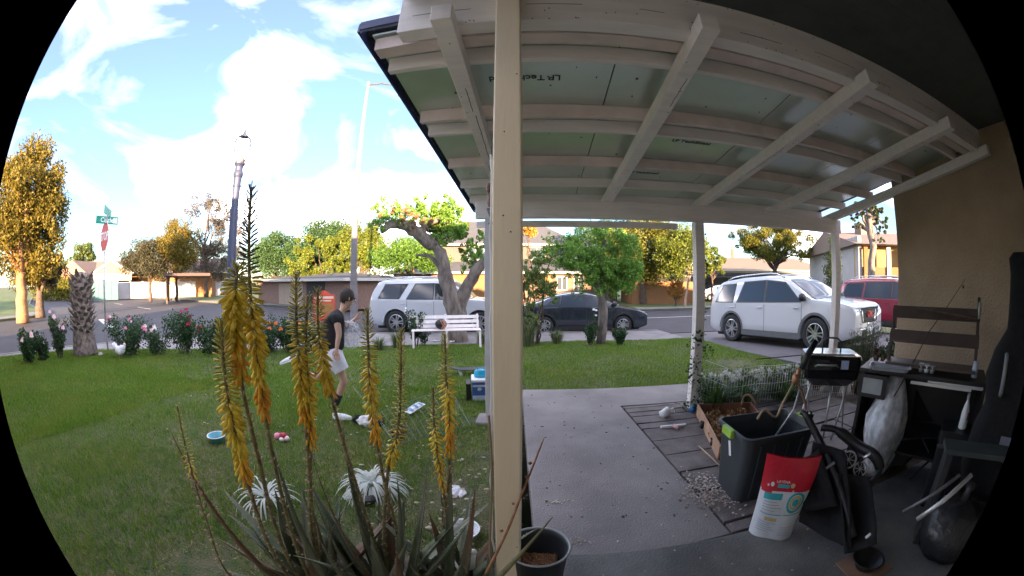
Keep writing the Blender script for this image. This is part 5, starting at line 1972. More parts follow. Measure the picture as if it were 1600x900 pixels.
def spike(parent, path, f0, f1, width, seed, open_f=.55, dark_top=False, nb=150, yel=.5):
    width *= 1.2
    nb = int(nb * 1.25)
    """path: world points from the base to the tip; blossoms sit between fractions f0 and f1"""
    g = random.Random(seed)
    P = catmull(path, 12)
    n = len(P)
    rad = [(.0098 if width > .03 else .005) * (1 - .55 * i / n) for i in range(n)]
    mb = MB()
    mb.tube(P, rad, 7)
    st = mb.build('flower_stalk', m_stalk, parent, smooth=True, wd=True)
    mbs = MB()
    for k in range(int(70 * f0)):
        s = .12 + (f0 - .12) * k / (70 * f0)
        i = s * (n - 1)
        p = P[int(i)].lerp(P[min(n - 1, int(i) + 1)], i % 1)
        a = k * 2.4
        o_ = Vector((math.cos(a), math.sin(a), .6))
        dense = s > f0 * .55
        blossom(mbs, p + o_ * .006, o_ + Vector((0, 0, .4)), .018 if dense else .012, .0045)
    bo = mbs.build('bract', m_scar, st, stuff=True)
    mb = [MB(), MB(), MB(), MB()]
    for k in range(nb):
        s = (k + .5) / nb
        f = f0 + (f1 - f0) * s
        i = f * (n - 1)
        p = P[int(i)].lerp(P[min(n - 1, int(i) + 1)], i % 1)
        a = k * 2.39996 + g.uniform(-.5, .5)
        # drooping open flowers low down, rising closed buds near the tip
        if s < open_f:
            q = s / open_f
            el = -1.15 + .75 * q ** 1.3 + g.uniform(-.22, .22)
            L = width * (.95 - .15 * q) * g.uniform(.7, 1.15)
            r_ = width * .125
            m_ = 0 if (s < open_f * yel * .75 and g.random() < .8) else 1
        else:
            q = (s - open_f) / (1 - open_f)
            el = -.45 + 1.5 * q + g.uniform(-.15, .15)
            L = width * (.80 - .42 * q) * g.uniform(.85, 1.1)
            r_ = width * (.085 - .045 * q)
            m_ = 1 if q < .22 and g.random() < .6 else 2
            if dark_top and q > .35:
                m_ = 3
        d = Vector((math.cos(a) * math.cos(el), math.sin(a) * math.cos(el), math.sin(el)))
        blossom(mb[m_], p + Vector((math.cos(a), math.sin(a), 0)) * .006, d, L, r_)
    for m_, mm, nm in zip(mb, (m_ora, m_yel, m_bud, m_dbud), ('orange_blossom', 'yellow_blossom', 'green_bud', 'grey_bud')):
        if m_.v:
            m_.build(nm, mm, st, smooth=True, stuff=True)
    for ch in st.children:
        ch.location = (0, 0, 0)
    return st


def aloe_leaf(parent, base, az, L, w, rise, curl, seed, red=False):
    """thick channelled tapering leaf with toothed edges"""
    g = random.Random(seed)
    out_ = Vector((math.cos(az), math.sin(az), 0))
    si = Vector((-math.sin(az), math.cos(az), 0))
    pts = []
    p = Vector(base)
    el = rise
    n = 11
    for i in range(n + 1):
        pts.append((p.copy(), el))
        d = out_ * math.cos(el) + Vector((0, 0, math.sin(el)))
        p += d * L / n + si * g.uniform(-.004, .004)
        el += curl / n
    vs, fs, ed = [], [], []
    for i, (p, e_) in enumerate(pts):
        s = i / n
        hw_ = w / 2 * (1 - s) ** .75 * (.8 + .6 * min(1, s * 4) * (1 - s)) + .0015
        nrm = -out_ * math.sin(e_) + Vector((0, 0, math.cos(e_)))
        th = hw_ * .42 * (1 - s * .5)
        ring = [p + si * hw_ + nrm * hw_ * .38, p + si * hw_ * .45 + nrm * 0.0, p - si * hw_ * .45 + nrm * 0.0, p - si * hw_ + nrm * hw_ * .38,
                p - si * hw_ * .6 - nrm * th, p + si * hw_ * .6 - nrm * th]
        vs += ring
        ed.append((ring[0], ring[3], nrm))
    for i in range(n):
        for k in range(6):
            fs.append((i * 6 + k, i * 6 + (k + 1) % 6, (i + 1) * 6 + (k + 1) % 6, (i + 1) * 6 + k))
    fs.append(tuple(range(n * 6, n * 6 + 6)))
    mb = MB()
    mb.add(vs, fs)
    lf = mb.build('leaf', m_aloer if red else m_aloe, parent, smooth=True, wd=True)
    mt = MB()
    for i in range(n - 1):
        for k in (0, 1):
            for s in (.2, .6):
                a = ed[i][k].lerp(ed[i + 1][k], s)
                b_ = ed[i][k].lerp(ed[i + 1][k], s + .12)
                o_ = (ed[i][0] - ed[i][1]).normalized() * (1 if k == 0 else -1)
                mt.add([a, b_, (a + b_) / 2 + o_ * .006 + ed[i][2] * .002, (a + b_) / 2 - ed[i][2] * .002], [(0, 1, 2), (1, 3, 2), (3, 0, 2)])
    mt.build('leaf_tooth', m_tooth, lf, stuff=True)
    return lf


A1 = Vector((-1.00, 1.22, -.04))
A2 = Vector((-.62, 1.30, -.04))
A3 = Vector((-.26, 1.36, -.04))
al1 = thing('aloe_plant', 'large aloe clump with the tallest yellow and orange flower spikes left of centre', 'aloe', A1, group='aloes in the bed by the door')
al2 = thing('aloe_plant', 'middle aloe clump with red tipped leaves and thin flower spikes', 'aloe', A2, group='aloes in the bed by the door')
al3 = thing('aloe_plant', 'right hand aloe clump beside the near cream post', 'aloe', A3, group='aloes in the bed by the door')


def spk(par, D0, D1, pts, f0, f1, w, seed, **k):
    P = []
    for i, (px, py) in enumerate(pts):
        P.append(at(px, py, D0 + (D1 - D0) * i / (len(pts) - 1)))
    return spike(par, [Vector((P[0].x * .6 + par.location.x * .4, P[0].y * .6 + par.location.y * .4, .02))] + P, f0, f1, w, seed, **k)


# pixel paths from low to tip
spk(al1, 1.35, 1.10, [(462, 850), (428, 720), (402, 560), (390, 440), (393, 292)], .50, 1.0, .043, 1, dark_top=True, nb=175, open_f=.45, yel=.35)
spk(al1, 1.30, 1.02, [(440, 850), (405, 720), (378, 600), (366, 500), (372, 415)], .63, 1.0, .045, 2, nb=130, open_f=.75, yel=.55)
spk(al1, 1.28, 1.02, [(425, 860), (392, 770), (368, 680), (352, 590), (346, 500)], .46, 1.0, .042, 3, nb=150, open_f=.48, yel=.4)
spk(al1, 1.45, 1.25, [(492, 830), (482, 720), (474, 620), (464, 520), (463, 428)], .53, 1.0, .040, 4, nb=140, open_f=.42, yel=.4)
spk(al1, 1.45, 1.28, [(486, 830), (485, 740), (484, 640), (478, 550), (481, 462)], .50, 1.0, .038, 5, nb=120, open_f=.42, yel=.5)
spk(al2, 1.45, 1.28, [(580, 830), (545, 720), (518, 620), (500, 540), (496, 452)], .62, 1.0, .036, 6, nb=110, open_f=.5, yel=.3)
spk(al2, 1.45, 1.32, [(622, 840), (598, 740), (582, 640), (576, 560), (574, 484)], .50, 1.0, .038, 7, nb=120, open_f=.5, yel=.5)
spk(al2, 1.45, 1.38, [(600, 840), (606, 740), (622, 670), (626, 590), (627, 514)], .44, 1.0, .036, 8, nb=150, open_f=.12, yel=0)
spk(al3, 1.48, 1.42, [(702, 870), (696, 790), (684, 715), (678, 660), (677, 604)], .46, 1.0, .030, 9, nb=90, open_f=.55, yel=.5)
spk(al3, 1.50, 1.42, [(690, 870), (700, 760), (702, 660), (697, 590), (695, 522)], .50, 1.0, .037, 10, nb=120, open_f=.5, yel=.7)
spk(al1, 1.25, 1.05, [(360, 900), (322, 810), (302, 745), (288, 690), (277, 634)], .62, 1.0, .020, 11, nb=60, open_f=.1, yel=0)
g_ = random.Random(12)
for par, n_, Lr, wr_ in ((al1, 22, (.40, .70), .086), (al2, 19, (.40, .72), .088), (al3, 12, (.35, .58), .08)):
    for k in range(n_):
        az = k * 2.39996 + g_.uniform(-.3, .3)
        f = k / n_
        rise = .55 + .95 * (1 - f) * g_.uniform(.75, 1.0) if k % 3 else .95 + .5 * g_.random()
        r_ = .04 + .10 * f
        b_ = par.location + Vector((math.cos(az) * r_, math.sin(az) * r_, 0))
        aloe_leaf(par, b_, az, g_.uniform(*Lr) * (1 - .12 * f), wr_ * g_.uniform(.8, 1.15), rise, g_.uniform(-.35, .55), k + 100, red=g_.random() < .3)
# long single leaves that show against the lawn and the post
for par, bx, tip, w_, red in ((al1, (-1.02, 1.05), (272, 665, 1.25), .045, True), (al2, (-.62, 1.22), (486, 690, 1.35), .05, True), (al2, (-.60, 1.25), (538, 660, 1.4), .05, False), (al3, (-.3, 1.3), (697, 700, 1.5), .05, False),
                              (al3, (-.25, 1.25), (736, 760, 1.35), .06, True), (al2, (-.5, 1.25), (664, 700, 1.45), .05, False), (al1, (-.85, 1.15), (436, 705, 1.35), .055, False), (al3, (-.12, 1.12), (768, 790, 1.3), .045, False)):
    b_ = Vector((bx[0], bx[1], -.02))
    q = at(*tip)
    dd = q - b_
    el = math.atan2(dd.z, math.hypot(dd.x, dd.y))
    aloe_leaf(par, b_, math.atan2(dd.y, dd.x), dd.length, w_, el - .12, .24, 7, red)
# ------------------------------------------------------------------ the running person
def skin(name, nodes, edges, mat, parent, sub=2, root=0):
    """nodes: (world point, radius or (rx, ry)) grown into one smooth surface"""
    me = bpy.data.meshes.new(name)
    me.from_pydata([tuple(Vector(n[0]) - parent.location) for n in nodes], edges, [])
    me.materials.append(mat)
    o = bpy.data.objects.new(name, me)
    C.objects.link(o)
    o.parent = parent
    s = o.modifiers.new('skin', 'SKIN')
    s.use_smooth_shade = True
    s.branch_smoothing = 0.6
    if not me.skin_vertices:
        me.skin_vertices.new()
    for i, n in enumerate(nodes):
        r_ = n[1]
        me.skin_vertices[0].data[i].radius = r_ if hasattr(r_, '__len__') else (r_, r_)
        me.skin_vertices[0].data[i].use_root = (i == root)
    m = o.modifiers.new('sub', 'SUBSURF')
    m.levels = m.render_levels = sub
    return o


DP = 4.15
foot = gr(530, 640, lawn_z(3.7))
person = thing('person', 'person in black shirt and white shorts running across the lawn with a plastic bag', 'person', (foot.x, foot.y, lawn_z(foot.y)))
J = {
    'pelvis': at(520, 556, 4.17), 'waist': at(518, 536, 4.17), 'chest': at(521, 508, 4.17), 'upper': at(526, 492, 4.17), 'neck': at(535, 484, 4.17), 'skull': at(543, 471, 4.16), 'crown': at(547, 457, 4.16),
    'hipN': at(523, 562, 4.09), 'kneeN': at(538, 594, 4.05), 'calfN': at(534, 606, 4.08), 'ankN': at(525, 631, 4.12),
    'hipF': at(517, 562, 4.25), 'kneeF': at(499, 590, 4.24), 'calfF': at(486, 588, 4.27), 'ankF': at(468, 574, 4.32),
    'shN': at(525, 495, 4.03), 'elN': at(530, 522, 4.00), 'wrN': at(526, 544, 3.97),
    'shF': at(527, 494, 4.31), 'elF': at(541, 512, 4.34), 'wrF': at(553, 500, 4.30),
}
names = list(J)
rad = {'pelvis': .095, 'waist': .09, 'chest': .11, 'upper': .085, 'neck': .05, 'skull': .082, 'crown': .062, 'hipN': .078, 'kneeN': .050, 'calfN': .050, 'ankN': .032, 'hipF': .078, 'kneeF': .050, 'calfF': .050, 'ankF': .032,
       'shN': .048, 'elN': .036, 'wrN': .024, 'shF': .048, 'elF': .036, 'wrF': .024}
ed = [('pelvis', 'waist'), ('waist', 'chest'), ('chest', 'upper'), ('upper', 'neck'), ('neck', 'skull'), ('skull', 'crown'), ('pelvis', 'hipN'), ('hipN', 'kneeN'), ('kneeN', 'calfN'), ('calfN', 'ankN'),
      ('pelvis', 'hipF'), ('hipF', 'kneeF'), ('kneeF', 'calfF'), ('calfF', 'ankF'), ('upper', 'shN'), ('shN', 'elN'), ('elN', 'wrN'), ('upper', 'shF'), ('shF', 'elF'), ('elF', 'wrF')]
# hands grown from the wrists: palm and five fingers each
nodes = [(J[k], rad[k]) for k in names]
edges = [(names.index(a), names.index(b)) for a, b in ed]
rt_ = Vector((math.cos(R(27)), math.sin(R(27)), 0))
fw_ = Vector((-math.sin(R(27)), math.cos(R(27)), 0))
up_ = Vector((0, 0, 1))


def hand(wr, d, side, curl):
    base = names.index(wr) if isinstance(wr, str) else wr
    w = J[wr]
    d = d.normalized()
    palm = len(nodes)
    nodes.append((w + d * .045, (.030, .017)))
    edges.append((base, palm))
    pc = w + d * .05
    for k, (off, ln) in enumerate(((-.027, .055), (-.009, .064), (.009, .060), (.026, .048))):
        a = pc + side * off + d * .022
        b_ = a + d * ln * .55
        c_ = b_ + (d * .5 + curl * .8).normalized() * ln * .5
        i = len(nodes)
        nodes.extend([(a, .0095), (b_, .0085), (c_, .007)])
        edges.extend([(palm, i), (i, i + 1), (i + 1, i + 2)])
    a = w + d * .03 - side * .034
    i = len(nodes)
    nodes.extend([(a, .010), (a + d * .028 - side * .016 + curl * .01, .0085), (a + d * .052 - side * .012 + curl * .02, .0075)])
    edges.extend([(palm, i), (i, i + 1), (i + 1, i + 2)])


hand('wrN', J['wrN'] - J['elN'] + rt_ * .03, rt_, -fw_ * .2 + rt_ * .4)
hand('wrF', J['wrF'] - J['elF'], (up_ + rt_ * .2).normalized(), rt_ - up_ * .3)
skin('body', nodes, edges, m_skin, person, sub=1)
# face details
fd = (rt_ * .93 + fw_ * .1 - up_ * .25).normalized()         # looks to the right and slightly down
hc = J['skull'] + (J['crown'] - J['skull']) * .35
mb = MB()
mb.ball(hc + fd * .082 - up_ * .012, (.014, .014, .018), 8, 6)
mb.build('nose', m_skin, person, smooth=True, wd=True)
sd = fd.cross(up_).normalized()
for s in (-1, 1):
    mb = MB()
    mb.ball(hc + fd * .070 + sd * s * .030 + up_ * .012, .009, 8, 6)
    mb.build('eye', m_ink, person, smooth=True, wd=True)
    mb = MB()
    mb.ball(hc + sd * s * .076 - fd * .005 - up_ * .005, (.012, .010, .024), 8, 6)
    mb.build('ear', m_skin, person, smooth=True, wd=True)
mb = MB()
mb.tube([hc + fd * .074 + sd * a - up_ * .045 for a in (-.02, 0, .02)], .005, 6)
mb.build('mouth', M_('lip', (.35, .13, .11), .5), person, smooth=True, wd=True)
# hair cap
mb = MB()
hc2 = hc + up_ * .022 - fd * .014
g_ = random.Random(5)
for i in range(1100):
    d = Vector((g_.gauss(0, 1), g_.gauss(0, 1), g_.gauss(0, 1))).normalized()
    if d.dot(fd) > .35 and d.z < .55 or d.z < -.45 and d.dot(fd) > -.2:
        continue
    p_ = hc2 + d * .084
    u_ = d.cross(Vector((.2, .1, 1))).normalized()
    q_ = p_ + (u_ * g_.uniform(-.6, .6) - up_ * .8 + d * .25) * .032
    mb.add([p_ - u_ * .006, p_ + u_ * .006, q_], [(0, 1, 2)])
mb.ball(hc2, (.083, .083, .083), 16, 10)
mb.build('hair', M_('dark_hair', (.03, .02, .015), .7, vary=.3, scale=60), person, wd=True)
# clothes
m_shirt = M_('black_shirt', (.018, .018, .022), .9, vary=.3, scale=20, bump=.3)
m_short = M_('white_shorts', (.66, .66, .75), .9, vary=.06, scale=8, bump=.5, bscale=14)
m_sock = M_('dark_sock', (.025, .03, .035), .95, vary=.2)
m_shoe = M_('white_sneaker', (.70, .72, .76), .6, vary=.1)
nd = [(at(519, 551, 4.17), (.15, .16)), (J['waist'], (.145, .16)), (J['chest'], (.155, .17)), (J['upper'], (.12, .145)), (at(532, 485, 4.17), .058),
      (J['shN'], .072), (at(528, 510, 4.02), .060), (J['shF'], .072), (at(535, 506, 4.33), .060)]
skin('shirt', nd, [(0, 1), (1, 2), (2, 3), (3, 4), (3, 5), (5, 6), (3, 7), (7, 8)], m_shirt, person)
mb = MB()
mb.tube([at(519, 545, 4.17), at(519, 553, 4.17), at(520, 562, 4.17), at(521, 568, 4.17)], [.12, .13, .125, .10], 18)
mb.tube([at(520, 551, 4.12), at(523, 560, 4.08), at(529, 570, 4.06), at(534, 579, 4.05)], [.10, .112, .098, .088], 18, caps=False)
mb.tube([at(518, 551, 4.22), at(515, 560, 4.26), at(510, 570, 4.26), at(506, 580, 4.25)], [.10, .112, .096, .086], 18, caps=False)
mb.build('shorts', m_short, person, smooth=True, wd=True)
for a, b_, D_ in (('calfN', 'ankN', 0), ('calfF', 'ankF', 0)):
    mb = MB()
    p0_ = J[b_].lerp(J[a], .62)
    mb.tube([p0_, J[b_].lerp(J[a], .3), J[b_]], [.044, .039, .037], 12)
    mb.build('sock', m_sock, person, smooth=True, wd=True)


def shoe(heel, toe, up):
    d = (toe - heel).normalized()
    L = (toe - heel).length
    s = d.cross(up).normalized()
    mb = MB()
    def f(a, b):
        an = 2 * PI * b
        w_ = .040 * (math.sin(PI * min(1, a * .94 + .06)) ** .45) * (1.05 if a > .55 else .9)
        h_ = .040 * (1 - .55 * a) * (math.sin(PI * min(1, a * .9 + .1)) ** .35) + .004
        z = h_ * (1.25 * max(0, math.sin(an)) - .45 * max(0, -math.sin(an)))
        return heel + d * L * a + s * w_ * math.cos(an) + up * (z + .022)
    mb.grid(f, 14, 16)
    sh = mb.build('shoe', m_shoe, person, smooth=True, wd=True)
    mb = MB()
    mb.grid(lambda a, b: heel + d * L * a + s * .042 * (math.sin(PI * min(1, a * .94 + .06)) ** .45) * math.cos(2 * PI * b) + up * (.008 + .010 * (1 if math.sin(2 * PI * b) > 0 else -.6)), 12, 14)
    so = mb.build('sole', m_whitep, sh, smooth=True)
    mb = MB()
    for k in range(4):
        a = .42 + .1 * k
        mb.bar(heel + d * L * a - s * .02 + up * (.062 - .03 * k * .35), heel + d * L * a + s * .02 + up * (.062 - .03 * k * .35), .006, .004)
    mb.build('lace', m_sock, sh, stuff=True)
    return sh


gz_ = lawn_z(3.7)
h0 = at(519, 640, 4.14)
t0 = at(549, 641, 4.05)
h0.z = t0.z = gz_ + .01
shoe(h0, t0, up_)
d_ = (J['ankF'] - J['calfF']).normalized()
hF = J['ankF'] + d_ * .02 + up_ * .04
tF = J['ankF'] + d_ * .10 - up_ * .16
shoe(at(470, 560, 4.34), at(438, 571, 4.40), (d_ * .4 - up_ * -.9 + rt_ * 0).normalized())
# clear plastic bag carried in front
m_film = film_mat('clear_plastic', (.72, .75, .80), .28)
t = thing('plastic_bag', 'clear crumpled plastic bag held in front of the running person', 'bag', J['wrF'])
q0 = at(548, 520, 4.25) - J['wrF']
mb = MB()
g_ = random.Random(3)
mb.ball(q0 + Vector((0, 0, -.02)), (.13, .10, .15), 16, 12, .12)
mb.tube([(0, 0, .0), q0 * .5, q0 + Vector((0, 0, .06))], [.02, .03, .07], 8)
mb.build('bag_film', m_film, t, smooth=True)

# ------------------------------------------------------------------ things lying on the lawn
def G(px, py, dz=0.0):
    z = -.08
    for _ in range(3):
        p_ = gr(px, py, z)
        z = lawn_z(p_.y)
    p_.z = z + dz
    return p_


# flattened wire fence panel
t = thing('fallen_wire_mesh', 'flattened green wire mesh lying on the grass near the runner', 'wire mesh', G(650, 662))
c_ = [at(590, 640, 4.0), at(700, 622, 4.4), at(745, 668, 3.75), at(640, 690, 3.4)]
c_ = [G(586, 655, .05), G(700, 630, .22), G(735, 672, .06), G(620, 700, .03)]
mb = MB()
for k in range(13):
    s = k / 12
    mb.tube([c_[0].lerp(c_[1], s) + Vector((0, 0, .03 * math.sin(s * 9))), c_[0].lerp(c_[1], s).lerp(c_[3].lerp(c_[2], s), .5) + Vector((0, 0, .04)), c_[3].lerp(c_[2], s)], .0016, 4)
    mb.tube([c_[0].lerp(c_[3], s), c_[0].lerp(c_[3], s).lerp(c_[1].lerp(c_[2], s), .5) + Vector((0, 0, .05)), c_[1].lerp(c_[2], s)], .0016, 4)
mb.tube([G(553, 628, .22), G(590, 655, .04)], .003, 4)
mb.tube([c_[0], c_[1], c_[2], c_[3], c_[0]], .003, 4)
mb.build('wire', M_('green_grey_wire', (.20, .23, .19), .5, metal=.3), t, wd=True, stuff=True)


def crumple(name, label, cat, p_, size, mat, seed, h_=.5, parts=None):
    g = random.Random(seed)
    mb = MB(Matrix.Rotation(g.uniform(0, 3), 4, 'Z'))
    mb.ball((0, 0, size * h_ * .4), (size, size * .6, size * h_), 12, 7, .22)
    o = mb.build(name, mat, None)
    o.location = p_
    tag(o, label, cat)
    return o


m_blackcloth = m_blackf
t = thing('cloth_bundle', 'white and black bundle of cloth lying by the wire panel', 'bundle', G(572, 664))
mb = MB()
mb.ball((.03, 0, .05), (.13, .09, .065), 12, 7, .15)
mb.build('white_cloth', M_('check_cloth', (.62, .62, .66), .9, vary=.25, scale=16), t)
mb = MB()
mb.ball((-.10, .02, .05), (.07, .06, .055), 10, 6, .1)
mb.build('black_cloth', m_blackcloth, t)
mb = MB()
mb.ball((.15, .03, .03), (.06, .06, .04), 10, 6, .15)
mb.build('black_cloth', m_blackcloth, t)
p_ = G(648, 646)
t = thing('water_pouch', 'pale blue and white printed pouch lying on the wire panel', 'pouch', p_, R(60))
mb = MB()
mb.grid(lambda a, b: (.26 * (a - .5), .13 * (b - .5), .05 + .03 * math.sin(a * PI) * math.sin(b * PI) + .05 * (a)), 8, 5)
mb.grid(lambda a, b: (.26 * (a - .5), .13 * (b - .5), .045 - .02 * math.sin(a * PI) * math.sin(b * PI) + .05 * (a)), 8, 5)
mb.build('pouch_film', m_whitep, t, smooth=True)
mb = MB()
for k in range(3):
    x = -.08 + k * .08
    mb.grid(lambda a, b: (x - .018 + .036 * a, .12 * (b - .5), .054 + .03 * math.sin(((x - .018 + .036 * a) / .26 + .5) * PI) * math.sin((b * .92 + .04) * PI) + .05 * ((x - .018 + .036 * a) / .26 + .5)), 2, 5)
mb.build('blue_band', M_('blue_print', (.15, .35, .62), .5), t)
crumple('cloth_ball', 'round black woolly ball like bundle in the grass below the wire panel', 'bundle', G(624, 680), .13, m_blackcloth, 5, .5)
# tray
p_ = G(340, 690)
t = thing('blue_tub', 'small open pale blue plastic tub standing on the left lawn', 'tub', p_, R(20))
mb = MB()
mb.lathe([(0, .002), (.075, .002), (.092, .065), (.098, .068), (.098, .072), (.088, .070), (.070, .008), (0, .008)], 20)
mb.build('tub_wall', M_('tub_blue', (.12, .42, .55), .4), t, smooth=True)
mb = MB()
mb.lathe([(.096, .066), (.104, .068), (.104, .074), (.093, .074)], 20, close=True)
mb.build('rim', m_whitep, t, smooth=True)
p_ = G(441, 688)
t = thing('pink_toy', 'small pink and white toy pieces lying in the grass', 'toy', p_)
for k, (x, y, r_, mm) in enumerate(((-.05, 0, .045, f_pink), (.015, .01, .05, f_red), (.065, 0, .035, f_pale), (.02, -.03, .03, f_white))):
    mb = MB()
    mb.ball((x, y, r_ * .8), (r_, r_ * .8, r_ * .8), 10, 6, .1)
    mb.build('piece', mm, t, smooth=True)
# variegated fountain plants
lm_var = leaf_mat('striped_leaf', (.45, .50, .45), (.70, .74, .72), (.20, .27, .18))


def spider(label, base, L, n, seed):
    t = thing('spider_plant', label, 'spider plant', base, 0, 'striped spider plants on the lawn')
    g = random.Random(seed)
    for k in range(n):
        a = k * 2.39996
        el = g.uniform(.85, 1.5)
        p_ = Vector((0, 0, 0))
        vs = []
        m = 10
        w_ = g.uniform(.006, .009)
        si = Vector((-math.sin(a), math.cos(a), 0)) * w_
        e_ = el
        l_ = L * g.uniform(.75, 1.1)
        for i in range(m + 1):
            f = 1 - (i / m) ** 3
            vs += [p_ - si * f, p_ + si * f]
            p_ = p_ + Vector((math.cos(a) * math.cos(e_), math.sin(a) * math.cos(e_), math.sin(e_))) * l_ / m
            e_ -= (el + 1.5) / m * (1.35 - .7 * i / m)
        mb = MB()
        mb.add(vs, [(2 * i, 2 * i + 1, 2 * i + 3, 2 * i + 2) for i in range(m)])
        mb.build('leaf', lm_var, t)
    return t


spider('pale striped fountain shaped plant behind the middle aloe spikes', G(583, 765), .46, 90, 1)
spider('pale striped arching plant partly hidden behind the left aloe stalks', G(418, 785), .46, 34, 2)
# litter near the bed
o = crumple('torn_paper', 'torn white tissue paper lying on bare soil beside the post', 'paper', G(705, 770), .10, m_white, 9, .25)
o = crumple('torn_paper', 'small scrap of white paper right of the torn tissue', 'paper', G(722, 772), .05, m_white, 10, .3)
t = thing('snack_wrapper', 'crumpled black and white wrapper on the grass among aloe leaves', 'wrapper', G(574, 786), .4)
mb = MB()
mb.ball((0, 0, .03), (.09, .05, .03), 10, 6, .25)
mb.build('wrapper_film', m_black, t)
mb = MB()
mb.ball((-.06, .01, .035), (.035, .045, .025), 10, 6, .2)
mb.build('printed_end', m_whitep, t)
crumple('white_scrap', 'white plastic scrap on grass left of the middle aloe leaves', 'scrap', G(545, 776), .05, m_whitep, 12, .3)
p_ = G(723, 838)
t = thing('clear_bowl', 'clear ribbed plastic dish lying on the grass beside the near post', 'dish', p_)
mb = MB()
mb.lathe([(.0, .012), (.055, .012), (.062, .018), (.09, .055), (.102, .060), (.104, .055), (.094, .048), (.066, .010), (0, .004)], 26)
mb.build('dish_wall', film_mat('clear_dish', (.80, .84, .88), .55, .15), t, smooth=True)
mb = MB()
mb.lathe([(.098, .058), (.106, .062), (.106, .066), (.097, .064)], 26, close=True)
mb.lathe([(.050, .014), (.056, .018), (.060, .014)], 26)
for k in range(18):
    a = 2 * PI * k / 18
    mb.bar((.064 * math.cos(a), .064 * math.sin(a), .020), (.094 * math.cos(a), .094 * math.sin(a), .056), .004, .003)
mb.build('rib', M_('frosted_rim', (.75, .78, .82), .3), t)
crumple('small_ball', 'tiny white ball in the grass left of the grey post footing', 'ball', G(722, 720, .0), .018, m_whitep, 13, .9)
for k, (px, py, s) in enumerate(((1, 1, 1),)):
    pass
g_ = random.Random(31)
mb = MB()
for k in range(150):
    if k < 70:
        q = G(g_.uniform(250, 760), g_.uniform(570, 700))
    else:
        q = G(g_.uniform(560, 770), g_.uniform(690, 860))
    s = g_.uniform(.006, .016)
    mb.ball(q + Vector((0, 0, .03)), (s * g_.uniform(.8, 2), s, s * .4), 6, 4, .2)
tag(mb.build('fallen_petals', M_('pale_petal', (.55, .53, .45), .9, vary=.3, scale=3, col2=(.35, .28, .18)), stuff=True), 'scattered pale petals and dry leaf bits on the grass', 'petals')
# cooler box, cyan bag, skateboard
b = G(752, 622)
t = thing('cooler_box', 'blue and white cardboard cooler box on the lawn behind the grey post', 'box', b, R(6))
m_bluebox = M_('blue_carton', (.045, .10, .34), .5, vary=.15)
mb = MB()
mb.box(-.12, .20, -.14, .14, 0, .26)
mb.build('carton', m_bluebox, t, bevel=.008)
mb = MB()
mb.box(-.13, .21, -.15, .15, .262, .30)
mb.build('lid', m_whitep, t, bevel=.01)
mb = MB()
mb.box(-.115, .12, -.146, -.1405, .01, .08)
mb.box(-.11, .19, -.146, -.1405, .20, .225)
mb.ball((-.02, -.145, .17), (.03, .004, .025), 10, 6)
mb.build('white_print', M_('pale_print', (.45, .55, .62), .5), t)
mb = MB()
mb.box(-.20, -.135, -.13, .12, 0, .24)
mb.build('side_flap', m_black, t, bevel=.01)
t2 = thing('cyan_bag', 'bright cyan bag standing on the blue cooler box lid', 'bag', b + Vector((0, 0, .302)), R(6))
mb = MB()
mb.lathe([(0, 0), (.08, 0), (.085, .03), (.075, .09), (.055, .10), (0, .102)], 14, Matrix.Diagonal((1.1, .7, 1, 1)))
mb.build('bag_side', M_('cyan_plastic', (.02, .40, .65), .35), t2, smooth=True)
mb = MB()
mb.tube([(-.05, 0, .09), (-.03, 0, .125), (.03, 0, .125), (.05, 0, .09)], .006, 6)
mb.build('handle', M_('cyan_plastic_b', (.02, .32, .55), .35), t2, smooth=True)
b = G(742, 585)
t = thing('skateboard', 'black skateboard lying tilted in the grass behind the cooler box', 'skateboard', b, R(14))
mb = MB()
mb.grid(lambda a, b_: (-.42 + .84 * a, (b_ - .5) * .22 * (math.sin(PI * min(max(a, .02), .98)) ** .25), .10 + .05 * abs(2 * a - 1) ** 5 + .004), 16, 6)
mb.build('deck', m_black, t, solid=.012)
for x in (-.25, .25):
    mb = MB()
    mb.bar((x, -.07, .065), (x, .07, .065), .03, .03)
    tr_ = mb.build('truck', m_alu, t)
    for s in (-1, 1):
        mb = MB(Matrix.Translation((x, s * .085, .035)) @ Matrix.Rotation(PI / 2, 4, 'X'))
        mb.lathe([(0, -.016), (.028, -.016), (.028, .016), (0, .016)], 14)
        mb.build('wheel', m_whitep, tr_)
# fittings in the bed next to the near post
b = Vector((-.21, 1.33, -.03))
t = thing('hose_nozzle', 'white and grey hose nozzle propped against the foot of the near post', 'hose nozzle', b, .3)
mb = MB()
mb.tube([(0, 0, 0), (.01, 0, .10), (.012, 0, .17)], [.022, .020, .016], 10)
mb.build('grip', m_black, t, smooth=True)
mb = MB()
mb.tube([(.012, 0, .16), (.014, 0, .21), (.03, 0, .245)], [.028, .030, .020], 10)
mb.ball((.035, 0, .255), .018, 8, 6)
mb.build('head', m_whitep, t, smooth=True)
b = Vector((-.33, 1.22, -.04))
t = thing('wire_crate', 'low white and black wire crate half hidden by aloe leaves', 'crate', b, .5)
for k in range(8):
    mb = MB()
    mb.bar((-.12 + k * .034, 0, .0), (-.12 + k * .034, 0, .13), .006, .006, (1, 0, 0))
    mb.build('upright', m_black, t)
for z in (.0, .13):
    mb = MB()
    mb.bar((-.13, 0, z), (.13, 0, z), .012, .012)
    mb.bar((-.13, .002, z), (-.13, .16, z), .012, .012)
    mb.bar((.13, .002, z), (.13, .16, z), .012, .012)
    mb.build('rail', m_whitep, t)
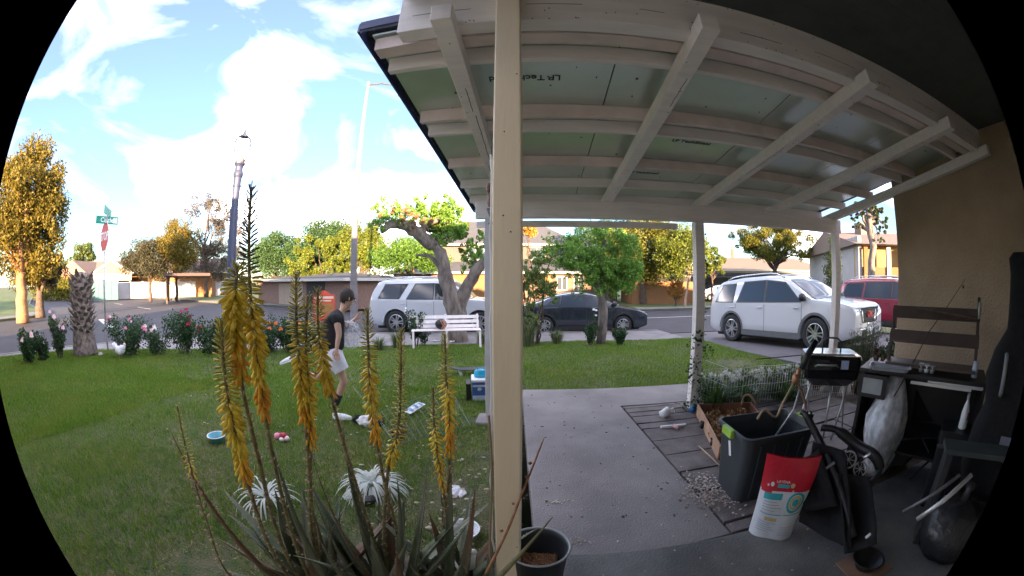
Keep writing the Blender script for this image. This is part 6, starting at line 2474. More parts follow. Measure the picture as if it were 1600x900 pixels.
# ------------------------------------------------------------------ things on the porch
# bucket of feed by the near post
b = Vector((.115, 1.30, 0.0))
t = thing('feed_bucket', 'dark grey plastic bucket holding brown feed at the foot of the near post', 'bucket', b, R(-4))
m_buck = M_('dark_bucket', (.035, .042, .05), .4, vary=.15)
mb = MB()
mb.lathe([(.0, .004), (.105, .004), (.112, .02), (.132, .285), (.137, .29), (.142, .300), (.137, .306), (.129, .300), (.124, .27), (.106, .03), (.0, .018)], 32)
mb.build('bucket_wall', m_buck, t, smooth=True)
mb = MB()
mb.lathe([(.136, .298), (.1445, .302), (.1445, .308), (.138, .310), (.133, .304)], 32, close=True)
mb.build('rim', M_('worn_grey_rim', (.30, .33, .36), .5), t, smooth=True)
mb = MB()
mb.prism([(-.10, -.06), (.085, -.075), (.095, .085), (-.07, .095)], .02, .185)
fd_ = mb.build('feed', M_('brown_feed', (.24, .115, .06), .95, vary=.35, scale=40, bump=.8, bscale=120, col2=(.38, .20, .11)), t, bevel=.015)
g_ = random.Random(6)
mb = MB()
for k in range(260):
    x, y = g_.uniform(-.08, .08), g_.uniform(-.06, .08)
    mb.ball((x, y, .187), (.005, .004, .003), 5, 3)
mb.build('grain', M_('grain', (.34, .19, .11), .9, vary=.3, scale=60), t, stuff=True)
# long dry sticks over the bucket
mb = MB()
pts = [at(760, 895, 1.05), at(792, 830, 1.12), at(812, 780, 1.2), at(832, 730, 1.3), at(849, 686, 1.4)]
mb.tube(catmull(pts, 5), [.0065 - .00015 * i for i in range(21)], 7)
for s in (.3, .5, .62, .8):
    q = pts[0].lerp(pts[4], s)
    mb.ball(q + Vector((-.012, 0, .01)), (.008, .006, .008), 6, 4)
tag(mb.build('dry_flower_stalk', M_('reddish_stick', (.34, .17, .10), .85, vary=.3, scale=30), smooth=True), 'reddish brown dry stalk slanting across the foot of the near post', 'stick')
mb = MB()
pts = [at(752, 930, 1.0), at(800, 880, 1.05), at(832, 845, 1.1), at(863, 808, 1.16)]
mb.tube(catmull(pts, 5), [.014 - .0008 * i for i in range(16)], 8)
tag(mb.build('aloe_leaf_tip', M_('olive_stalk', (.16, .15, .075), .7, vary=.3, scale=20), smooth=True), 'olive green aloe leaf tip leaning over the dark bucket', 'leaf')

# crumbs and shells on the concrete
def crumbs(name, label, region, n, smin, smax, mat, seed, z=.0, gauss=None):
    g = random.Random(seed)
    mb = MB()
    for k in range(n):
        if gauss:
            q = Vector((g.gauss(gauss[0], gauss[2]), g.gauss(gauss[1], gauss[3]), z))
        else:
            q = Vector((g.uniform(region[0], region[1]), g.uniform(region[2], region[3]), z))
        s = g.uniform(smin, smax)
        a = g.uniform(0, 6)
        mb.X = Matrix.Translation(q + Vector((0, 0, s * .3))) @ Matrix.Rotation(a, 4, 'Z') @ Matrix.Rotation(g.uniform(-.4, .4), 4, 'X')
        mb.ball((0, 0, 0), (s * g.uniform(.8, 1.9), s, s * .35), 5, 3, .25)
    mb.X = None
    return tag(mb.build(name, mat, stuff=True), label, 'debris')


m_shell = M_('shell', (.46, .38, .33), .9, vary=.35, scale=2, col2=(.62, .56, .52))
crumbs('husk_pile', 'heap of pale seed husks spilled on the pavers beside the tote', None, 420, .005, .011, m_shell, 1, .004, (1.36, 1.98, .085, .13))
crumbs('scattered_husks', 'scattered seed husks across the concrete walk', (.18, 1.25, 1.55, 3.4), 95, .003, .008, m_shell, 2, .001)
crumbs('slab_crumbs', 'crumbs scattered on the dark porch slab', (.15, 1.9, .8, 1.5), 45, .003, .006, m_shell, 3, .013)
crumbs('dark_crumbs', 'dark leaf bits scattered over the walk', (.18, 1.25, 1.6, 4.6), 60, .004, .011, m_dirt, 4, .001)
crumbs('husk_patch', 'small patch of pale husks near the bucket', None, 60, .003, .008, m_shell, 5, .002, (.33, 1.66, .05, .02))
crumbs('husk_smear', 'pale smear of husks in the middle of the walk', None, 26, .004, .010, m_shell, 6, .002, (.30, 2.10, .05, .015))
crumbs('walk_edge_litter', 'dry grass bits along the edge between walk and lawn', (.02, .14, 1.6, 4.7), 160, .004, .010, m_dirt, 7, -.02)

# white cup, squeegee, blue can on the pavers
b = gr(1040, 650, 0.0)
t = thing('white_scoop', 'white plastic jug scoop lying on the far pavers', 'scoop', b, R(10))
mb = MB(Matrix.Rotation(R(70), 4, 'Y') @ Matrix.Translation((-.04, 0, -.05)))
mb.lathe([(0, 0), (.045, 0), (.055, .10), (.052, .10), (.042, .006), (0, .006)], 18)
mb.build('scoop_bowl', m_whitep, t, smooth=True)
mb = MB()
mb.tube([(.03, 0, .06), (.09, 0, .075), (.13, 0, .05), (.125, 0, .02)], [.018, .016, .014, .012], 8, flat=.6)
mb.build('handle', m_whitep, t, smooth=True)
b = gr(1052, 667, 0.0)
t = thing('squeegee', 'white T shaped squeegee blade with a short pinkish handle on the pavers', 'squeegee', b, R(-3))
mb = MB()
mb.box(-.14, .14, -.014, .014, .0, .022)
mb.build('blade', m_whitep, t, bevel=.004)
mb = MB()
mb.tube([(.0, -.01, .018), (.02, -.10, .02)], [.022, .020], 8)
mb.build('handle', M_('pink_grip', (.45, .28, .28), .6), t, smooth=True)
b = gr(1082, 643, 0.0)
t = thing('blue_can', 'small blue drink can lying beside the wooden planter corner', 'can', b, R(40))
mb = MB(Matrix.Rotation(PI / 2, 4, 'Y'))
mb.X = Matrix.Translation((0, 0, .034)) @ mb.X
mb.lathe([(0, -.05), (.028, -.05), (.033, -.042), (.033, .042), (.028, .05), (0, .05)], 16)
mb.build('can_wall', M_('can_blue', (.05, .22, .50), .3, metal=.4), t, smooth=True)
mb = MB(Matrix.Translation((0, 0, .034)) @ Matrix.Rotation(PI / 2, 4, 'Y'))
mb.lathe([(0, .0505), (.024, .0505), (.0265, .053), (.024, .055), (0, .052)], 16)
mb.build('can_end', m_chrome, t, smooth=True)
mb = MB()
mb.tube([gr(1092, 697, .012), gr(1112, 715, .016), gr(1135, 738, .012)], .006, 6)
tag(mb.build('twig', m_scar, smooth=True), 'thin pale twig lying on the pavers in front of the planter', 'stick')
for k, (px, py) in enumerate(((1097, 670), (1113, 697))):
    q = gr(px, py, .0)
    t = thing('caster_wheel', ('small black caster by the far end of the planter side', 'small black caster by the near end of the planter side')[k], 'caster', q, R(20))
    mb = MB(Matrix.Translation((0, 0, .035)) @ Matrix.Rotation(PI / 2, 4, 'X'))
    mb.lathe([(0, -.014), (.03, -.014), (.034, -.008), (.034, .008), (.03, .014), (0, .014)], 16)
    mb.build('wheel', m_black, t, smooth=True)
    mb = MB()
    mb.box(-.02, .02, -.022, .022, .066, .08)
    mb.box(-.012, .012, -.022, -.016, .03, .066)
    mb.box(-.012, .012, .016, .022, .03, .066)
    mb.build('fork', m_dark, t)

# wooden planter box with leaves
pA, pB, pC = gr(1090, 640, 0.06), gr(1124, 708, 0.06), gr(1172, 637, 0.06)
t = thing('wooden_planter', 'low wooden box full of dry leaves between the wire fence and the tote', 'planter box', (pA.x, pA.y, 0))
X1 = (pB - pA)
X2 = (pC - pA)
m_board = M_('brown_board', (.20, .085, .05), .8, vary=.2, scale=6, bump=.2)
m_boardl = M_('pale_board_edge', (.42, .26, .17), .8, vary=.15, scale=6)
pD = pA + X1 * .95 + X2 * .9
for nm, a, b_, m_ in (('side_board', pA, pB, m_boardl), ('back_board', pA, pC, m_board), ('side_board', pC, pD, m_board), ('front_board', pB, pD, m_board)):
    mb = MB()
    mb.bar(a + Vector((0, 0, .0)), b_ + Vector((0, 0, .0)), .018, .13)
    mb.build(nm, m_, t, wd=True, bevel=.003)
lm_dead = leaf_mat('dead_leaf_litter', (.18, .09, .035), (.32, .18, .08), (.42, .28, .14), trans=.1)
cl = []
g_ = random.Random(8)
for k in range(60):
    a, b_ = g_.uniform(.08, .92), g_.uniform(.05, .8)
    q = pA + X1 * a + X2 * b_
    cl.append((q.x, q.y, .05 + g_.uniform(-.02, .02), .05))
o = link_mesh('leaf_litter', quads_mesh('leaf_litter', leaf_arrays(cl, 2600, .045, 9, aspect=.6), lm_dead), t, stuff=True)
o.location = -t.location
mb = MB()
mb.tube(catmull([pC + Vector((-.13, .0, .05)), pC + Vector((-.12, 0, .14)), pC + Vector((-.05, -.02, .16)), pC + Vector((.03, -.06, .06))], 5), .012, 8)
mb.build('loop_handle', m_boardl, t, smooth=True, wd=True)

# wire fence from the middle post towards the right post
t = thing('wire_fence', 'low galvanised wire mesh fence behind the planter and the grill', 'fence', uv(1.89, 3.80, 0))
F0, F1, F2 = uv(1.89, 3.80), uv(3.2, 3.74), uv(4.3, 3.5)


def fpt(s):
    return F0.lerp(F1, s * 2) if s < .5 else F1.lerp(F2, s * 2 - 1)


for k in range(66):
    mb = MB()
    p_ = fpt(k / 65)
    mb.tube([p_ + Vector((0, 0, -.02)), p_ + Vector((0, 0, .46 + .01 * math.sin(k)))], .0026, 4, caps=False)
    mb.build('upright_wire', m_wire, t, wd=True)
for z in (.03, .12, .24, .36, .46):
    mb = MB()
    mb.tube([fpt(k / 20) + Vector((0, 0, z + .008 * math.sin(k * 1.3))) for k in range(21)], .0026, 4, caps=False)
    mb.build('line_wire', m_wire, t, wd=True)
for k, z in enumerate((.18, .38, .58)):
    mb = MB()
    mb.tube([uv(1.90, 3.79, z), uv(2.12, 3.60, z - .07)], .003, 5)
    mb.build('tie_wire', m_whitep, t, wd=True)
mb = MB()
mb.tube([uv(2.7, 3.9, .52), uv(3.6, 3.85, .53)], .007, 6)
mb.build('dark_rod', m_black, t, wd=True)
# flower bed plants behind the fence
lm_vine = leaf_mat('vine_leaf', (.025, .06, .02), (.06, .12, .035), (.12, .18, .06))
lm_wpet = leaf_mat('white_petal_leaf', (.55, .56, .52), (.75, .75, .72), (.85, .85, .83))
for i, (u, v_, w_, h_, nwhite) in enumerate(((2.15, 4.08, .42, .34, 50), (2.62, 4.12, .55, .36, 110), (3.10, 4.10, .55, .36, 120), (3.55, 4.02, .5, .40, 30), (3.95, 4.0, .5, .45, 10))):
    q = uv(u, v_, -.03)
    t = shrub('white_flowering_shrub', ('leafy white flowered plant beside the middle post', 'low bush with many white flowers left of the grill', 'low bush thick with white flowers behind the grill stand', 'leafy green bed plant with few flowers behind the grill', 'green bed plant by the foot of the right post')[i],
              'flower bush', q, w_, h_, 1500, .035, lm_vine, 300 + i, group='flowering bushes behind the wire fence', stems=12)
    if nwhite:
        g2 = random.Random(i)
        cl = [(g2.uniform(-w_ / 2, w_ / 2), g2.uniform(-.15, .1), h_ * g2.uniform(.75, 1.0), .03) for _ in range(nwhite // 4)]
        link_mesh('blossom', quads_mesh('blossom', leaf_arrays(cl, nwhite * 6, .026, 400 + i, aspect=.8), lm_wpet), t, stuff=True)
grass_tuft('fence_grass', 'tall grass growing up through the wire fence near the middle post', uv(2.05, 3.72, -.03), .42, 240, lm_vine, 44, .45)
grass_tuft('fence_grass', 'tall grass along the wire fence behind the planter box', uv(2.5, 3.86, -.03), .34, 260, lm_vine, 45, .6)
grass_tuft('fence_grass', 'grass tuft along the wire fence behind the grill legs', uv(3.2, 3.82, -.03), .34, 260, lm_vine, 46, .6)
shrub('rosemary_bush', 'upright dark green rosemary bush beside the right white post', 'rosemary', uv(4.45, 3.55, -.05), .75, 1.0, 6500, .045, lm_pine, 310, stems=26, aspect=.16)
shrub('rosemary_bush', 'lower dark green bush against the tan wall corner', 'bush', uv(4.5, 3.05, -.05), .5, .85, 2600, .05, lm_rose, 311, stems=14, aspect=.5)
shrub('rosemary_bush', 'feathery low green bush left of the rosemary and right post', 'bush', uv(4.1, 3.72, -.05), .4, .55, 1500, .04, lm_pine, 312, stems=14, aspect=.2)

# storage tote
A, B, D_ = Vector((1.43, 2.14, .5)), Vector((1.43, 1.78, .5)), Vector((1.98, 2.12, .5))
tc_ = Vector((1.74, 1.93, 0))
t = thing('storage_tote', 'large open dark grey storage tote with a green handle clip', 'storage tote', tc_, R(-4))
m_tote = M_('dark_tote', (.040, .048, .055), .42, vary=.12, scale=3)


def rrect(hx, hy, r_, z, n=5):
    out = []
    for cx, cy, a0 in ((hx - r_, hy - r_, 0), (-hx + r_, hy - r_, 90), (-hx + r_, -hy + r_, 180), (hx - r_, -hy + r_, 270)):
        for k in range(n + 1):
            a = R(a0 + 90 * k / n)
            out.append((cx + r_ * math.cos(a), cy + r_ * math.sin(a), z))
    return out


def loft(mb, rings, cap0=True, cap1=True):
    n = len(rings[0])
    vs = [p for r_ in rings for p in r_]
    fs = [(i * n + k, i * n + (k + 1) % n, (i + 1) * n + (k + 1) % n, (i + 1) * n + k) for i in range(len(rings) - 1) for k in range(n)]
    if cap0:
        fs.append(tuple(range(n))[::-1])
    if cap1:
        fs.append(tuple((len(rings) - 1) * n + k for k in range(n)))
    mb.add(vs, fs)


mb = MB()
loft(mb, [rrect(.26, .17, .05, .0), rrect(.30, .205, .055, .47), rrect(.325, .225, .06, .475), rrect(.325, .225, .06, .50), rrect(.305, .208, .055, .505), rrect(.292, .198, .05, .46), rrect(.252, .162, .045, .015)], True, True)
mb.build('tote_wall', m_tote, t, smooth=False, bevel=.002)
for x in (-.18, -.06, .06, .18):
    mb = MB()
    mb.bar((x * .9, -.178, .03), (x, -.212, .44), .02, .012, (0, 1, 0))
    mb.build('rib', m_tote, t)
m_lime = M_('lime_plastic', (.30, .52, .06), .45)
for s in (-1, 1):
    mb = MB()
    mb.box(s * .335 - .018, s * .335 + .018, -.065, .065, .455, .515)
    cl_ = mb.build('handle_clip', m_lime, t, bevel=.008)
mb = MB()
mb.bar((-.345, -.05, .44), (-.335, -.075, .34), .028, .002, (1, 0, 0))
mb.build('paper_tag', m_whitep, t)

# pet food bag
p0_, p1_ = Vector((1.33, 1.40, .012)), Vector((1.60, 1.27, .012))
d = (p1_ - p0_)
t = thing('pet_food_bag', 'red and white paper bag of pet food standing in front of the tote', 'bag', (p0_ + p1_) / 2 + Vector((.03, .06, 0)), math.atan2(d.y, d.x) - R(14))
w0, w1, H = .135, .160, .54
m_bagw = M_('white_bag', (.62, .66, .72), .45, vary=.06, scale=6, bump=.5, bscale=9)
m_bagr = M_('red_bag', (.50, .012, .03), .4, vary=.08, scale=6, bump=.5, bscale=9)


def bagp(a, b, off=0.0):
    """a across 0..1, b up 0..1 on the front face"""
    w_ = w0 + (w1 - w0) * b ** 1.3
    x = (2 * a - 1) * w_ + .008 * b
    th = .075 * (1 - b ** 2.2) + .008
    y = -th * (1 - (2 * a - 1) ** 4 * .75) + .012 * math.sin(9 * b + 4 * a) - .05 * b
    return Vector((x, y - off, H * b - .012 * math.sin(a * PI) * b + .012 * (a) * b))


def bagb(a, b):
    p_ = bagp(a, b)
    th = .075 * (1 - b ** 2.2) + .008
    return Vector((p_.x, p_.y + 2 * th * (1 - (2 * a - 1) ** 4 * .75), p_.z))


for nm, mm, b0, b1 in (('white_lower_bag', m_bagw, 0, .62), ('red_top', m_bagr, .62, 1.0)):
    mb = MB()
    mb.grid(lambda a, b: bagp(a, b0 + (b1 - b0) * b), 12, 12)
    mb.grid(lambda a, b: bagb(1 - a, b0 + (b1 - b0) * b), 12, 12)
    for e_ in (0, 1):
        mb.grid(lambda a, b: bagp(e_, b0 + (b1 - b0) * b).lerp(bagb(e_, b0 + (b1 - b0) * b), a), 2, 12)
    mb.build(nm, mm, t, smooth=True)


def decal(parent, mat, a0, a1, b0, b1, name, off=.003, n=6):
    mb = MB()
    mb.grid(lambda a, b: bagp(a0 + (a1 - a0) * a, b0 + (b1 - b0) * b, off), n, n)
    return mb.build(name, mat, parent, smooth=True)


m_teal_p = M_('teal_print', (.03, .36, .42), .5)
m_grey_p = M_('grey_print', (.34, .38, .42), .5)
m_sand_p = M_('sand_print', (.52, .42, .22), .5)
mb = MB()
decal(t, m_teal_p, .10, .48, .53, .60, 'teal_block')
decal(t, m_sand_p, .24, .50, .27, .32, 'sand_block')
decal(t, m_teal_p, .10, .56, .355, .365, 'teal_line')
decal(t, m_teal_p, .60, .94, .355, .365, 'teal_line')
decal(t, m_teal_p, .33, .56, .665, .705, 'teal_label', .004)
decal(t, m_bagr, .02, .24, .60, .625, 'red_corner')
for k in range(13):
    b_ = .50 - k * .033
    if .25 < b_ < .38:
        continue
    decal(t, m_grey_p, .12, .40 + .12 * ((k * 7) % 3) / 2, b_, b_ + .008, 'text_line', .003, 3)
for k in range(5):
    decal(t, m_grey_p, .64, .90, .20 - k * .03, .208 - k * .03, 'text_line', .003, 3)


def ringdecal(mat, ca, cb, r0, r1, name, off):
    mb = MB()
    mb.grid(lambda a, b: bagp(ca + (r0 + (r1 - r0) * b) * math.cos(2 * PI * a) / (2 * .19), cb + (r0 + (r1 - r0) * b) * math.sin(2 * PI * a) / H, off), 28, 2)
    return mb.build(name, mat, t, smooth=True)


ringdecal(m_teal_p, .78, .50, .050, .066, 'ring_print', .004)
ringdecal(m_sand_p, .78, .50, .030, .044, 'ring_print', .0045)
ringdecal(m_teal_p, .78, .50, .0, .024, 'ring_print', .005)
for a, b_, r_ in ((.22, .695, .013), (.62, .70, .016), (.66, .635, .006), (.14, .68, .007)):
    ringdecal(m_whitep if r_ < .016 else m_sand_p, a, b_, 0.002, r_, 'emblem_print', .0045)
X = Matrix.Translation(bagp(.42, .735, .006)) @ Matrix.Rotation(PI / 2 - .06, 4, 'X')
lettering('LAYENA', .022, m_whitep, t, X, extrude=.0006)

# tabletop grill on folding legs
gc = Vector((3.03, 2.50, 0))
t = thing('tabletop_grill', 'black enamel tabletop grill with silver top standing on thin metal legs', 'grill', gc, R(-38))
m_lid = M_('shiny_lid', (.62, .58, .52), .18, metal=.85, vary=.3, scale=9, bump=.2, bscale=8)
mb = MB()
loft(mb, [rrect(.20, .13, .05, .50), rrect(.29, .20, .05, .58), rrect(.30, .21, .05, .66)], True, False)
loft(mb, [rrect(.305, .215, .05, .665), rrect(.305, .215, .05, .76), rrect(.29, .20, .05, .795)], False, True)
mb.build('grill_box', m_blackg, t, smooth=False, bevel=.004)
mb = MB()
loft(mb, [rrect(.275, .185, .05, .797), rrect(.25, .16, .05, .81)], True, True)
mb.build('lid_top', m_lid, t)
mb = MB()
mb.tube([(-.10, 0, .80), (-.10, 0, .90), (-.05, 0, .935), (.05, 0, .935), (.10, 0, .90), (.10, 0, .80)], .009, 8)
mb.build('lid_handle', m_black, t, smooth=True)
mb = MB()
mb.tube([(-.20, -.215, .70), (-.18, -.25, .72), (.02, -.25, .72), (.04, -.215, .70)], .010, 8)
mb.build('front_handle', m_alu, t, smooth=True)
mb = MB()
mb.box(.07, .15, -.222, -.2165, .68, .76)
mb.build('label_plate', M_('blue_white_label', (.45, .52, .75), .4), t)
mb = MB()
mb.ball((.315, .0, .68), (.02, .03, .03), 10, 6)
mb.build('latch', m_chrome, t, smooth=True)
for x, y, x2, y2 in ((-.2, -.1, -.30, -.16), (.2, -.1, .10, -.20), (-.2, .1, -.12, .2), (.2, .1, .30, .16), (.02, -.1, .02, -.17)):
    mb = MB()
    mb.tube([(x, y, .52), (x2, y2, -.02)], .011, 8)
    mb.build('leg', m_alu, t, smooth=True)

# copper coloured walking frame legs with black grip
t = thing('folded_tripod', 'folded tripod with brown joints and a black foam grip beside the grill', 'tripod', gr(1225, 655, 0))
base_ = at(1243, 592, 2.9)
mb = MB()
mb.tube([at(1252, 577, 2.9), at(1262, 555, 2.95), at(1275, 533, 3.0)], [.022, .027, .025], 10)
mb.build('foam_grip', m_black, t, smooth=True, wd=True)
mb = MB()
mb.ball(base_, (.03, .03, .045), 10, 6)
mb.tube([base_, at(1250, 575, 2.9)], .018, 8)
mb.build('joint', M_('copper_joint', (.45, .22, .12), .4, metal=.5), t, smooth=True, wd=True)
for pts in (((1240, 598, 2.9), (1222, 632, 2.85), (1212, 652, 2.8), (1195, 640, 2.75), (1183, 655, 2.7)), ((1246, 598, 2.9), (1258, 630, 2.85), (1256, 660, 2.8), (1262, 655, 2.8))):
    mb = MB()
    mb.tube(catmull([at(*p_) for p_ in pts], 4), .010, 7)
    mb.build('leg', m_scar if pts[0][0] == 1240 else m_rust, t, smooth=True, wd=True)
mb = MB()
mb.tube([at(1205, 690, 2.7), at(1240, 640, 2.85), at(1252, 600, 2.9)], .009, 7)
mb.build('leg', m_alu, t, smooth=True, wd=True)

# folded pushchair, black
sb = gr(1290, 860, 0.012)
t = thing('folded_stroller', 'folded black stroller leaning beside the pet food bag', 'stroller', (sb.x, sb.y, .012))
S = lambda px, py, D: at(px + 8, py, D + .16)
mb = MB()
mb.tube(catmull([S(1250, 645, 2.15), S(1268, 680, 2.1), S(1290, 725, 2.0), S(1310, 780, 1.9), S(1325, 840, 1.8)], 5), .024, 10)
mb.build('main_frame', m_black, t, smooth=True, wd=True)
mb = MB()
mb.tube(catmull([S(1275, 668, 2.15), S(1300, 672, 2.15), S(1330, 695, 2.15), S(1358, 712, 2.1), S(1366, 735, 2.1), S(1350, 760, 2.0)], 5), [.022] * 6 + [.034] * 14 + [.022] * 6, 10)
mb.build('handle_bar', m_black, t, smooth=True, wd=True)
mb = MB()
mb.tube([S(1243, 643, 2.15), S(1262, 652, 2.15)], .018, 8)
mb.ball(S(1258, 645, 2.13), (.014, .014, .014), 8, 6)
mb.build('lock', m_black, t, smooth=True, wd=True)
mb = MB()
mb.ball(S(1257, 646, 2.11), (.007, .007, .007), 8, 6)
mb.build('lock_button', m_chrome, t, smooth=True, wd=True)


def sheet(name, c4, mat, parent, bulge=.05, n=8, sd_=1, th=.012):
    c4 = [Vector(p_) for p_ in c4]
    nr = (c4[1] - c4[0]).cross(c4[3] - c4[0]).normalized()
    g = random.Random(sd_)
    ph = g.uniform(0, 6)
    mb = MB()
    def f(a, b):
        p_ = c4[0].lerp(c4[1], a).lerp(c4[3].lerp(c4[2], a), b)
        return p_ + nr * (bulge * math.sin(a * PI) * math.sin(b * PI) + .012 * math.sin(a * 11 + ph + b * 5) * math.sin(b * 7))
    mb.grid(f, n, n)
    o = mb.build(name, mat, parent, smooth=True, wd=True, solid=th)
    return o


sheet('seat_fabric', (S(1262, 690, 2.0), S(1312, 705, 2.0), S(1322, 860, 1.75), S(1240, 815, 1.85)), m_blackf, t, .16, sd_=1)
sheet('seat_fabric', (S(1300, 740, 1.95), S(1350, 745, 2.0), S(1362, 850, 1.8), S(1312, 865, 1.72)), m_blackf, t, .2, sd_=2)
sheet('side_panel', (S(1240, 725, 1.95), S(1272, 700, 2.0), S(1300, 790, 1.85), S(1248, 800, 1.85)), m_blackf, t, .05, sd_=3)
sheet('hood_fabric', (S(1290, 700, 2.1), S(1340, 715, 2.1), S(1345, 770, 2.05), S(1296, 765, 2.05)), m_blackf, t, .04, sd_=4)
for k, (px, py, D, r_) in enumerate(((1318, 718, 2.06, .052), (1336, 733, 2.06, .045))):
    c_ = S(px, py, D)
    v = (Vector((0, 0, EYE)) - c_).normalized()
    X = Matrix.Translation(c_) @ v.to_track_quat('Z', 'Y').to_matrix().to_4x4()
    mb = MB(X)
    mb.lathe([(r_ * .82, .0), (r_, .0), (r_, .02), (r_ * .82, .02)], 20, close=True)
    for j in range(8):
        a = PI * 2 * j / 8
        mb.bar((0, 0, .012), (r_ * .85 * math.cos(a), r_ * .85 * math.sin(a), .012), .004, .004)
    mb.lathe([(0, .022), (r_ * .18, .02), (r_ * .18, 0)], 10)
    mb.build('wheel', M_('grey_spoke', (.22, .22, .24), .4, metal=.5), t, wd=False).location = -t.location
mb = MB()
mb.tube([S(1335, 722, 2.0), S(1352, 708, 1.98)], .008, 6)
mb.build('shiny_clip', m_chrome, t, smooth=True, wd=True)
mb = MB()
mb.bar(S(1345, 840, 1.7), S(1352, 834, 1.7), .012, .012)
mb.build('buckle', m_whitep, t, wd=True)
mb = MB()
mb.bar(S(1283, 732, 1.93), S(1296, 722, 1.93), .002, .016)
mb.build('woven_badge', M_('grey_badge', (.16, .16, .17), .6), t, wd=True)

# big translucent plastic bag full of things
c_ = gr(1362, 742, -.02)
t = thing('large_clear_bag', 'large white translucent plastic bag stuffed full beside the dark desk', 'bag', c_, R(20))
mb = MB()
g_ = random.Random(4)


def bagring(z, rx, ry, ox=0, n=30, j=.11):
    return [((rx * math.cos(2 * PI * k / n)) * (1 + g_.uniform(-j, j)) + ox, ry * math.sin(2 * PI * k / n) * (1 + g_.uniform(-j, j)), z) for k in range(n)]


loft(mb, [bagring(0.02, .12, .10, .08), bagring(.08, .17, .13, .07), bagring(.20, .19, .15, .05), bagring(.36, .25, .17, .0), bagring(.50, .27, .17, -.02), bagring(.60, .22, .14, .05), bagring(.70, .16, .10, .12), bagring(.80, .10, .05, .19)], True, True)
mb.build('bag_film', film_mat('milky_film', (.88, .90, .95), .66, .3), t, smooth=True)
mb = MB()
for k in range(7):
    mb.ball((g_.uniform(-.1, .12), g_.uniform(-.05, .08), .10 + k * .075), (.08, .07, .07), 8, 5, .2)
mb.build('contents', M_('bag_contents', (.84, .85, .90), .8, vary=.3, scale=7), t, stuff=True)

# desk with a wooden bench on top, at the garage wall
q = at(1462, 600, 3.15)
DK = Matrix.Translation((3.02, 1.30, 0)) @ Matrix.Rotation(R(-68), 4, 'Z')       # local x runs along the wall
t = thing('black_desk', 'black wooden desk standing against the tan wall', 'desk', (3.02, 1.30, 0), R(-68))
m_bdesk = M_('black_wood', (.018, .016, .017), .5, vary=.2)
mb = MB()
mb.box(-.62, .50, -.22, .30, .80, .83)
mb.build('desk_top', m_bdesk, t, bevel=.003)
for x in (-.60, .46):
    mb = MB()
    mb.box(x, x + .025, -.20, .28, 0, .798)
    mb.build('side_panel', m_bdesk, t)
mb = MB()
mb.box(-.572, .458, .255, .275, .1, .798)
mb.build('back_panel', m_bdesk, t)
mb = MB()
mb.box(-.574, .458, -.18, .25, .22, .24)
mb.build('shelf', m_bdesk, t)
mb = MB()
mb.box(-.61, -.36, -.238, -.222, .62, .79)
mb.build('drawer_front', m_bdesk, t)
mb = MB()
mb.box(-.57, -.40, -.244, -.2395, .65, .765)
mb.build('framed_card', M_('pale_grey_card', (.30, .32, .33), .6), t)
top0 = .832


def on_desk(name, label, cat, x, y, rz=0, z=top0):
    q = DK @ Vector((x, y, z))
    return thing(name, label, cat, q, R(-68) + rz)


t = on_desk('wooden_chair', 'brown slatted wooden chair back standing on the black desk', 'chair', -.02, .12)
m_bwood = M_('brown_stained_wood', (.075, .052, .045), .5, vary=.2, scale=5)
for x in (-.40, .40):
    mb = MB()
    mb.bar((x, -.10, .0), (x + (-.0), .14, .44), .045, .03, (1, 0, 0))
    mb.build('leg', m_bwood, t, bevel=.003)
for z in (.40, .22):
    mb = MB()
    y = -.10 + .24 * z / .44
    mb.bar((-.42, y - .02, z), (.42, y - .02, z), .018, .10, (0, .5, 1))
    mb.build('back_slat', m_bwood, t, bevel=.003)
mb = MB()
mb.box(-.40, .40, -.24, .0, .03, .05)
mb.build('seat', m_bwood, t)
t = on_desk('serving_tray', 'pale grey plastic tray overhanging the desk front edge', 'tray', -.36, -.19, R(8))
mb = MB()
loft(mb, [rrect(.15, .07, .03, .004), rrect(.17, .09, .03, .035), rrect(.18, .10, .03, .036), rrect(.165, .085, .03, .030), rrect(.145, .065, .03, .010)], True, True)
mb.build('tray_body', M_('pale_tray', (.42, .44, .50), .4), t)
mb = MB()
mb.box(-.17, .17, -.105, .1, -.003, .003)
mb.build('tray_base', m_black, t)
t = on_desk('potted_succulent', 'dark knobbly potted succulent at the left end of the desk', 'plant', -.54, .10)
mb = MB()
for k in range(12):
    mb.ball((rng.uniform(-.06, .06), rng.uniform(-.05, .05), .02 + rng.uniform(0, .07)), .026, 6, 4, .2)
mb.build('leaf', m_barkd, t, stuff=True)
t = on_desk('clear_tumblers', 'cluster of small clear and white cups on the desk', 'cups', -.05, -.10)
for k in range(5):
    mb = MB(Matrix.Translation((k % 3 * .05 - .05, k // 3 * .055, 0)))
    mb.lathe([(0, 0), (.018, 0), (.023, .055), (.021, .055), (.016, .004), (0, .004)], 12)
    mb.build('cup', m_whitep if k % 2 else M_('smoky_cup', (.35, .36, .4), .3), t, smooth=True)
t = on_desk('blue_bottle', 'upright pale blue bottle at the right end of the desk', 'bottle', .38, -.06)
mb = MB()
mb.lathe([(0, 0), (.026, 0), (.028, .06), (.025, .08), (.022, .11), (0, .112)], 14)
mb.build('bottle_body', M_('pale_blue_plastic', (.45, .52, .66), .35), t, smooth=True)
